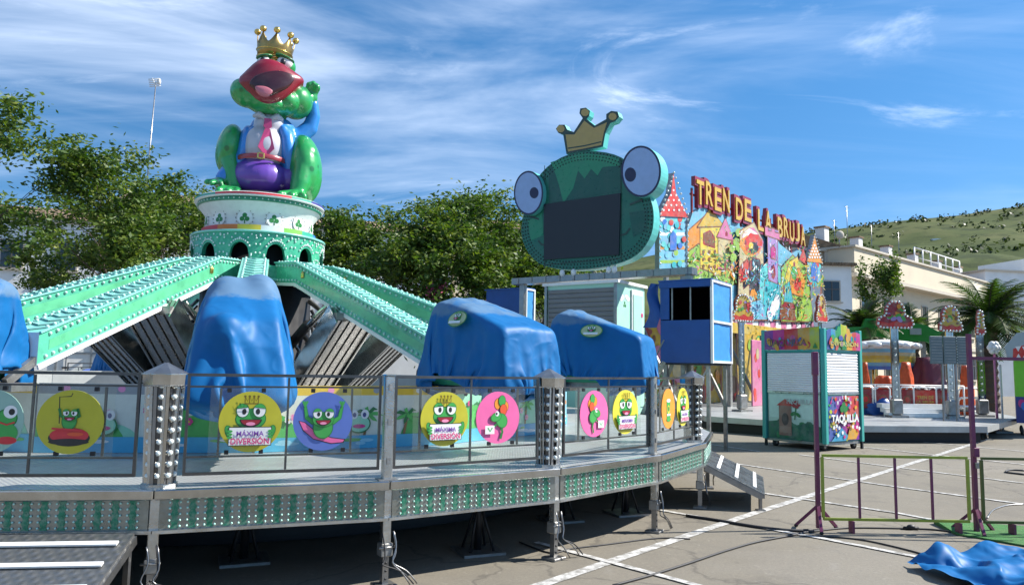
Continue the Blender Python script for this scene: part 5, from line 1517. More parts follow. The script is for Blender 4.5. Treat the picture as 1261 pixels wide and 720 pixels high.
for x, y_, w_ in ((865, 290, 1.6), (872, 300, 1.4), (889, 300, 1.3), (946, 298, 1.2), (951, 326, 1.3)):    # little arched windows
    A.poly(FP([(x - w_, y_ + 4), (x - w_, y_), (x, y_ - 2.4), (x + w_, y_), (x + w_, y_ + 4)]), T_['drd'])
link('painted_scene', A.mb.mesh('painted_scene'), back)
# scalloped fringe
mb = MB(); x0, zf = onfac(893, 396); x1, zf1 = onfac(1002, 396); zf = zf1 = (zf + zf1) / 2
n = 16
for i in range(n):
    x = x0 + (x1 - x0) * (i + .5) / n; w = (x1 - x0) / n
    mb.prism([(x - w * .55, zf - .25), (x + w * .5, zf - .25), (x + w * .4, zf), (x + w * .1, zf + .15), (x + w * .05, zf + .42), (x - w * .1, zf + .15), (x - w * .4, zf + .05)], -.06, -.02, T_['pink'] if i % 2 else T_['wht'])
mb.box(((x0 + x1) / 2, -.04, zf - .42), (x1 - x0, .10, .36), T_['ylw2']); mb.build('fringe', fac)
for px in (850, 905, 945, 990):
    x = onfac(px, 330)[0]; mb = MB()
    mb.box((x, .25, 2.4), (.16, .14, 4.8), M['steel']); mb.bar((x, .3, .2), (x, 2.0, 3.5), .1, .1, M['steel']); mb.build('rear_post', fac)
def tower_piece(label, pxs, off, dots_=True):
    """pointed turret cut-out: red roof with studs over a blue painted body"""
    xl, xr, ytop, yroof, ybot = pxs
    t = thing('turret_cutout', label, 'turret', FO + fnm * off, FR, 'turrets of the witch train')
    f = lambda L_: FP(L_, off)
    xm = (xl + xr) / 2
    body = f([(xl, ybot), (xl, yroof), (xl + 2, yroof - 5), (xr - 2, yroof - 3), (xr, yroof), (xr, ybot)])
    mb = MB(); mb.prism(body, 0, .14, T_['sky'], M['steel']); b = mb.build('turret_body', t)
    mb = MB(); mb.prism(f([(xl - 2, yroof + 2), (xm - 3, ytop + 24 * (yroof - ytop) / 50), (xm, ytop), (xm + 3, ytop + 24 * (yroof - ytop) / 50), (xr + 2, yroof + 4)]), -.04, .14, T_['red'] if dots_ else T_['org'], M['steel']); rf = mb.build('roof', t)
    a = Art(step=.0009)
    for i in range(4):
        y_ = yroof + (ybot - yroof) * (i + .3) / 4
        a.poly(f([(xl + 1, y_), (xr - 1, y_), (xr - 1, y_ + 4), (xl + 1, y_ + 4)]), T_[['aqua', 'wht', 'org', 'lgr'][i]])
    for i in range(30):
        px, py = rn.uniform(xl + 2, xr - 2), rn.uniform(yroof + 3, ybot - 3)
        a.poly(f([(px + 3 * math.cos(q * .9), py + 4 * math.sin(q * .9)) for q in range(7)]), T_[rn.choice(['wht', 'teal', 'blu', 'lgr', 'red', 'aqua', 'sky'])])
    a.poly(f([(xm - 4, (yroof + ybot) / 2 + 10), (xm - 4, (yroof + ybot) / 2 - 8), (xm, (yroof + ybot) / 2 - 14), (xm + 4, (yroof + ybot) / 2 - 8), (xm + 4, (yroof + ybot) / 2 + 10)]), T_['blu'])
    link('painted_bricks', a.mb.mesh('painted_bricks'), b)
    a = Art(step=.0009, y=-.04)
    for i in range(5):
        for j in range(i + 1):
            u = (j + .5) / (i + 1); y_ = ytop + (yroof - ytop) * (.42 + .12 * i); w_ = (xr - xl) * (.22 + .19 * i)
            a.poly(f([(xm - w_ / 2 + w_ * u + 1.1 * math.cos(q * .785), y_ + 1.3 * math.sin(q * .785)) for q in range(8)]), T_['wht'])
    link('roof_studs', a.mb.mesh('roof_studs'), rf)
    mb = MB(); pl = f([(xl - 1, ybot), (xl - 1, yroof), (xm, ytop), (xr + 1, yroof), (xr + 1, ybot)])
    pts = []
    for i in range(4):
        p, q = Vector(pl[i]), Vector(pl[i + 1]); k = int((q - p).length / .16)
        pts += [(p.lerp(q, j / k).x, -.05, p.lerp(q, j / k).y) for j in range(k)]
    lamps(t, pts, .035, M['bulb'])
    mb = MB(); x = f([(xm, ybot)])[0][0]; zb0 = f([(xm, ybot)])[0][1]; mb.box((x, .2, zb0 / 2 + .3), (.14, .1, zb0 + .8), M['steel']); mb.build('support_post', t)
tower_piece('large turret cutout with red dotted roof, left end of the fairy tale board', (812, 844, 213, 264, 332), 1.2)
tower_piece('small turret cutout with orange pointed roof, right end of the fairy tale board', (994, 1010, 289, 320, 352), .15, False)
# illuminated title
M['let_red'] = mat('letter_red', (0.26, 0.012, 0.03), .35, 0, .2, 8, coat=.4)
M['let_gold'] = mat('letter_gold', (0.78, 0.42, 0.025), .3, .2, .35, 22, coat=.4)
title = thing('title_sign', 'raised red and gold letters TREN DE LA BRUJA topping the fairy tale board', 'sign', FO, FR)
zl = (onfac(853, 241, .05)[1] + onfac(985, 285, .05)[1]) / 2
words = [('TREN', 853, 899, .10), ('DE', 902, 925, 0.04), ('LA', 929, 949, -.06), ('BRUJA', 953, 991, -.05)]
for wd, pa, pb, dz in words:
    xa, xb = onfac(pa, 250, .05)[0], onfac(pb, 270, .05)[0]; cw_ = (xb - xa) / len(wd)
    for i, ch in enumerate(wd):
        x = (xa + xb) / 2 + (xa + cw_ * (i + .5) - (xa + xb) / 2) * .93; zz = zl + dz + (.05 if i % 2 else -.03)
        o = None
        for (bold, ext, yy, k_, m_) in ((.085, .14, -.02, 1.0, M['let_red']), (.015, .05, -.10, .79, M['let_gold'])):
            vs, fs = text_polys(ch, bold, ext)
            x0 = min(v[0] for v in vs); x1 = max(v[0] for v in vs); y0 = min(v[1] for v in vs); y1 = max(v[1] for v in vs)
            w_, h_ = cw_ * .93, 1.02
            if ch in 'LJ': w_ *= .92
            mb = MB(); mb.add([(x + ((v[0] - x0) / (x1 - x0) - .5) * w_ * k_, yy - v[2] * .5, zz + ((v[1] - y0) / (y1 - y0) - .5) * h_ * k_) for v in vs], fs, m_)
            if o is None: o = mb.build('letter', title)
            else: link('gold_face', mb.mesh('gold_face'), o)
mb = MB()
for px in (854, 886, 899, 914, 926, 941, 950, 958, 975):
    x = onfac(px, 270)[0]; mb.box((x, .06, zl - .9), (.06, .06, 2.2), M['drd'] if 'drd' in M else T_['drd'])
mb.box((FLEN / 2, .09, zl), (FLEN, .05, .06), T_['drd'])
mb.build('letter_posts', title)
# flank walls under the board and deck of the train ride
M['traindeck'] = mat('train_deck', (0.42, 0.43, 0.42), .45, .4, .15, 3, dirt=(.2, .19, .17), dirt_amt=.5)
tp0 = gnd(1216, 523, .5); 
deckpts = [gnd(868, 512, .42), gnd(1058, 524, .42), gnd(1216, 525, .42), gnd(1256, 514, .42), gnd(1256, 500, .42) + Vector((1, 9, 0)), gnd(868, 500, .42) + Vector((0, 9, 0))]
dk = thing('train_platform', 'low grey steel platform of the witch train ride on blocks and short feet', 'ride platform', (0, 0, 0))
mb = MB(); n = len(deckpts)
tv = [(p.x, p.y, .42) for p in deckpts]; bv = [(p.x, p.y, .27) for p in deckpts]
mb.add(tv + bv, [tuple(range(n)), tuple(range(2 * n - 1, n - 1, -1))] + [(i, i + n, (i + 1) % n + n, (i + 1) % n) for i in range(n)], M['traindeck'])
mb.add([(p.x, p.y + .3, .25) for p in deckpts[:3]] + [(p.x, p.y + .3, .0) for p in deckpts[:3]], [(0, 3, 4, 1), (1, 4, 5, 2)], M['black'])
mb.build('deck', dk)
cc_ = mat('concrete_block', (.36, .34, .31), .85, 0, .2, 8, .4, 30)
for px, py, kind in ((1128, 540, 'block'), (1215, 541, 'foot'), (1050, 538, 'foot'), (925, 521, 'foot')):
    p = gnd(px, py); mb = MB()
    if kind == 'block': mb.box((p.x, p.y + .1, .135), (.40, .3, .27), cc_, bev=.015); mb.build('support_block', dk)
    else:
        mb.tube([(p.x, p.y, 0), (p.x, p.y, .28)], .04, M['galv']); mb.box((p.x, p.y, .012), (.22, .22, .024), M['steel']); mb.build('support_foot', dk)
# back hall wall with bright art under the board, red dressed interior
hall = thing('hall_wall', 'bright yellow and red painted wall panel under the fairy tale backboard', 'wall panel', FO - fnm * 2.2, FR)
mb = MB(); hx0, hx1 = -1.5, FLEN + .6; mb.box(((hx0 + hx1) / 2, .05, 1.95), (hx1 - hx0, .08, 3.1), T_['ylw2']); mb.build('wall_sheet', hall)
A = Art(step=.0009, y=.0)
for i in range(46):
    x, z = rn.uniform(hx0 + .3, hx1 - .3), rn.uniform(.7, 3.3)
    A.ell(x, z, rn.uniform(.08, .4), rn.uniform(.1, .5), T_[rn.choice(['yel', 'red', 'org', 'grn', 'pink', 'brn', 'cream', 'drd', 'ylw2', 'mag', 'lgr'])], rn.uniform(0, 3), 12)
for i in range(7):
    x = hx0 + .6 + i * 1.45; A.rect(x - .05, .45, x + .05, 3.4, T_['drd']); A.ell(x + .6, 1.1, .22, .22, T_['drd']); A.ell(x + .6, 1.1, .12, .12, T_['brn'])
link('wall_art', A.mb.mesh('wall_art'), hall)
pk = thing('pink_panel', 'tall pink painted door panel under the fairy tale board left of the ticket booth', 'panel', at(932, 470, 25.5) * Vector((1, 1, 0)) if False else Vector((at(932, 470, 27.5).x, 27.5, .42)), FR)
mb = MB(); mb.box((0, 0, 1.2), (.9, .06, 2.4), T_['pink'], bev=.02); mb.build('panel_sheet', pk)
A = Art(step=.0009, y=-.032)
for i in range(9): A.ell(rn.uniform(-.3, .3), rn.uniform(.3, 2.1), .12, .16, T_[rn.choice(['mag', 'pink', 'red', 'cream', 'drd'])])
tag(link('panel_art', A.mb.mesh('panel_art'), pk), kind='stuff')

# lamp signs on posts
def lamp_sign(label, px, ytop, ybot, wpx, Y, yfoot_z, kind, rz=0.0):
    p = at(px, ybot, Y); zt = at(px, ytop, Y).z; zb0 = p.z; w = wpx * Y / F; h = zt - zb0
    t = thing('lamp_sign', label, 'lamp sign', (p.x, p.y, yfoot_z), rz, 'bulb edged signs on posts of the witch train')
    b = zb0 - yfoot_z
    mb = MB()
    for dx in (-.09, .09): mb.box((dx, .05, b / 2), (.05, .05, b), M['chrome'])
    mb.box((0, .05, b / 2), (.13, .03, b), M['alu'])
    mb.box((0, .05, .03), (.5, .4, .06), M['steel']); mb.box((0, .05, .30), (.32, .2, .45), M['steel'], bev=.03); mb.build('post', t)
    if kind == 'fan': ol = [(-.5, .14), (-.42, .0), (.42, .0), (.5, .14), (.46, .38), (.28, .48), (.25, .78), (.12, 1), (-.12, 1), (-.25, .78), (-.28, .48), (-.46, .38)]
    else: ol = [(-.5, .06), (-.4, 0), (.4, 0), (.5, .06), (.48, .30), (.34, .42), (.36, .7), (.2, .94), (0, 1), (-.2, .94), (-.36, .7), (-.34, .42), (-.48, .30)]
    ol = [(a * w, b + c * h) for a, c in ol]
    mb = MB(); mb.prism(ol, -.05, .05, T_['red'], T_['drd']); sb = mb.build('sign_board', t)
    a = Art(step=.0012, y=-.05)
    a.poly([(x * .86, b + .16 * h + (z - b) * .78) for x, z in ol], T_['ylw2'] if kind != 'fan' else T_['drd'])
    for i in range(16): a.ell(rn.uniform(-.28, .28) * w, b + rn.uniform(.3, .82) * h, rn.uniform(.03, .10) * w, rn.uniform(.05, .12) * h, T_[rn.choice(['yel', 'org', 'red', 'grn', 'lil', 'cream', 'brn'] if kind != 'fan' else ['grn', 'lil', 'org', 'drd', 'brn', 'ylw2'])], rn.uniform(0, 3), 12)
    a.poly([(-.44 * w, b + .05 * h), (.44 * w, b + .05 * h), (.40 * w, b + .24 * h), (.2 * w, b + .18 * h), (0, b + .27 * h), (-.2 * w, b + .18 * h), (-.40 * w, b + .24 * h)], T_['red'])
    link('sign_art', a.mb.mesh('sign_art'), sb)
    lamps(t, [(q[0], -.06, q[2]) for q in dots(ol, .11, .02, 0)], .034, M['bulb'])
    if kind != 'fan' or True:
        lamps(t, [(-.0, .02, .6 + i * .2) for i in range(int((b - .7) / .2))], .03, M['bulb'])
    return t
lamp_sign('red and yellow bulb edged sign on a post beside the raised blue booth', 914, 362, 396, 36, 23.6, .42, 'bell', .5)
lamp_sign('red and yellow bulb edged sign high at the right end of the fairy tale board', 1011, 362, 397, 28, 29.5, .42, 'bell', .7)
lamp_sign('wide dark red bulb edged sign on a post in front of the palms', 1102, 371, 404, 46, 21.9, .42, 'fan', .05)
lamp_sign('yellow and red bulb edged sign above the grey panels', 1170, 376, 408, 31, 21.9, .42, 'bell', .15)
lamp_sign('narrow edge-on red bulb edged sign beside the big palm', 1207, 381, 412, 10, 23.0, .42, 'bell', .0)
# train station fence
stn = thing('station_fence', 'polished steel railing with dark red signs in front of the ride station', 'railing', at(1135, 500, 23) * Vector((1, 1, 0)) + Vector((0, 0, .42)), .05)
mb = MB()
for i, x in enumerate((-2.2, -1.45, -.75, -.05, .65, 1.35)):
    mb.tube([(x, 0, 0), (x, 0, .92)], .025, M['white'], 8)
for z in (.92, .55, .25): mb.tube([(-2.2, 0, z), (1.35, 0, z)], .022, M['white'], 8)
for (a, b) in ((-2.1, -1.5), (-.75, -.05), (-.68, -.1)):
    mb.tube([(a, -.02, .1), (a, -.02, .78), (a + .08, -.02, .86), (b - .08, -.02, .86), (b, -.02, .78), (b, -.02, .1)], .02, M['chrome'], 8)
for (a, b, y_) in ((-2.1, -1.2, .5), (-1.1, -.3, .6), (-.2, .5, .5), (.6, 1.3, .6), (1.5, 2.2, .5), (-1.7, -.9, 1.0), (.1, .9, 1.1)):
    for z in (.55, .85): mb.tube([(a, y_, .1), (a, y_, z - .1), (a + .1, y_, z), (b - .1, y_, z), (b, y_, z - .1), (b, y_, .1)], .028, M['white'], 8)
    mb.box(((a + b) / 2, y_ + .05, .22), (b - a, .3, .2), M['chrome'], bev=.05)
mb.build('rails', stn)
for (x, w_) in ((-1.8, .42), (-.48, .36), (.08, .66), (.64, .36), (-1.25, .4)):
    mb = MB(); mb.box((x, -.05, .50), (w_, .04, .58), T_['red'] if w_ > .5 else T_['drd'], bev=.03)
    hx = w_ / 2 + .03; mb.tube([(x - hx, -.06, .14), (x - hx, -.06, .80), (x - hx + .07, -.06, .86), (x + hx - .07, -.06, .86), (x + hx, -.06, .80), (x + hx, -.06, .14)], .024, M['white'], 8); s1 = mb.build('name_plate', stn)
    a = Art(step=.0012, y=-.07)
    if w_ > .5:
        a.text('TREN DE', x, .56, w_ * .8, .10, T_['ylw2'], .03); a.text('LA BRUJA', x, .41, w_ * .86, .11, T_['ylw2'], .03)
    else:
        a.ell(x, .48, w_ * .3, .14, T_['brn']); a.ell(x, .48, w_ * .2, .09, T_['red'])
    link('plate_art', a.mb.mesh('plate_art'), s1)
stp = thing('station_steps', 'bright aluminium steps up to the witch train station', 'steps', at(1135, 512, 22.1) * Vector((1, 1, 0)) + Vector((0, 0, .42)), .03)
mb = MB()
for i in range(3): mb.box((0, .25 * i, .07 + .12 * i), (2.1 - .06 * i, .3, .12), M['white'])
mb.build('treads', stp)
# grey slotted boards
gb = thing('grey_board', 'three grey slotted metal boards side by side on posts below a bulb edged sign', 'board', at(1170, 447, 20.6) * Vector((1, 1, 0)) + Vector((0, 0, .42)), .04)
zc = at(1170, 431, 20.6).z - .42
gm = mat('slate_grey_panel', (.13, .17, .18), .5, .2, .12, 5)
for i in range(3):
    mb = MB(); mb.box(((i - 1) * .38, 0, zc), (.355, .05, .76), gm, bev=.01)
    for j in range(9): mb.box(((i - 1) * .38, -.028, zc - .32 + j * .08), (.29, .012, .018), M['steel'])
    mb.build('slotted_panel', gb)
mb = MB()
for x in (-.19, .19): mb.box((x, .06, zc / 2), (.05, .05, zc), M['galv'])
mb.bulbs([(.19, -.03, zc - .34 + .075 * i) for i in range(10)], .015, M['bulb']); mb.build('posts', gb)
# striped kiosk, orange sheets, green gantry
ks = thing('striped_kiosk', 'round carousel hut with white scalloped roof and blue and yellow striped skirt', 'hut', at(1092, 500, 26.5) * Vector((1, 1, 0)) + Vector((0, 0, .42)), 0)
zk = at(1092, 455, 26.5).z - .42; zk1 = at(1092, 426, 26.5).z - .42
mb = MB(); r_ = .95
for i, m_ in enumerate(('blu', 'sky', 'yel', 'ylw2', 'cream', 'sky', 'wht')):
    z0 = zk + (zk1 - zk) * i / 7; mb.lathe([(r_, z0), (r_ + .01, z0 + (zk1 - zk) / 7)], T_[m_], 32)
mb.build('striped_band', ks)
mb = MB(); mb.lathe([(r_ + .1, zk1), (r_ + .12, zk1 + .08), (r_ * .8, zk1 + .16), (.3, zk1 + .22), (.02, zk1 + .24)], M['white'], 32)
for i in range(14):
    q = i * 2 * math.pi / 14; mb.ell(((r_ + .08) * math.cos(q), (r_ + .08) * math.sin(q), zk1), (.16, .16, .11), M['white'], nu=10, nv=6)
mb.build('roof', ks)
mb = MB()
for i in range(8):
    q = i * 2 * math.pi / 8; mb.tube([(r_ * .95 * math.cos(q), r_ * .95 * math.sin(q), 0), (r_ * .95 * math.cos(q), r_ * .95 * math.sin(q), zk1)], .05, M['gold'], 8)
mb.build('poles', ks)
def bundle(label, px, py0, py1, w_, Y, m, seed):
    z0 = at(px, py1, Y).z; z1 = at(px, py0, Y).z
    b = thing('covered_car', label, 'covered train car', at(px, py1, Y) * Vector((1, 1, 0)) + Vector((0, 0, .42)), 0, 'covered train cars')
    mb = MB(); rr = w_ * Y / F / 2; n, k = 22, 12; vs, fs = [], []
    for j in range(k + 1):
        v = j / k
        for i in range(n):
            q = 2 * math.pi * i / n
            f_ = (1 - .55 * max(0, v - .45) ** 1.3 * 1.8) * (1 + .12 * math.sin(q * 5 + seed + v * 3) + .16 * (1 - abs(noise.noise(Vector((math.cos(q) * 3.2, math.sin(q) * 3.2, v * 4 + seed * 2))))) ** 4 + .2 * noise.noise(Vector((math.cos(q) * 1.6, math.sin(q) * 1.6, v * 2.5 + seed))))
            vs.append((rr * f_ * math.cos(q), rr * .8 * f_ * math.sin(q), (z0 - .42) * .0 + (z1 - .42) * v + .05 * noise.noise(Vector((i * .4, seed, v)))))
    for j in range(k):
        for i in range(n): fs.append((j * n + i, j * n + (i + 1) % n, (j + 1) * n + (i + 1) % n, (j + 1) * n + i))
    fs.append(tuple(range(k * n, k * n + n)))
    mb.add(vs, fs, m, True); mb.build('cover', b)
osh = mat('orange_sheet', (.56, .075, .008), .45, 0, .4, 5, .7, 9)
bundle('crumpled orange sheet over a train car between the striped hut and dark red car', 1116, 446, 478, 17, 24, osh, 1)
bundle('crumpled orange sheet over a train car below the grey slotted boards', 1190, 450, 478, 15, 24, osh, 2)
bundle('orange sheet over a train car right behind the ticket booth', 1066, 446, 468, 9, 24.5, osh, 3)
bundle('low orange sheet in front of the striped skirt of the hut', 1090, 463, 480, 28, 25, osh, 5)
bundle('dark maroon covered train car behind the steel station railing', 1145, 440, 480, 42, 25.5, mat('maroon_sheet', (.12, .015, .03), .5, 0, .2, 5), 4)
bundle('blue sheeted heap on the platform beside the ticket booth', 1078, 484, 500, 40, 23.2, mat('blue_booth_sheet', (0, 0, 0)), 6)
gt = thing('green_gantry', 'long green board with arched middle and pale plate, spanning behind the train station', 'gantry', at(1092, 420, 30) * Vector((1, 1, 0)), 0)
gx = lambda px, py: ((lambda p: (p.x - gt.location.x, p.z))(at(px, py, 30)))
mb = MB(); mb.prism([gx(*p) for p in ((1018, 404), (1062, 402), (1066, 392), (1078, 392), (1082, 404), (1108, 404), (1118, 396), (1140, 400), (1156, 408), (1172, 404), (1196, 404), (1196, 424), (1150, 424), (1140, 420), (1110, 420), (1092, 416), (1080, 414), (1062, 418), (1018, 418))], 0, .15, mat('gantry_green', (.02, .23, .03), .4, 0, .2, 3))
mb.build('green_board', gt)
mb = MB(); a, b = gx(1120, 404), gx(1134, 412); mb.box(((a[0] + b[0]) / 2, -.03, (a[1] + b[1]) / 2), (b[0] - a[0], .04, abs(a[1] - b[1])), mat('pale_plate', (.30, .36, .33), .5)); mb.build('pale_plate', gt)
mb = MB()
for px in (1025, 1075, 1140, 1190):
    x = gx(px, 420)[0]; mb = MB(); mb.box((x, .2, 1.6), (.14, .14, 3.2), M['steel']); mb.build('leg', gt)
# shark-mouth booth at the frame's right edge
sb_ = thing('shark_booth', 'green and dark blue booth topped by a grey toothed shark mouth, right edge', 'booth', at(1252, 520, 21.5) * Vector((1, 1, 0)), -.58)
z1, z2, z3 = at(1252, 444, 21.5).z, at(1252, 488, 21.5).z, at(1252, 410, 21.5).z
mb = MB(); mb.box((.75, .6, (z2 + .25) / 2 + .1), (1.5, 1.2, z2 - .25), mat('booth_navy', (.03, .04, .20), .4)); mb.box((.75, .6, (z1 + z2) / 2), (1.504, 1.204, z1 - z2), mat('booth_green', (.16, .50, .02), .4)); mb.build('booth_body', sb_)
mb = MB(); mb.prism([(-.15, z1 + .02), (-.2, z1 + .4), (.1, z3), (1.7, z3 + .15), (1.7, z1 + .02)], -.1, 1.25, mat('shark_grey', (.30, .36, .38), .4)); sm_ = mb.build('shark_head', sb_)
A = Art(step=.0009, y=-.1); A.poly([(-.02, z1 + .06), (.0, z1 + .34), (.3, z1 + .46), (1.5, z1 + .4), (1.5, z1 + .06)], T_['red'])
for i in range(9):
    x = .05 + i * .16; A.poly([(x, z1 + .06), (x + .14, z1 + .06), (x + .07, z1 + .2)], T_['wht']); A.poly([(x, z1 + .40), (x + .07, z1 + .26), (x + .14, z1 + .42)], T_['wht'])
link('shark_teeth', A.mb.mesh('shark_teeth'), sm_)
A = Art(step=.0009, y=-.003)
for i in range(10): A.ell(rn.uniform(.1, 1.4), rn.uniform(.6, z2 - .1), .08, .12, T_[rn.choice(['mag', 'lil', 'blu', 'pink'])])
link('booth_art', A.mb.mesh('booth_art'), sb_)
mb = MB()
for x in (.12, 1.38):
    for y_ in (.1, 1.1): mb.ell((x, y_, .12), (.05, .12, .12), M['rubber'], nu=12, nv=8)
mb.build('wheels', sb_)
# flower-like lamp by the palm
fl = thing('flower_lamp', 'white flower shaped lamp on a pink and white post beside the palm trunk', 'lamp', at(1228, 515, 22.3) * Vector((1, 1, 0)) + Vector((0, 0, 0)), 0)
zf_ = at(1228, 428, 22.3).z
mb = MB()
for i in range(6): mb.ell((.11 * math.cos(i * 1.047), 0, zf_ + .11 * math.sin(i * 1.047)), (.10, .08, .10), M['white'], nu=10, nv=7)
mb.ell((0, -.03, zf_), (.1, .09, .1), M['white'], nu=10, nv=7); mb.build('flower_head', fl)
mb = MB(); mb.tube([(0, 0, 0), (0, 0, zf_ - .1)], .035, T_['pink'], 8); mb.tube([(.16, 0, 0), (.16, 0, zf_ - .5)], .03, M['white'], 8); mb.box((.08, 0, .03), (.5, .4, .06), M['steel']); mb.build('post', fl)

# ================================================================ ticket booth
c0 = gnd(1017, 556, 0.0); cl = gnd(936, 549, 0.0); cr_ = gnd(1061, 552, 0.0)
el = (cl - c0); er = (cr_ - c0); wl, wr = el.length, er.length
ang = math.atan2(er.y, er.x)
er.normalize(); nl = Vector((-er.y, er.x, 0)); wl = abs(el.dot(nl)) * 1.0
wl = min(max(wl, 1.5), 2.1); wr = min(max(wr, 1.1), 1.7)
# local frame: x along the sunlit right face (away from the corner), y along the shaded left face
tb_ = thing('ticket_booth', 'small green ticket booth on castors with closed white shutters and TAQUILLA panel', 'ticket booth', (c0.x, c0.y, 0), ang)
dist = c0.y
zq = lambda py: at(1017, py, dist).z
zt0, zs, zm, zb0 = zq(404), zq(433), zq(484), .16
print('booth', wl, wr, zt0, zs, zm, ang)
tg = mat('booth_teal', (0.045, 0.36, 0.31), .35, 0, .12, 4, dirt=(.1, .2, .18), dirt_amt=.4)
tg2 = mat('booth_dark_teal', (0.04, 0.19, 0.17), .4, 0, .15, 3, dirt=(.1, .14, .12), dirt_amt=.4)
mb = MB(); mb.box((wr / 2, wl / 2, (zs + zb0) / 2), (wr - .02, wl - .02, zs - zb0), tg2); mb.box((wr / 2, wl / 2, zs + .02), (wr + .03, wl + .03, .05), tg)
for (x, y_) in ((0, 0), (wr, 0), (0, wl), (wr, wl)): mb.box((x, y_, (zt0 + zb0) / 2), (.10, .10, zt0 - zb0), tg, bev=.008)
mb.box((wr / 2, wl / 2, zb0 - .01), (wr, wl, .05), M['steel']); mb.build('booth_shell', tb_)
wsh = mat('white_shutter', (.74, .75, .76), .45, .05, .06, 4, dirt=(.4, .4, .38), dirt_amt=.25)
def shutter(n, x0, x1, z0, z1, T):
    mb = MB(); h_ = (z1 - z0) / n
    for i in range(n):
        z = z0 + i * h_; vs = []
        prof = [(0, -.005), (.2, -.018), (.6, -.024), (.9, -.012), (1, -.004)]
        for t_, y_ in prof: vs += [(x0, y_, z + t_ * h_), (x1, y_, z + t_ * h_)]
        mb.add(vs, [(2 * k, 2 * k + 1, 2 * k + 3, 2 * k + 2) for k in range(len(prof) - 1)], wsh, True, T)
    mb.add([(x0, -.03, z0 - .03), (x1, -.03, z0 - .03), (x1, -.03, z0 + .005), (x0, -.03, z0 + .005)], [(0, 1, 2, 3)], M['alu'], False, T)
    return mb
TR = Matrix.Identity(4)
TL = Matrix.Translation((0, wl, 0)) @ Matrix.Rotation(-math.pi / 2, 4, 'Z')     # left face: local x runs from the far end to the corner
shutter(14, .09, wr - .09, zm, zs - .02, TR).build('right_shutter', tb_); shutter(17, .09, wl - .09, zm, zs - .02, TL).build('left_shutter', tb_)
# fascia with rainbow paint and waving top edge
rain = [art(c) for c in ((0.10, 0.16, 0.45), (0.06, 0.38, 0.60), (0.06, 0.42, 0.14), (0.55, 0.60, 0.05), (0.80, 0.40, 0.03), (0.72, 0.06, 0.06), (0.66, 0.05, 0.30), (0.30, 0.06, 0.38))]
def fascia(T, w_, top, txt, dark, fun):
    mb = MB(); nn = 24
    zz = [fun(i / nn) for i in range(nn + 1)]
    mb.prism([(.05 + (w_ - .1) * i / nn, zz[i]) for i in range(nn, -1, -1)] + [(.05, zs + .05), (w_ - .05, zs + .05)], -.055, -.015, rain[0], tg, T)
    a = Art(T, .0005, -.055)
    for i in range(nn):
        u0, u1 = i / nn, (i + 1) / nn
        k = int(((u0 * .8 + .05) if not dark else (.95 - u0 * .55)) * 8) % 8
        lean = .10
        def X(u, z): return min(w_ - .05, max(.05, .05 + (w_ - .1) * u + (z - zs) * lean))
        a.poly([(X(u0, zs), zs + .055), (X(u1, zs), zs + .055), (.05 + (w_ - .1) * u1, zz[i + 1] - .005), (.05 + (w_ - .1) * u0, zz[i] - .005)], rain[k])
    for i in range(22):
        x = rn.uniform(.15, w_ - .15); a.ell(x, zs + rn.uniform(.1, .34), rn.uniform(.02, .10), rn.uniform(.02, .09), rain[rn.randrange(8)], rn.uniform(0, 3), 10)
    a.poly([(w_ * .42, zs + .06), (w_ * .50, zs + .40), (w_ * .56, zs + .06)] if not dark else [(w_ * .86, zs + .08), (w_ * .90, zs + .2), (w_ * .94, zs + .08)], C_['gd'])
    if dark: a.text(txt, w_ * .44, zs + .20, w_ * .66, .17, art((.16, .08, .05)), .02)
    else: a.text(txt, w_ * .5, zs + .20, w_ * .78, .12, art((.75, .65, .2)), .02)
    mb.build('fascia', tb_); a.build('fascia_print', tb_)
fascia(TL, wl, zt0, 'TAQUILLA', True, lambda u: zt0 - .02 + .06 * u)
fascia(TR, wr, zt0, 'DIVERSIÓN', False, lambda u: zt0 - .04 + (.22 if .38 < u < .62 else .13 if .30 < u < .70 else 0) + (.05 * math.sin(u * 9)) - .06 * u)
# lower panels
a = Art(TR, .0004, -.012)
x0, x1, z0, z1 = .10, wr - .08, zb0 + .05, zm - .06
a.rect(x0, z0, x1, z1, rain[7]); cxp = (x0 + x1) / 2; czp = (z0 + z1) / 2
a.poly([(x0, z0), (x0 + (x1 - x0) * .45, z0), (x0 + (x1 - x0) * .2, z1), (x0, z1)], rain[0]); a.poly([(x1, z1), (x1, z0 + .3), (cxp, czp), (cxp, z1)], rain[5]); a.poly([(cxp, czp), (x1, z0 + .5), (x1, z0 + .1), (cxp + .1, z0)], rain[6])
for i in range(70): a.ell(rn.uniform(x0 + .04, x1 - .04), rn.uniform(z0 + .04, z1 - .04), rn.uniform(.02, .07), rn.uniform(.02, .07), rain[rn.randrange(8)], rn.uniform(0, 3), 9)
a.poly([(x0 + .05, z0), (cxp - .15, czp - .2), (cxp + .1, z0 + .1), (cxp, z0)], rain[1]); a.poly([(cxp + .05, z0 + .02), (cxp + .2, czp - .15), (x1 - .1, z0 + .15), (x1 - .2, z0 + .02)], rain[4])
for (dx, dz) in ((0, .30), (-.07, .22), (.07, .22)): a.ell(cxp - .05 + dx, czp + dz - .02, .075, .075, C_['gd'], 0, 14)
a.poly([(cxp - .07, czp + .18), (cxp - .03, czp + .18), (cxp + .03, czp + .06), (cxp - .0, czp + .05)], C_['gd'])
for i, ch in enumerate('MÁXIMA'):
    q = math.pi * (.82 - .64 * i / 5); a.text(ch, cxp - .03 + .30 * math.cos(q), czp + .20 + .26 * math.sin(q), .06, .09, art((.80, .75, .80)), .02)
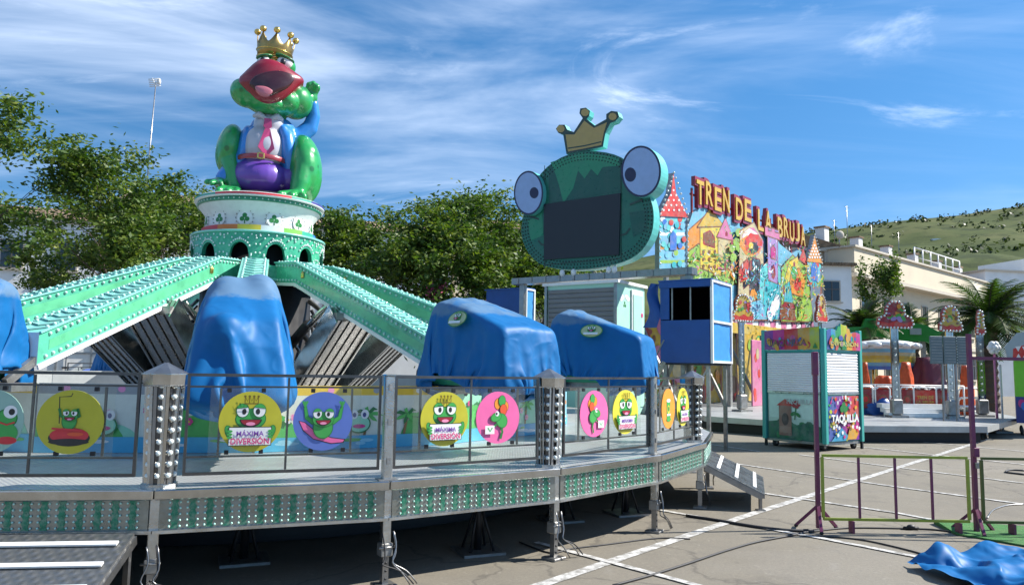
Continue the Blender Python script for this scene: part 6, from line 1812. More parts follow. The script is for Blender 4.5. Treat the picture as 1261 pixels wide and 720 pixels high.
a.text('TAQUILLA', cxp + .012, czp - .032, (x1 - x0) * .88, .21, C_['k'], .05); a.text('TAQUILLA', cxp, czp - .02, (x1 - x0) * .88, .21, C_['w'], .04)
for i in range(14):
    x, z = rn.uniform(x0 + .06, x1 - .06), rn.uniform(z0 + .06, z0 + .42); m_ = rn.choice([C_['w'], C_['w'], rain[4], rain[6]])
    for q in range(5): a.ell(x + .024 * math.cos(q * 1.257), z + .024 * math.sin(q * 1.257), .02, .02, m_, 0, 8)
a.build('right_panel', tb_)
a = Art(TL, .0004, -.012)
x0, x1 = .10, wl - .10
pg_ = paint((.42, .60, .52), .4); a.rect(x0, z0, x1, z1 + .02, pg_); a.rect(x0 + .02, z0 + .45, x1 - .02, z1 - .02, paint((.50, .70, .62), .4))
a.poly([(x0, z0), (x1, z0), (x1, z0 + .3), (x1 - .3, z0 + .38), (x1 - .6, z0 + .3), (x0 + .5, z0 + .42), (x0, z0 + .35)], art((.04, .20, .12)))
for i in range(30): a.ell(rn.uniform(x0 + .06, x1 - .06), rn.uniform(z0 + .03, z0 + .36), rn.uniform(.03, .09), rn.uniform(.03, .08), art(rn.choice([(.03, .17, .09), (.06, .28, .12), (.02, .12, .08)])), 0, 10)
cas = art((.38, .24, .20)); a.rect(x0 + .28, z0 + .06, x0 + .60, z0 + .72, cas); a.poly([(x0 + .22, z0 + .72), (x0 + .44, z1 - .10), (x0 + .66, z0 + .72)], art((.60, .03, .04))); a.ell(x0 + .44, z0 + .42, .09, .14, art((.05, .03, .03)))
a.rect(x0 + .30, z0 + .12, x0 + .58, z0 + .26, art((.50, .36, .30)))
a.stroke([(x1 - .62, z0 + .42), (x1 - .58, z0 + .72)], .03, art((.04, .25, .08)))
for q in range(5): a.ell(x1 - .58 + .06 * math.cos(q * 1.257), z0 + .76 + .05 * math.sin(q * 1.257), .05, .045, art((.40, .04, .06)), 0, 10)
a.ell(x1 - .66, z0 + .55, .07, .04, art((.04, .25, .08)), .6, 10); a.ell(x1 - .53, z0 + .53, .07, .04, art((.04, .25, .08)), -.6, 10)
a.text('TAQUILLA', (x0 + x1) / 2 + .15, z1 - .16, wl * .46, .13, art((.42, .47, .45)), .02)
a.build('left_panel', tb_)
for (x, y_) in ((.12, .12), (wr - .16, .1), (.1, wl - .2), (wr - .1, wl - .2)):
    mb = MB(); mb.tube([(x, y_ - .03, .085), (x, y_ + .03, .085)], .085, M['rubber'], 16); mb.tube([(x, y_ - .034, .085), (x, y_ + .034, .085)], .04, M['steel'], 10); mb.box((x, y_, .14), (.1, .08, .05), M['steel']); mb.build('castor', tb_)
for (x, y_) in ((wr - .02, -.02), (.02, wl)):
    mb = MB(); mb.box((x, y_, .12), (.05, .05, .24), M['black']); mb.build('foot', tb_)

# ================================================================ barriers and purple poles
pA, pB = gnd(1008, 652), gnd(1203, 656)
def pole(label, p, top_px, H_, sleeve):
    t = thing('barrier_pole', label, 'pole', p, 0, 'purple barrier poles')
    mb = MB(); mb.bar((0, 0, .02), (0, 0, H_), .042, .042, M['purple'], (0, 1, 0)); mb.build('upright', t)
    if sleeve: 
        mb = MB(); mb.box((.0, 0, H_ - .12), (.06, .06, .26), M['purple'], bev=.006); mb.build('sleeve', t)
    for a in (20, 140, 255):
        mb = MB(); q = R(a); mb.bar((0, 0, .26), (.24 * math.cos(q), .24 * math.sin(q), .02), .03, .03, M['purple']); mb.ell((.24 * math.cos(q), .24 * math.sin(q), .015), (.025, .025, .015), M['rubber'], nu=8, nv=5); mb.build('leg', t)
    return t
pole('tall purple pole on splayed feet in front of the ticket booth', Vector((pA.x, pA.y, 0)), 0, at(1003, 434, pA.y).z, True)
t2 = pole('tall purple pole carrying a crossbar between the two barriers at the right', Vector((pB.x, pB.y, 0)), 0, at(1200, 411, pB.y).z, False)
zx = at(1205, 441, pB.y).z
mb = MB(); mb.bar((.02, 0, zx), (2.2, -.1, zx + .0), .035, .035, M['purple']); mb.build('crossbar', t2)
mb = MB(); mb.box((0.01, -.03, .86), (.06, .04, .10), M['purple'], bev=.005); mb.box((.02, -.03, .72), (.05, .05, .06), M['steel']); mb.build('latch', t2)
def barrier(label, x0, x1, Y, z0, z1, n, mg):
    t = thing('crowd_barrier', label, 'barrier', (x0, Y, 0), 0, 'low tube barriers on the asphalt')
    w = x1 - x0
    mb = MB(); mb.bar((0, 0, z1), (w, 0, z1), .027, .027, mg); mb.bar((0, 0, z0), (w, 0, z0), .027, .027, mg)
    for x in (0, w): mb.bar((x, .0, z0 + .016), (x, 0, z1 - .016), .027, .027, mg, (0, 1, 0))
    mb.build('frame', t)
    for i in range(n):
        x = w * (i + 1) / (n + 1); mb = MB(); mb.bar((x, 0, z0 + .016), (x, 0, z1 - .016), .022, .022, M['purple'], (0, 1, 0)); mb.build('bar', t)
    for x in (.3, w - .12):
        mb = MB(); mb.box((x, 0, (z0 - .014) / 2), (.025, .10, z0 - .014), M['purple']); mb.build('foot', t)
YB = 8.15
bx0, bx1 = at(1014, 640, YB).x, at(1194, 640, YB).x
zt1, zb1 = at(1104, 562, YB).z, at(1104, 640, YB).z
barrier('low lime green barrier with three purple uprights between the two purple poles', bx0, bx1, YB, max(.05, zb1), zt1, 3, M['lime'])
bx2 = at(1210, 640, YB).x
barrier('darker green barrier with purple uprights right of the crossbar pole, cut by the frame', bx2, bx2 + 1.65, YB - .02, max(.05, zb1), zt1, 2, mat('olive_paint', (.08, .10, .02), .45, .1, .2, 9))
# ================================================================ ground
def asphalt():
    m = bpy.data.materials.new('worn_asphalt'); p, N, L = _pri(m)
    tc = N.new('ShaderNodeTexCoord')
    def nz(sc, det=8, rough=.6, typ=None, dist=0):
        n = N.new('ShaderNodeTexNoise'); n.inputs['Scale'].default_value = sc; n.inputs['Detail'].default_value = det; n.inputs['Roughness'].default_value = rough; n.inputs['Distortion'].default_value = dist
        L.new(tc.outputs['Object'], n.inputs['Vector']); return n.outputs[0]
    def mr(x, a, b, c, d):
        r = N.new('ShaderNodeMapRange'); r.inputs[1].default_value = a; r.inputs[2].default_value = b; r.inputs[3].default_value = c; r.inputs[4].default_value = d; L.new(x, r.inputs[0]); return r.outputs[0]
    def mix(f, a, b, mode='MIX'):
        q = N.new('ShaderNodeMix'); q.data_type = 'RGBA'; q.blend_type = mode
        L.new(f, q.inputs[0]) if not isinstance(f, float) else setattr(q.inputs[0], 'default_value', f)
        for i, v in ((6, a), (7, b)):
            if isinstance(v, tuple): q.inputs[i].default_value = (*v, 1)
            else: L.new(v, q.inputs[i])
        return q.outputs[2]
    c = mix(mr(nz(.35, 6, .65), .3, .7, 0, 1), (.200, .177, .136), (.278, .248, .190))
    c = mix(mr(nz(1.7, 8, .7, None, .6), .52, .75, 0, .38), c, (.12, .112, .10))
    c = mix(mr(nz(.9, 8, .7, None, 1.2), .60, .70, 0, .45), c, (.33, .31, .28))
    c = mix(mr(nz(.55, 7, .62, None, 2.0), .56, .66, 0, .32), c, (.11, .10, .085))
    c = mix(mr(nz(5.5, 5, .55), .67, .73, 0, .45), c, (.07, .065, .058))
    c = mix(mr(nz(.16, 4, .5), .54, .56, 0, .28), c, (.30, .275, .235))
    c = mix(mr(nz(220, 3, .6), .35, .65, 0, .5), c, (.09, .085, .08))
    c = mix(mr(nz(34, 6, .7), .42, .70, 0, .45), c, (.115, .105, .09))
    c = mix(mr(nz(11, 7, .7, None, .8), .58, .70, 0, .35), c, (.34, .315, .265))
    v = N.new('ShaderNodeTexVoronoi'); v.feature = 'DISTANCE_TO_EDGE'; v.inputs['Scale'].default_value = .42
    wv = N.new('ShaderNodeVectorMath'); wv.operation = 'ADD'
    nn = N.new('ShaderNodeTexNoise'); nn.inputs['Scale'].default_value = 1.3; nn.inputs['Detail'].default_value = 6; L.new(tc.outputs['Object'], nn.inputs['Vector'])
    L.new(tc.outputs['Object'], wv.inputs[0]); L.new(nn.outputs['Color'], wv.inputs[1]); L.new(wv.outputs[0], v.inputs['Vector'])
    c = mix(mr(v.outputs['Distance'], .0, .012, .5, 0), c, (.06, .055, .05))
    L.new(c, p.inputs['Base Color']); p.inputs['Roughness'].default_value = .88; p.inputs['Specular IOR Level'].default_value = .3
    b = N.new('ShaderNodeBump'); b.inputs['Strength'].default_value = .35; b.inputs['Distance'].default_value = .01
    L.new(nz(140, 4), b.inputs['Height']); L.new(b.outputs[0], p.inputs['Normal'])
    return m
mb = MB(); mb.add([(-900, -200, 0), (900, -200, 0), (900, 1500, 0), (-900, 1500, 0)], [(0, 1, 2, 3)], asphalt())
tag(mb.build('ground'), kind='structure')
def roadpaint():
    m = bpy.data.materials.new('worn_line_paint'); p, N, L = _pri(m)
    tc = N.new('ShaderNodeTexCoord'); n = N.new('ShaderNodeTexNoise'); n.inputs['Scale'].default_value = 9; n.inputs['Detail'].default_value = 10; n.inputs['Roughness'].default_value = .75
    L.new(tc.outputs['Object'], n.inputs['Vector'])
    r = N.new('ShaderNodeMapRange'); r.inputs[1].default_value = .42; r.inputs[2].default_value = .60; L.new(n.outputs[0], r.inputs[0])
    q = N.new('ShaderNodeMix'); q.data_type = 'RGBA'; q.inputs[6].default_value = (.23, .22, .20, 1); q.inputs[7].default_value = (.60, .59, .56, 1); L.new(r.outputs[0], q.inputs[0]); L.new(q.outputs[2], p.inputs['Base Color'])
    p.inputs['Roughness'].default_value = .8
    return m
rp = roadpaint()
def line(pts, w, z):
    mb = MB(); P = [gnd(*p) for p in pts]
    for i in range(len(P) - 1):
        d = (P[i + 1] - P[i]); d.z = 0; d.normalize(); s_ = Vector((-d.y, d.x, 0)) * w / 2
        k = max(2, int((P[i + 1] - P[i]).length / .15)); rn_ = random.Random(i + int(w * 100)); vs = []
        for j in range(k + 1):
            c = P[i].lerp(P[i + 1], j / k); e1, e2 = 1 + rn_.uniform(-.07, .07), 1 + rn_.uniform(-.07, .07)
            vs += [(*(c + s_ * e1).xy, z), (*(c - s_ * e2).xy, z)]
        mb.add(vs, [(2 * j, 2 * j + 1, 2 * j + 3, 2 * j + 2) for j in range(k)], rp)
    o = mb.build('parking_line'); tag(o, kind='structure')
line([(640, 729), (925, 633), (1215, 541)], .115, .006)
line([(660, 668), (880, 727)], .075, .010); line([(806, 627), (1012, 663), (1145, 689), (1180, 697)], .08, .010); line([(930, 606), (1100, 631), (1170, 644)], .08, .010)
line([(905, 571), (1100, 599), (1261, 621)], .08, .010); line([(985, 560), (1100, 575), (1261, 595)], .08, .010); line([(1040, 548), (1261, 572)], .08, .010); line([(860, 545), (935, 556)], .08, .010); line([(1090, 540), (1261, 556)], .08, .010)
def cable(label, pts, r, m='cable'):
    P = [gnd(*p) + Vector((0, 0, r)) for p in pts]; sp = []
    for i in range(len(P) - 1):
        for t in range(6): sp.append(P[i].lerp(P[i + 1], t / 6))
    sp.append(P[-1])
    for _ in range(6): sp = [sp[0]] + [(sp[j - 1] + sp[j] * 2 + sp[j + 1]) / 4 for j in range(1, len(sp) - 1)] + [sp[-1]]
    mb = MB(); mb.tube(sp, r, M[m], 6); tag(mb.build('power_cable'), label, 'cable', 'cables on the asphalt')
cable('black cable curving from the bottom edge to the foot of the left purple pole', [(755, 722), (800, 710), (850, 694), (890, 680), (930, 668), (975, 660), (992, 656)], .011)
cable('thick black cable lying from under the ramp to the left purple pole', [(845, 636), (880, 641), (930, 650), (975, 655), (1000, 654)], .016)
cable('thin black cable under the lime barrier running right to the green mat', [(985, 657), (1040, 650), (1100, 651), (1150, 652), (1195, 659), (1262, 668)], .010)
cable('thin black cable passing in front of the barrier toward the blue sheet', [(1000, 660), (1060, 664), (1120, 678), (1160, 690)], .009)
cable('pale hose lying on the asphalt behind the right barrier', [(1216, 638), (1222, 628), (1240, 622), (1262, 621)], .009, 'galv')
cable('black hose loop on the asphalt behind the right barrier', [(1262, 585), (1245, 583), (1237, 582), (1242, 579), (1262, 580)], .016)
cable('dark cable along the foot of the platform legs, nearest the camera', [(640, 668), (680, 684), (700, 676), (740, 672), (812, 662), (850, 664)], .008)
mb = MB(); c = gnd(1122, 652); mb.ell((0, 0, .03), (.05, .03, .03), M['black'], nu=10, nv=6); mb.tube([(-.08, 0, .02), (.08, 0, .02)], .018, M['black'], 8)
tag(mb.build('cable_plug', None, c), 'small black cable plug on the asphalt under the lime barrier', 'plug')
# green mat
P = [gnd(*p) for p in ((1150, 645), (1164, 642), (1200, 645), (1300, 652), (1300, 680), (1205, 663), (1178, 659))]
gm_ = mat('green_matting', (.05, .20, .045), .9, 0, .3, 12, .8, 160, dirt=(.14, .17, .06), dirt_amt=.5, dscale=5)
mb = MB(); n = len(P); mb.add([(*p.xy, .020 + (.035 if i == 0 else .0)) for i, p in enumerate(P)] + [(*p.xy, .005) for p in P], [tuple(range(n - 1, -1, -1))] + [(i, i + n, (i + 1) % n + n, (i + 1) % n) for i in range(n)], gm_)
tag(mb.build('green_mat'), 'green artificial grass mat lying at the foot of the crossbar pole', 'mat')
# crumpled blue sheet
sc0 = gnd(1235, 715)
def heap(Q):
    D = np.full(Q.shape[:-1], 9.0)
    for (c, r_) in (((-.32, .42, -.02), .20), ((.2, .5, -.05), .26), ((.55, .35, -.02), .24), ((.1, .0, -.08), .24), ((-.2, -.1, -.1), .22), ((.6, -.2, -.06), .3), ((.15, -.45, -.1), .3)):
        D = np.minimum(D, np.linalg.norm(Q - np.array(c), axis=-1) - r_)
    return D
Pd = drape(60, 50, 1.75, 1.35, .26, heap, 90, 6, None, .012, 5, .2, (.32, -.08)); Pd[..., 2] *= .72
Pd[..., 2] += np.array([[.018 * noise.noise(Vector((i * .21, j * .25, 3))) + .012 * noise.noise(Vector((i * .5, j * .1, 8))) for j in range(50)] for i in range(60)]) + .02
o = link('ground_tarp', cloth_mesh('ground_tarp', Pd, M['tarp'], np.full(Pd.shape[:2], .16), 1.6), None, (sc0.x, sc0.y, 0)); o.modifiers.new('sub', 'SUBSURF').render_levels = 1
tag(o, 'crumpled blue tarpaulin lying on the asphalt in the bottom right corner', 'tarpaulin')

# ================================================================ trees
def leafmat(name, a, b, c):
    m = bpy.data.materials.new(name); p, N, L = _pri(m); out = N['Material Output']
    at_ = N.new('ShaderNodeAttribute'); at_.attribute_name = 'tone'
    r = N.new('ShaderNodeValToRGB'); r.color_ramp.elements[0].color = (*a, 1); r.color_ramp.elements[1].color = (*c, 1); e = r.color_ramp.elements.new(.5); e.color = (*b, 1)
    L.new(at_.outputs['Fac'], r.inputs[0]); L.new(r.outputs[0], p.inputs['Base Color']); p.inputs['Roughness'].default_value = .5; p.inputs['Specular IOR Level'].default_value = .3
    t = N.new('ShaderNodeBsdfTranslucent'); g_ = N.new('ShaderNodeMix'); g_.data_type = 'RGBA'; g_.blend_type = 'MULTIPLY'; g_.inputs[0].default_value = 1; g_.inputs[7].default_value = (1.5, 1.7, .5, 1)
    L.new(r.outputs[0], g_.inputs[6]); L.new(g_.outputs[2], t.inputs[0])
    mx = N.new('ShaderNodeMixShader'); mx.inputs[0].default_value = .28; L.new(p.outputs[0], mx.inputs[1]); L.new(t.outputs[0], mx.inputs[2]); L.new(mx.outputs[0], out.inputs[0])
    return m
LM = leafmat('tree_leaf', (.018, .050, .008), (.072, .128, .020), (.20, .235, .042))
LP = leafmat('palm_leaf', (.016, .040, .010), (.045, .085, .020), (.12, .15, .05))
BK = mat('tree_bark', (.085, .065, .05), .9, 0, .3, 14, .7, 50)
def leaf_mesh(name, cen, size, rng, m, tone, aspect=2.2, flat=.5):
    n = len(cen)
    a = rng.normal(size=(n, 3)); a[:, 2] *= flat; a /= np.linalg.norm(a, axis=1, keepdims=True)
    b = rng.normal(size=(n, 3)); b -= a * (a * b).sum(1, keepdims=True); b /= np.linalg.norm(b, axis=1, keepdims=True)
    s_ = size * rng.uniform(.6, 1.35, (n, 1))
    L_, W_ = a * s_ * .5 * aspect / 1.5, b * s_ * .5 / 1.5
    V = np.stack([cen - L_, cen + W_ - L_ * .1, cen + L_, cen - W_ - L_ * .1], 1).reshape(-1, 3)
    me = bpy.data.meshes.new(name)
    me.vertices.add(4 * n); me.loops.add(4 * n); me.polygons.add(n)
    me.vertices.foreach_set('co', V.astype(np.float32).ravel()); me.loops.foreach_set('vertex_index', np.arange(4 * n, dtype=np.int32))
    me.polygons.foreach_set('loop_start', np.arange(0, 4 * n, 4, dtype=np.int32)); me.polygons.foreach_set('loop_total', np.full(n, 4, dtype=np.int32))
    me.materials.append(m)
    at_ = me.attributes.new('tone', 'FLOAT', 'FACE'); at_.data.foreach_set('value', np.clip(tone, 0, 1).astype(np.float32))
    me.update(); me.validate()
    return me
def grow(seed, h, spread, trunk_r, clear, nleaf, leaf=.15):
    """spreading street tree: limbs fork four times, flat sprays of leaves at the twig ends"""
    rn = random.Random(seed); rg = np.random.RandomState(seed)
    wood = MB(); tips = []
    def branch(p, d, L_, r_, lev):
        pts = [p]; rr = [r_]; q = p.copy(); dd = d.copy(); n = 4
        for i in range(n):
            dd = (dd + Vector((rn.gauss(0, .16), rn.gauss(0, .16), rn.gauss(.03, .12)))).normalized()
            q = q + dd * L_ / n; pts.append(q.copy()); rr.append(r_ * (1 - .42 * (i + 1) / n))
            if lev >= 3 and i >= (2 if lev == 3 else 1): tips.append((q.copy(), lev))
        wood.tube(pts, rr, BK, 7 if lev < 2 else 5, False)
        if lev >= 4: return
        k = (4 if lev == 0 else 3) + (rn.random() < .4)
        for i in range(k):
            az = 2 * math.pi * (i + rn.uniform(-.3, .3)) / k; sp = rn.uniform(.45, .95) * spread
            o1 = dd.orthogonal().normalized(); o2 = dd.cross(o1)
            nd = (dd * 1.0 + (o1 * math.cos(az) + o2 * math.sin(az)) * sp); nd.z = nd.z * .85 + .06
            branch(pts[-1] if i < 2 or lev == 0 else pts[-2], nd.normalized(), L_ * rn.uniform(.58, .85) if lev else h * rn.uniform(.20, .30), rr[-1] * .66, lev + 1)
    branch(Vector((0, 0, 0)), Vector((rn.uniform(-.08, .08), rn.uniform(-.08, .08), 1)), clear, trunk_r, 0)
    T = np.array([t[0] for t in tips]); sc = h / max(T[:, 2].max(), 1)
    # leaves: tilted flat sprays around twig ends
    per = max(8, int(nleaf * 1.05) // len(T))
    cen = np.repeat(T, per, 0); off = rg.normal(size=cen.shape) * np.array([.25, .25, .07])
    tilt = np.repeat(rg.normal(size=(len(T), 2)) * .4, per, 0); off[:, 2] += (off[:, :2] * tilt).sum(1)
    cen = cen + off
    tone = np.repeat(rg.uniform(.15, .75, len(T)), per) + rg.normal(0, .16, len(cen))
    return wood, cen, tone, rg
def place_tree(seed, h, spread, x, y, tr, clear, nleaf, label, leaf=.15, slim=.88):
    wood, cen, tone, rg = grow(seed, h, spread, tr, clear, nleaf, leaf)
    zmax = np.percentile(cen[:, 2], 98.5); k = h / zmax
    if slim != 1: wood.v = [(a * slim, b * slim, c) for a, b, c in wood.v]; cen = cen * np.array([slim, slim, 1])
    t = thing('broadleaf_tree', label, 'tree', (x, y, 0), 0, 'trees behind the frog ride')
    wood.v = [(a * k, b * k, c * k) for a, b, c in wood.v]
    wood.build('trunk', t)
    link('crown', leaf_mesh('crown', cen * k, leaf, rg, LM, tone), t)
def X_(px, Y): return at(px, 440, Y).x
def topz(px, py, Y): return at(px, py, Y).z
place_tree(3, topz(20, 158, 25), .95, X_(12, 25), 25, .20, 3.0, 26000, 'tallest broadleaf tree, cut by the left edge of the picture', .125, 1.05)
COL.objects['broadleaf_tree'].rotation_euler = (0, 0, 2.6)
place_tree(9, topz(120, 236, 29), 1.0, X_(108, 29), 29, .16, 2.6, 11000, 'lower broadleaf tree between the tallest tree and the antenna mast', .115)
place_tree(5, topz(190, 204, 27), .9, X_(192, 27), 27, .17, 2.8, 15000, 'broadleaf tree in front of the antenna mast, left of the tower', .12)
place_tree(12, topz(250, 235, 31), .9, X_(252, 31), 31, .16, 2.6, 16000, 'broadleaf tree partly hidden behind the frog tower pedestal', .115)
place_tree(7, topz(430, 262, 29), .95, X_(428, 29), 29, .17, 2.6, 24000, 'broadleaf tree just right of the frog tower', .115)
place_tree(15, topz(515, 252, 27), .9, X_(515, 27), 27, .17, 2.8, 24000, 'broadleaf tree above the pink blossoms, middle of the right row', .115)
place_tree(21, topz(600, 248, 28), .9, X_(598, 28), 28, .18, 2.8, 24000, 'broadleaf tree beside the left eye of the frog head sign', .115)
place_tree(26, topz(650, 275, 32), .9, X_(655, 32), 32, .16, 2.4, 14000, 'smaller broadleaf tree behind the frog head sign', .115)
# pink blossom shrub
rg = np.random.RandomState(2)
t = thing('blossom_shrub', 'shrub with pink blossoms below the trees, behind the large blue cover', 'shrub', (X_(532, 24), 24, 0))
zc_ = topz(532, 358, 24)
mb = MB()
for i in range(6):
    q = i * 1.05; mb.tube([(0, 0, 0), (.25 * math.cos(q), .25 * math.sin(q), zc_ * .5), (.5 * math.cos(q), .5 * math.sin(q), zc_ * .92)], [.05, .035, .015], BK, 6)
mb.build('stems', t)
cen = rg.normal(size=(2600, 3)) * np.array([.45, .45, .55]) + np.array([0, 0, zc_ * .80])
link('foliage', leaf_mesh('foliage', cen, .13, rg, LM, rg.uniform(.1, .8, len(cen))), t)
PB = mat('pink_petal', (.62, .10, .26), .6, 0, .2, 9)
cen = np.concatenate([rg.normal(size=(60, 3)) * .09 + c for c in ((0, -.3, zc_), (.18, -.3, zc_ - .08), (-.1, -.35, zc_ - .15), (.3, -.2, zc_ + .05), (1.9, -.3, zc_ - .45), (1.95, -.3, zc_ - .3))])
link('blossoms', leaf_mesh('blossoms', cen, .10, rg, PB, np.ones(len(cen)), 1.4, 1), t)
# palms
def palm(label, px, Y, ytop, crown_w, nf, seed, lean=0.0):
    x = X_(px, Y); zt = topz(px, ytop, Y); rn = random.Random(seed); rg = np.random.RandomState(seed)
    t = thing('palm_tree', label, 'palm', (x, Y, 0), 0, 'palms by the witch train')
    mb = MB(); n = 26; vs = []
    pts = [(lean * (i / n) ** 2, 0, zt * i / n) for i in range(n + 1)]
    rr = [.24 + .05 * (i % 2) - .06 * (i / n) + (.12 if i > n - 4 else 0) for i in range(n + 1)]
    mb.tube(pts, rr, BK, 14, True, False); mb.build('trunk', t)
    V, tone = [], []
    stems = MB()
    for f in range(nf):
        az = f * 2.399 + rn.uniform(-.2, .2); e0 = rn.uniform(-.25, 1.35); L_ = crown_w * rn.uniform(.8, 1.1)
        p = Vector((lean, 0, zt)); d = Vector((math.cos(az) * math.cos(e0), math.sin(az) * math.cos(e0), math.sin(e0))); sp = [p.copy()]
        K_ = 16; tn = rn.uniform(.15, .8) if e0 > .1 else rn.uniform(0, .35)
        for i in range(K_):
            d = (d + Vector((0, 0, -.085 - .03 * (i / K_)))).normalized(); p = p + d * L_ / K_; sp.append(p.copy())
        stems.tube(sp, [.03 * (1 - i / (K_ + 2)) for i in range(K_ + 1)], BK, 4, False)
        for i in range(2, K_ + 1):
            for h_ in (0, .5):
                c = sp[i - 1].lerp(sp[i], h_); dd = (sp[i] - sp[i - 1]).normalized(); sd_ = dd.cross(Vector((0, 0, 1)));
                sd_ = sd_.normalized() if sd_.length > .05 else Vector((1, 0, 0)); u = i / K_; ll = L_ * .22 * (math.sin(math.pi * min(1, u * .85 + .12)) + .15)
                for sg in (-1, 1):
                    tip = c + (sd_ * sg * .8 + dd * .65 + Vector((0, 0, -.22 + rn.uniform(-.1, .15)))).normalized() * ll
                    w_ = dd * .035
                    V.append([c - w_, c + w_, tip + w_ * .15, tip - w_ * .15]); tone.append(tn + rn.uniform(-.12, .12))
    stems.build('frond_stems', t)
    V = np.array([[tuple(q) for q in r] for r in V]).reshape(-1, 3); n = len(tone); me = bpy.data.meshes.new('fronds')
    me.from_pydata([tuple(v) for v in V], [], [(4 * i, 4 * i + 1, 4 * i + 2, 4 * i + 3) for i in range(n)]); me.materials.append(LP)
    a = me.attributes.new('tone', 'FLOAT', 'FACE'); a.data.foreach_set('value', np.clip(np.array(tone), 0, 1).astype(np.float32)); me.update()
    link('fronds', me, t)
palm('big palm with a thick trunk and drooping fronds at the right edge', 1219, 27, 396, 2.35, 70, 3)
palm('darker low palm behind the green gantry, left of the big palm', 1060, 31, 405, 1.9, 44, 5)
palm('shaded palm behind the wide bulb edged sign', 1125, 32, 412, 1.7, 40, 8)
place_tree(33, topz(1100, 322, 33), .6, X_(1100, 33), 33, .10, 3.4, 2200, 'slender bushy tree rising above the palms before the cream building', .10, .36)

# ================================================================ buildings
WW = mat('whitewash', (.80, .80, .78), .85, 0, .05, .6, .2, 20, dirt=(.5, .48, .44), dirt_amt=.35, dscale=.8)
CRW = mat('cream_render', (.62, .54, .40), .85, 0, .06, .6, .2, 20, dirt=(.45, .40, .32), dirt_amt=.4, dscale=.7)
GL = mat('window_glass', (.02, .025, .03), .08, 0, .2, 2, spec=.8)
FRM = mat('window_frame_dark', (.10, .09, .08), .5)
STN = mat('stone_trim', (.50, .45, .37), .8, 0, .1, 3)
def tilemat():
    m = bpy.data.materials.new('clay_tiles'); p, N, L = _pri(m); tc = N.new('ShaderNodeTexCoord')
    w = N.new('ShaderNodeTexWave'); w.wave_type = 'BANDS'; w.bands_direction = 'X'; w.inputs['Scale'].default_value = 1.6; w.inputs['Distortion'].default_value = .2; L.new(tc.outputs['Object'], w.inputs['Vector'])
    n = N.new('ShaderNodeTexNoise'); n.inputs['Scale'].default_value = 3; n.inputs['Detail'].default_value = 8; n.inputs['Roughness'].default_value = .7; L.new(tc.outputs['Object'], n.inputs['Vector'])
    r = N.new('ShaderNodeValToRGB'); r.color_ramp.elements[0].position = .3; r.color_ramp.elements[0].color = (.11, .075, .045, 1); r.color_ramp.elements[1].position = .7; r.color_ramp.elements[1].color = (.30, .20, .12, 1); L.new(n.outputs[0], r.inputs[0])
    L.new(r.outputs[0], p.inputs['Base Color']); p.inputs['Roughness'].default_value = .9
    b = N.new('ShaderNodeBump'); b.inputs['Strength'].default_value = .9; b.inputs['Distance'].default_value = .08; L.new(w.outputs[0], b.inputs['Height']); L.new(b.outputs[0], p.inputs['Normal'])
    return m
TI = tilemat()
def window(b, x, z, w, h, y=0.0, shut=False):
    mb = MB(); mb.box((x, y - .03, z + h / 2), (w + .16, .06, h + .16), STN); f = mb.build('window', b)
    mb = MB(); mb.box((x, y - .07, z + h / 2), (w, .03, h), GL); link('pane', mb.mesh('pane'), f)
    mb = MB(); mb.box((x, y - .10, z + h / 2), (.06, .03, h), FRM); mb.box((x, y - .098, z + h * .6), (w, .03, .05), FRM); link('frame', mb.mesh('frame'), f)
    mb = MB(); mb.box((x, y - .11, z - .10), (w + .3, .18, .07), STN); link('sill', mb.mesh('sill'), f)
# cream block
b0, b1 = at(1043, 310, 44), at(1232, 365, 64)
bd_ = b1 - b0; bd_.z = 0; BL = bd_.length; ba_ = math.atan2(bd_.y, bd_.x); ht = b0.z
cb_ = thing('apartment_block', 'long cream apartment block with tiled roof below the green hill', 'building', (b0.x, b0.y, 0), ba_)
mb = MB(); mb.box((BL / 2 + 3, 5, (ht - 1.3) / 2), (BL + 6, 10, ht - 1.3), CRW); mb.build('wall', cb_)
mb = MB(); mb.box((BL / 2 + 3, 4.9, ht - .55), (BL + 6.6, 10.9, 1.5), CRW); mb.box((BL / 2 + 3, 4.9, ht - 1.42), (BL + 7, 11.3, .22), STN); mb.box((BL / 2 + 3, 4.9, ht + .26), (BL + 6.9, 11.2, .12), STN)
mb.box((BL / 2 + 3, -.05, 3.6), (BL + 6, .12, .25), STN); mb.build('cornice', cb_)
mb = MB(); mb.add([(-.2, .1, ht + .35), (BL + 6, .1, ht + .35), (BL + 6, 5, ht + 2.0), (-.2, 5, ht + 2.3), (-.2, 10, ht + .35), (BL + 6, 10, ht + .35)], [(0, 1, 2, 3), (3, 2, 5, 4), (0, 3, 4), (1, 5, 2)], TI); rf = mb.build('roof', cb_)
rnb = random.Random(8)
for i in range(6):
    x = 1.5 + i * (BL / 6); mb = MB(); mb.box((x, 2.2, ht + 1.4), (.6, .6, 1.0), WW); mb.box((x, 2.2, ht + 1.95), (.75, .75, .1), TI); link('chimney', mb.mesh('chimney'), rf)
mb = MB()
for i in range(7):
    x = BL * .45 + i * 1.6; mb.tube([(x, 1.0, ht + .5), (x, 1.0, ht + 2.0)], .05, M['white'], 6)
mb.tube([(BL * .45, 1.0, ht + 2), (BL * .45 + 9.6, 1.0, ht + 2.0)], .05, M['white'], 6); mb.tube([(BL * .45, 1.0, ht + 1.3), (BL * .45 + 9.6, 1.0, ht + 1.3)], .03, M['white'], 6)
mb.build('terrace_rail', cb_)
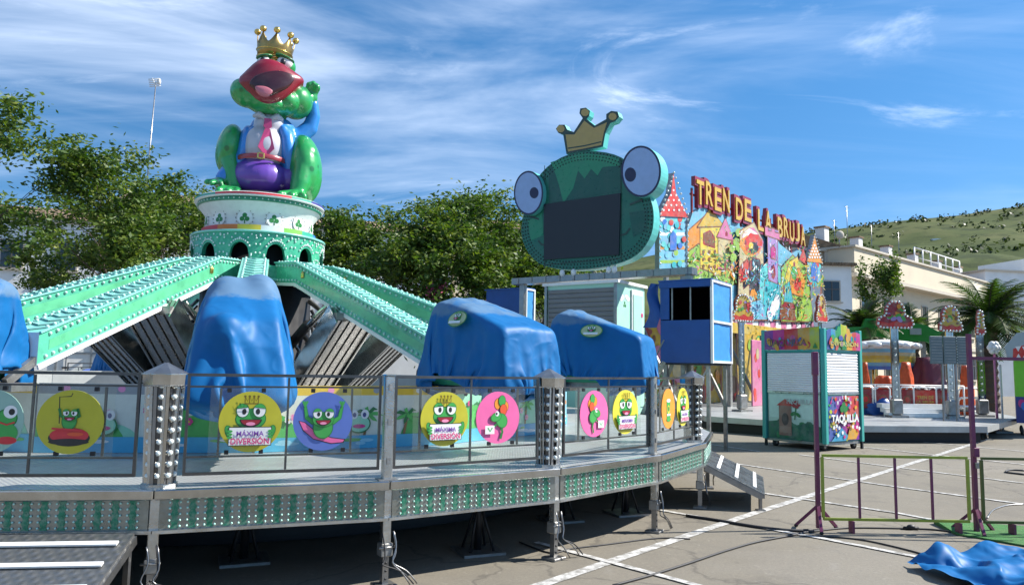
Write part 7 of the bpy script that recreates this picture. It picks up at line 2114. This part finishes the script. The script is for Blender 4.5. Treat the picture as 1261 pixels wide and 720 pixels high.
for (x, h_) in ((7, 4.2), (11, 3.2), (16, 3.4), (5, 2.6)):
    mb = MB()
    mb.tube([(x, 3, ht + 1), (x, 3, ht + 1 + h_ * .8)], .022, M['galv'], 5)
    for j in range(3): mb.tube([(x - .4 + .1 * j, 3, ht + .9 + h_ * .8 - .3 * j), (x + .4 - .1 * j, 3, ht + .9 + h_ * .8 - .3 * j)], .012, M['galv'], 4)
    mb.build('roof_aerial', cb_)

for i in range(10):
    x = 2.2 + i * (BL + 3) / 10
    for z in (4.6, 1.3):
        window(cb_, x, z, .95, 1.75)
for i in (0, 2, 5):
    x = 2.2 + i * (BL + 3) / 10; mb = MB(); mb.box((x, -.45, 4.42), (1.7, .9, .12), STN)
    for j in range(9): mb.box((x - .78 + j * .195, -.86, 4.9), (.025, .025, .9), FRM)
    mb.box((x, -.86, 5.37), (1.64, .04, .04), FRM); mb.build('balcony', cb_)
# white house left of it
h0 = at(1006, 320, 42); h1 = at(1047, 320, 42)
wh = thing('white_house', 'white house with dark window and shaded roof terrace behind the right turret', 'house', (h0.x - 3.2, 42, 0), .06)
hwid = h1.x - h0.x + 3.4; hh = at(1025, 326, 42).z
mb = MB(); mb.box((hwid / 2, 4, hh / 2), (hwid, 8, hh), WW); mb.build('wall', wh)
mb = MB(); mb.box((hwid / 2, 3.95, hh + .06), (hwid + .4, 8.5, .16), TI); mb.build('roof_edge', wh)
ht2 = at(1025, 303, 42).z
mb = MB(); mb.box((hwid / 2, 6, (hh + ht2) / 2 + .14), (hwid - .3, 4, ht2 - hh), mat('grey_render', (.30, .30, .31), .85, 0, .1, 1)); mb.box((hwid / 2, 5.2, ht2 + .2), (hwid + .1, 6, .16), STN)
for x in (.3, hwid * .5, hwid - .3): mb.box((x, 2.4, (hh + ht2) / 2 + .14), (.25, .25, ht2 - hh), STN)
mb.build('roof_terrace', wh)
w0, w1 = at(1016, 346, 42), at(1036, 370, 42)
window(wh, (w0.x + w1.x) / 2 - (h0.x - 3.2), w1.z, w1.x - w0.x, w0.z - w1.z)
mb = MB(); mb.ell((hwid - .1, 1, ht2 + .9), (.26, .1, .26), STN, nu=14, nv=8); mb.tube([(hwid - .1, 1.1, ht2 + .2), (hwid - .1, 1.1, ht2 + .9)], .04, M['galv'], 5); mb.build('satellite_dish', wh)
# white box house far right
q0 = at(1213, 333, 60)
fr = thing('white_house', 'plain white flat roofed house behind the big palm at the right edge', 'house', (q0.x, 60, 0), .2)
mb = MB(); mb.box((6, 4, q0.z / 2), (12, 8, q0.z), WW); mb.box((6, 4, q0.z + .05), (12.3, 8.3, .14), STN); mb.box((9, 5, q0.z + .8), (5, 5, 1.6), WW); mb.build('wall', fr)
for x in (2.0, 6.0): window(fr, x, q0.z - 3, 1.0, 1.3)
# houses behind the trees on the left
def terrace(label, pxl, pxr, ytop, Y, rows, cols, rz=0.0, roof=True, m=WW):
    a, b = at(pxl, ytop, Y), at(pxr, ytop, Y); w = b.x - a.x; z = (a.z + b.z) / 2
    t = thing('white_house', label, 'house', (a.x, Y, 0), rz, 'white houses behind the trees')
    mb = MB(); mb.box((w / 2, 4, z / 2), (w, 8, z), m); mb.build('wall', t)
    mb = MB(); mb.box((w / 2, 4, z + .08), (w + .4, 8.4, .16), STN)
    if roof: mb.add([(-.3, -.3, z + .18), (w + .3, -.3, z + .18), (w + .3, 4, z + 1.5), (-.3, 4, z + 1.5), (-.3, 8.3, z + .18), (w + .3, 8.3, z + .18)], [(0, 1, 2, 3), (3, 2, 5, 4), (0, 3, 4), (1, 5, 2)], TI)
    mb.build('roof', t)
    for i in range(cols):
        for j in range(rows): window(t, w * (i + .5) / cols, z - 2.6 - 3.0 * j, 1.0, 1.5)
    return t, w, z
terrace('tall white house showing through the leaves of the tallest tree', -160, 150, 262, 38, 3, 5, .30)
tA, wA, zA = terrace('white house behind the antenna tree, left of the tower', 152, 300, 250, 44, 3, 3, .30)
terrace('white house behind the trees right of the tower', 392, 560, 285, 42, 2, 4, .30)
terrace('pale house behind the frog head sign', 562, 760, 282, 46, 2, 4, .3, True, CRW)
# antenna mast
m0 = at(192, 102, 47)
an = thing('antenna_mast', 'thin leaning white antenna mast rising above the trees left of the frog', 'antenna', (at(183, 200, 47).x, 47, 0))
mb = MB(); zz0 = zA - .5; mb.tube([(0, 0, zz0), (0, 0, at(183, 200, 47).z), (m0.x - an.location.x, 0, m0.z)], [.045, .045, .03], M['galv'], 6); mb.build('mast', an)
mb = MB(); cx_ = m0.x - an.location.x
for i in range(5):
    mb.tube([(cx_ - .35, -.3 + .05 * i, m0.z + .1 - .1 * i), (cx_ + .38, -.3 + .05 * i, m0.z + .16 - .1 * i)], .03, M['white'], 4)
mb.tube([(cx_ - .2, -.1, m0.z + .25), (cx_ + .15, -.3, m0.z - .35)], .04, M['white'], 5); mb.ell((cx_ + .3, -.2, m0.z), (.13, .12, .22), M['white'], nu=8, nv=6); mb.build('aerial', an)
dp = at(126, 214, 46)
mb = MB(); mb.ell((0, 0, 0), (.34, .10, .36), M['white'], nu=14, nv=8); mb.tube([(0, .1, 0), (0, .1, -2.5)], .05, M['galv'], 5); tag(mb.build('satellite_dish', None, dp), 'small white satellite dish above the lower tree left of the antenna mast', 'dish')
# white trailer seen under the left arm
t0_ = at(88, 470, 26)
trl = thing('box_trailer', 'white box trailer with door bars behind the frog ride, seen under the left arm', 'trailer', (at(-70, 470, 26).x, 23.5, 0), .36)
tw = at(262, 470, 26).x - at(-70, 470, 26).x
mb = MB(); mb.box((tw / 2, 1.2, 1.75), (tw, 2.4, 2.2), M['white'], bev=.02); mb.build('box_body', trl)
mb = MB()
for i in range(9):
    x = tw * (i + .5) / 9; mb.box((x, -.02, 1.75), (.05, .05, 2.1), M['steel']); mb.box((x + .3, -.04, 1.6), (.03, .04, 1.9), M['galv']); mb.box((x + .3, -.05, 1.4), (.2, .04, .06), M['black'])
mb.box((tw / 2, -.02, 1.9), (tw, .04, .06), M['galv']); mb.build('door_bars', trl)
for i in (1.2, 2.2, tw - 2.2, tw - 1.2):
    mb = MB(); mb.tube([(i, .1, .42), (i, .4, .42)], .42, M['rubber'], 20); mb.tube([(i, .08, .42), (i, .1, .42)], .2, M['steel'], 14); mb.build('wheel', trl)

# ================================================================ hill
def hillmat():
    m = bpy.data.materials.new('scrub_hillside'); p, N, L = _pri(m); tc = N.new('ShaderNodeTexCoord')
    def nz(sc, det, rough=.6):
        n = N.new('ShaderNodeTexNoise'); n.inputs['Scale'].default_value = sc; n.inputs['Detail'].default_value = det; n.inputs['Roughness'].default_value = rough; L.new(tc.outputs['Object'], n.inputs['Vector']); return n.outputs[0]
    r = N.new('ShaderNodeValToRGB'); r.color_ramp.elements[0].position = .34; r.color_ramp.elements[0].color = (.042, .062, .018, 1); r.color_ramp.elements[1].position = .66; r.color_ramp.elements[1].color = (.12, .125, .05, 1)
    e = r.color_ramp.elements.new(.5); e.color = (.075, .095, .032, 1)
    L.new(nz(.018, 10, .62), r.inputs[0])
    q = N.new('ShaderNodeMix'); q.data_type = 'RGBA'; q.inputs[7].default_value = (.032, .046, .018, 1); mr = N.new('ShaderNodeMapRange'); mr.inputs[1].default_value = .50; mr.inputs[2].default_value = .60; mr.inputs[4].default_value = .8
    L.new(nz(.05, 9, .75), mr.inputs[0]); L.new(mr.outputs[0], q.inputs[0]); L.new(r.outputs[0], q.inputs[6])
    L.new(q.outputs[2], p.inputs['Base Color']); p.inputs['Roughness'].default_value = .95; p.inputs['Specular IOR Level'].default_value = .1
    return m
HY = 520.0
sk = [(-900, 470), (200, 452), (500, 420), (640, 360), (760, 322), (860, 302), (960, 290), (1010, 284), (1050, 279), (1110, 271), (1180, 265), (1261, 253), (1400, 240), (1900, 250), (2600, 330)]
sx = [at(a, 400, HY).x for a, b in sk]; sz = [max(0, at(a, b, HY).z) for a, b in sk]
nx, ny = 150, 60; vs = []; shr = []
rgh = np.random.RandomState(6)
def hz(x, v):
    h = float(np.interp(x, sx, sz)); n = noise.noise(Vector((x * .012, v * 2.5, 0))) * .10 + noise.noise(Vector((x * .04, v * 7, 4))) * .035
    return h * max(0, (v ** .8 + n * math.sin(math.pi * min(1, v)))) if v <= 1 else h * (1 - (v - 1) * .8)
def hp_(x, v): return Vector((x, 190 + v * (HY - 190), hz(x, v) - .5))
for i in range(nx):
    x = -700 + 1700 * i / (nx - 1)
    for j in range(ny): vs.append(tuple(hp_(x, 1.4 * j / (ny - 1))))
mb = MB(); mb.add(vs, [(i * ny + j, (i + 1) * ny + j, (i + 1) * ny + j + 1, i * ny + j + 1) for i in range(nx - 1) for j in range(ny - 1)], hillmat(), True)
tag(mb.build('hill'), kind='structure')
pts, tone = [], []
for k in range(1500):
    x = rgh.uniform(130, 560); v = rgh.uniform(.10, 1.0) if k % 14 else rgh.uniform(.96, 1.0)
    if noise.noise(Vector((x * .02, v * 6, 9))) < -.02 and k % 14: continue
    c = hp_(x, v); s_ = rgh.uniform(.8, 2.4); n_ = 7
    for q in range(n_):
        pts.append((c.x + rgh.normal() * s_ * .7, c.y + rgh.normal() * s_ * .7, c.z + abs(rgh.normal()) * s_ * .6 + .3)); tone.append(rgh.uniform(0, .45))
HLm = leafmat('scrub_leaf', (.022, .034, .012), (.034, .048, .018), (.05, .066, .024))
o = link('hill_scrub', leaf_mesh('hill_scrub', np.array(pts), 2.0, rgh, HLm, np.array(tone), 1.4, .8)); tag(o, 'dark scrub and small trees scattered over the distant hillside', 'scrub', None, 'stuff')
for i, (px, py) in enumerate(((1152, 300), (1176, 302), (1192, 304))):
    p = at(px, py, 430); mb = MB(); mb.box((0, 0, 1.2), (4.5, 4, 3), WW); mb.build('farmhouse').location = p
    o = bpy.data.objects[mb and 'farmhouse' if i == 0 else 'farmhouse.%03d' % i]; tag(o, 'tiny pale farmhouse on the distant hillside, %s of three' % ('leftmost', 'middle', 'rightmost')[i], 'farmhouse', 'farmhouses on the hill')
print('script done', len(bpy.data.objects))
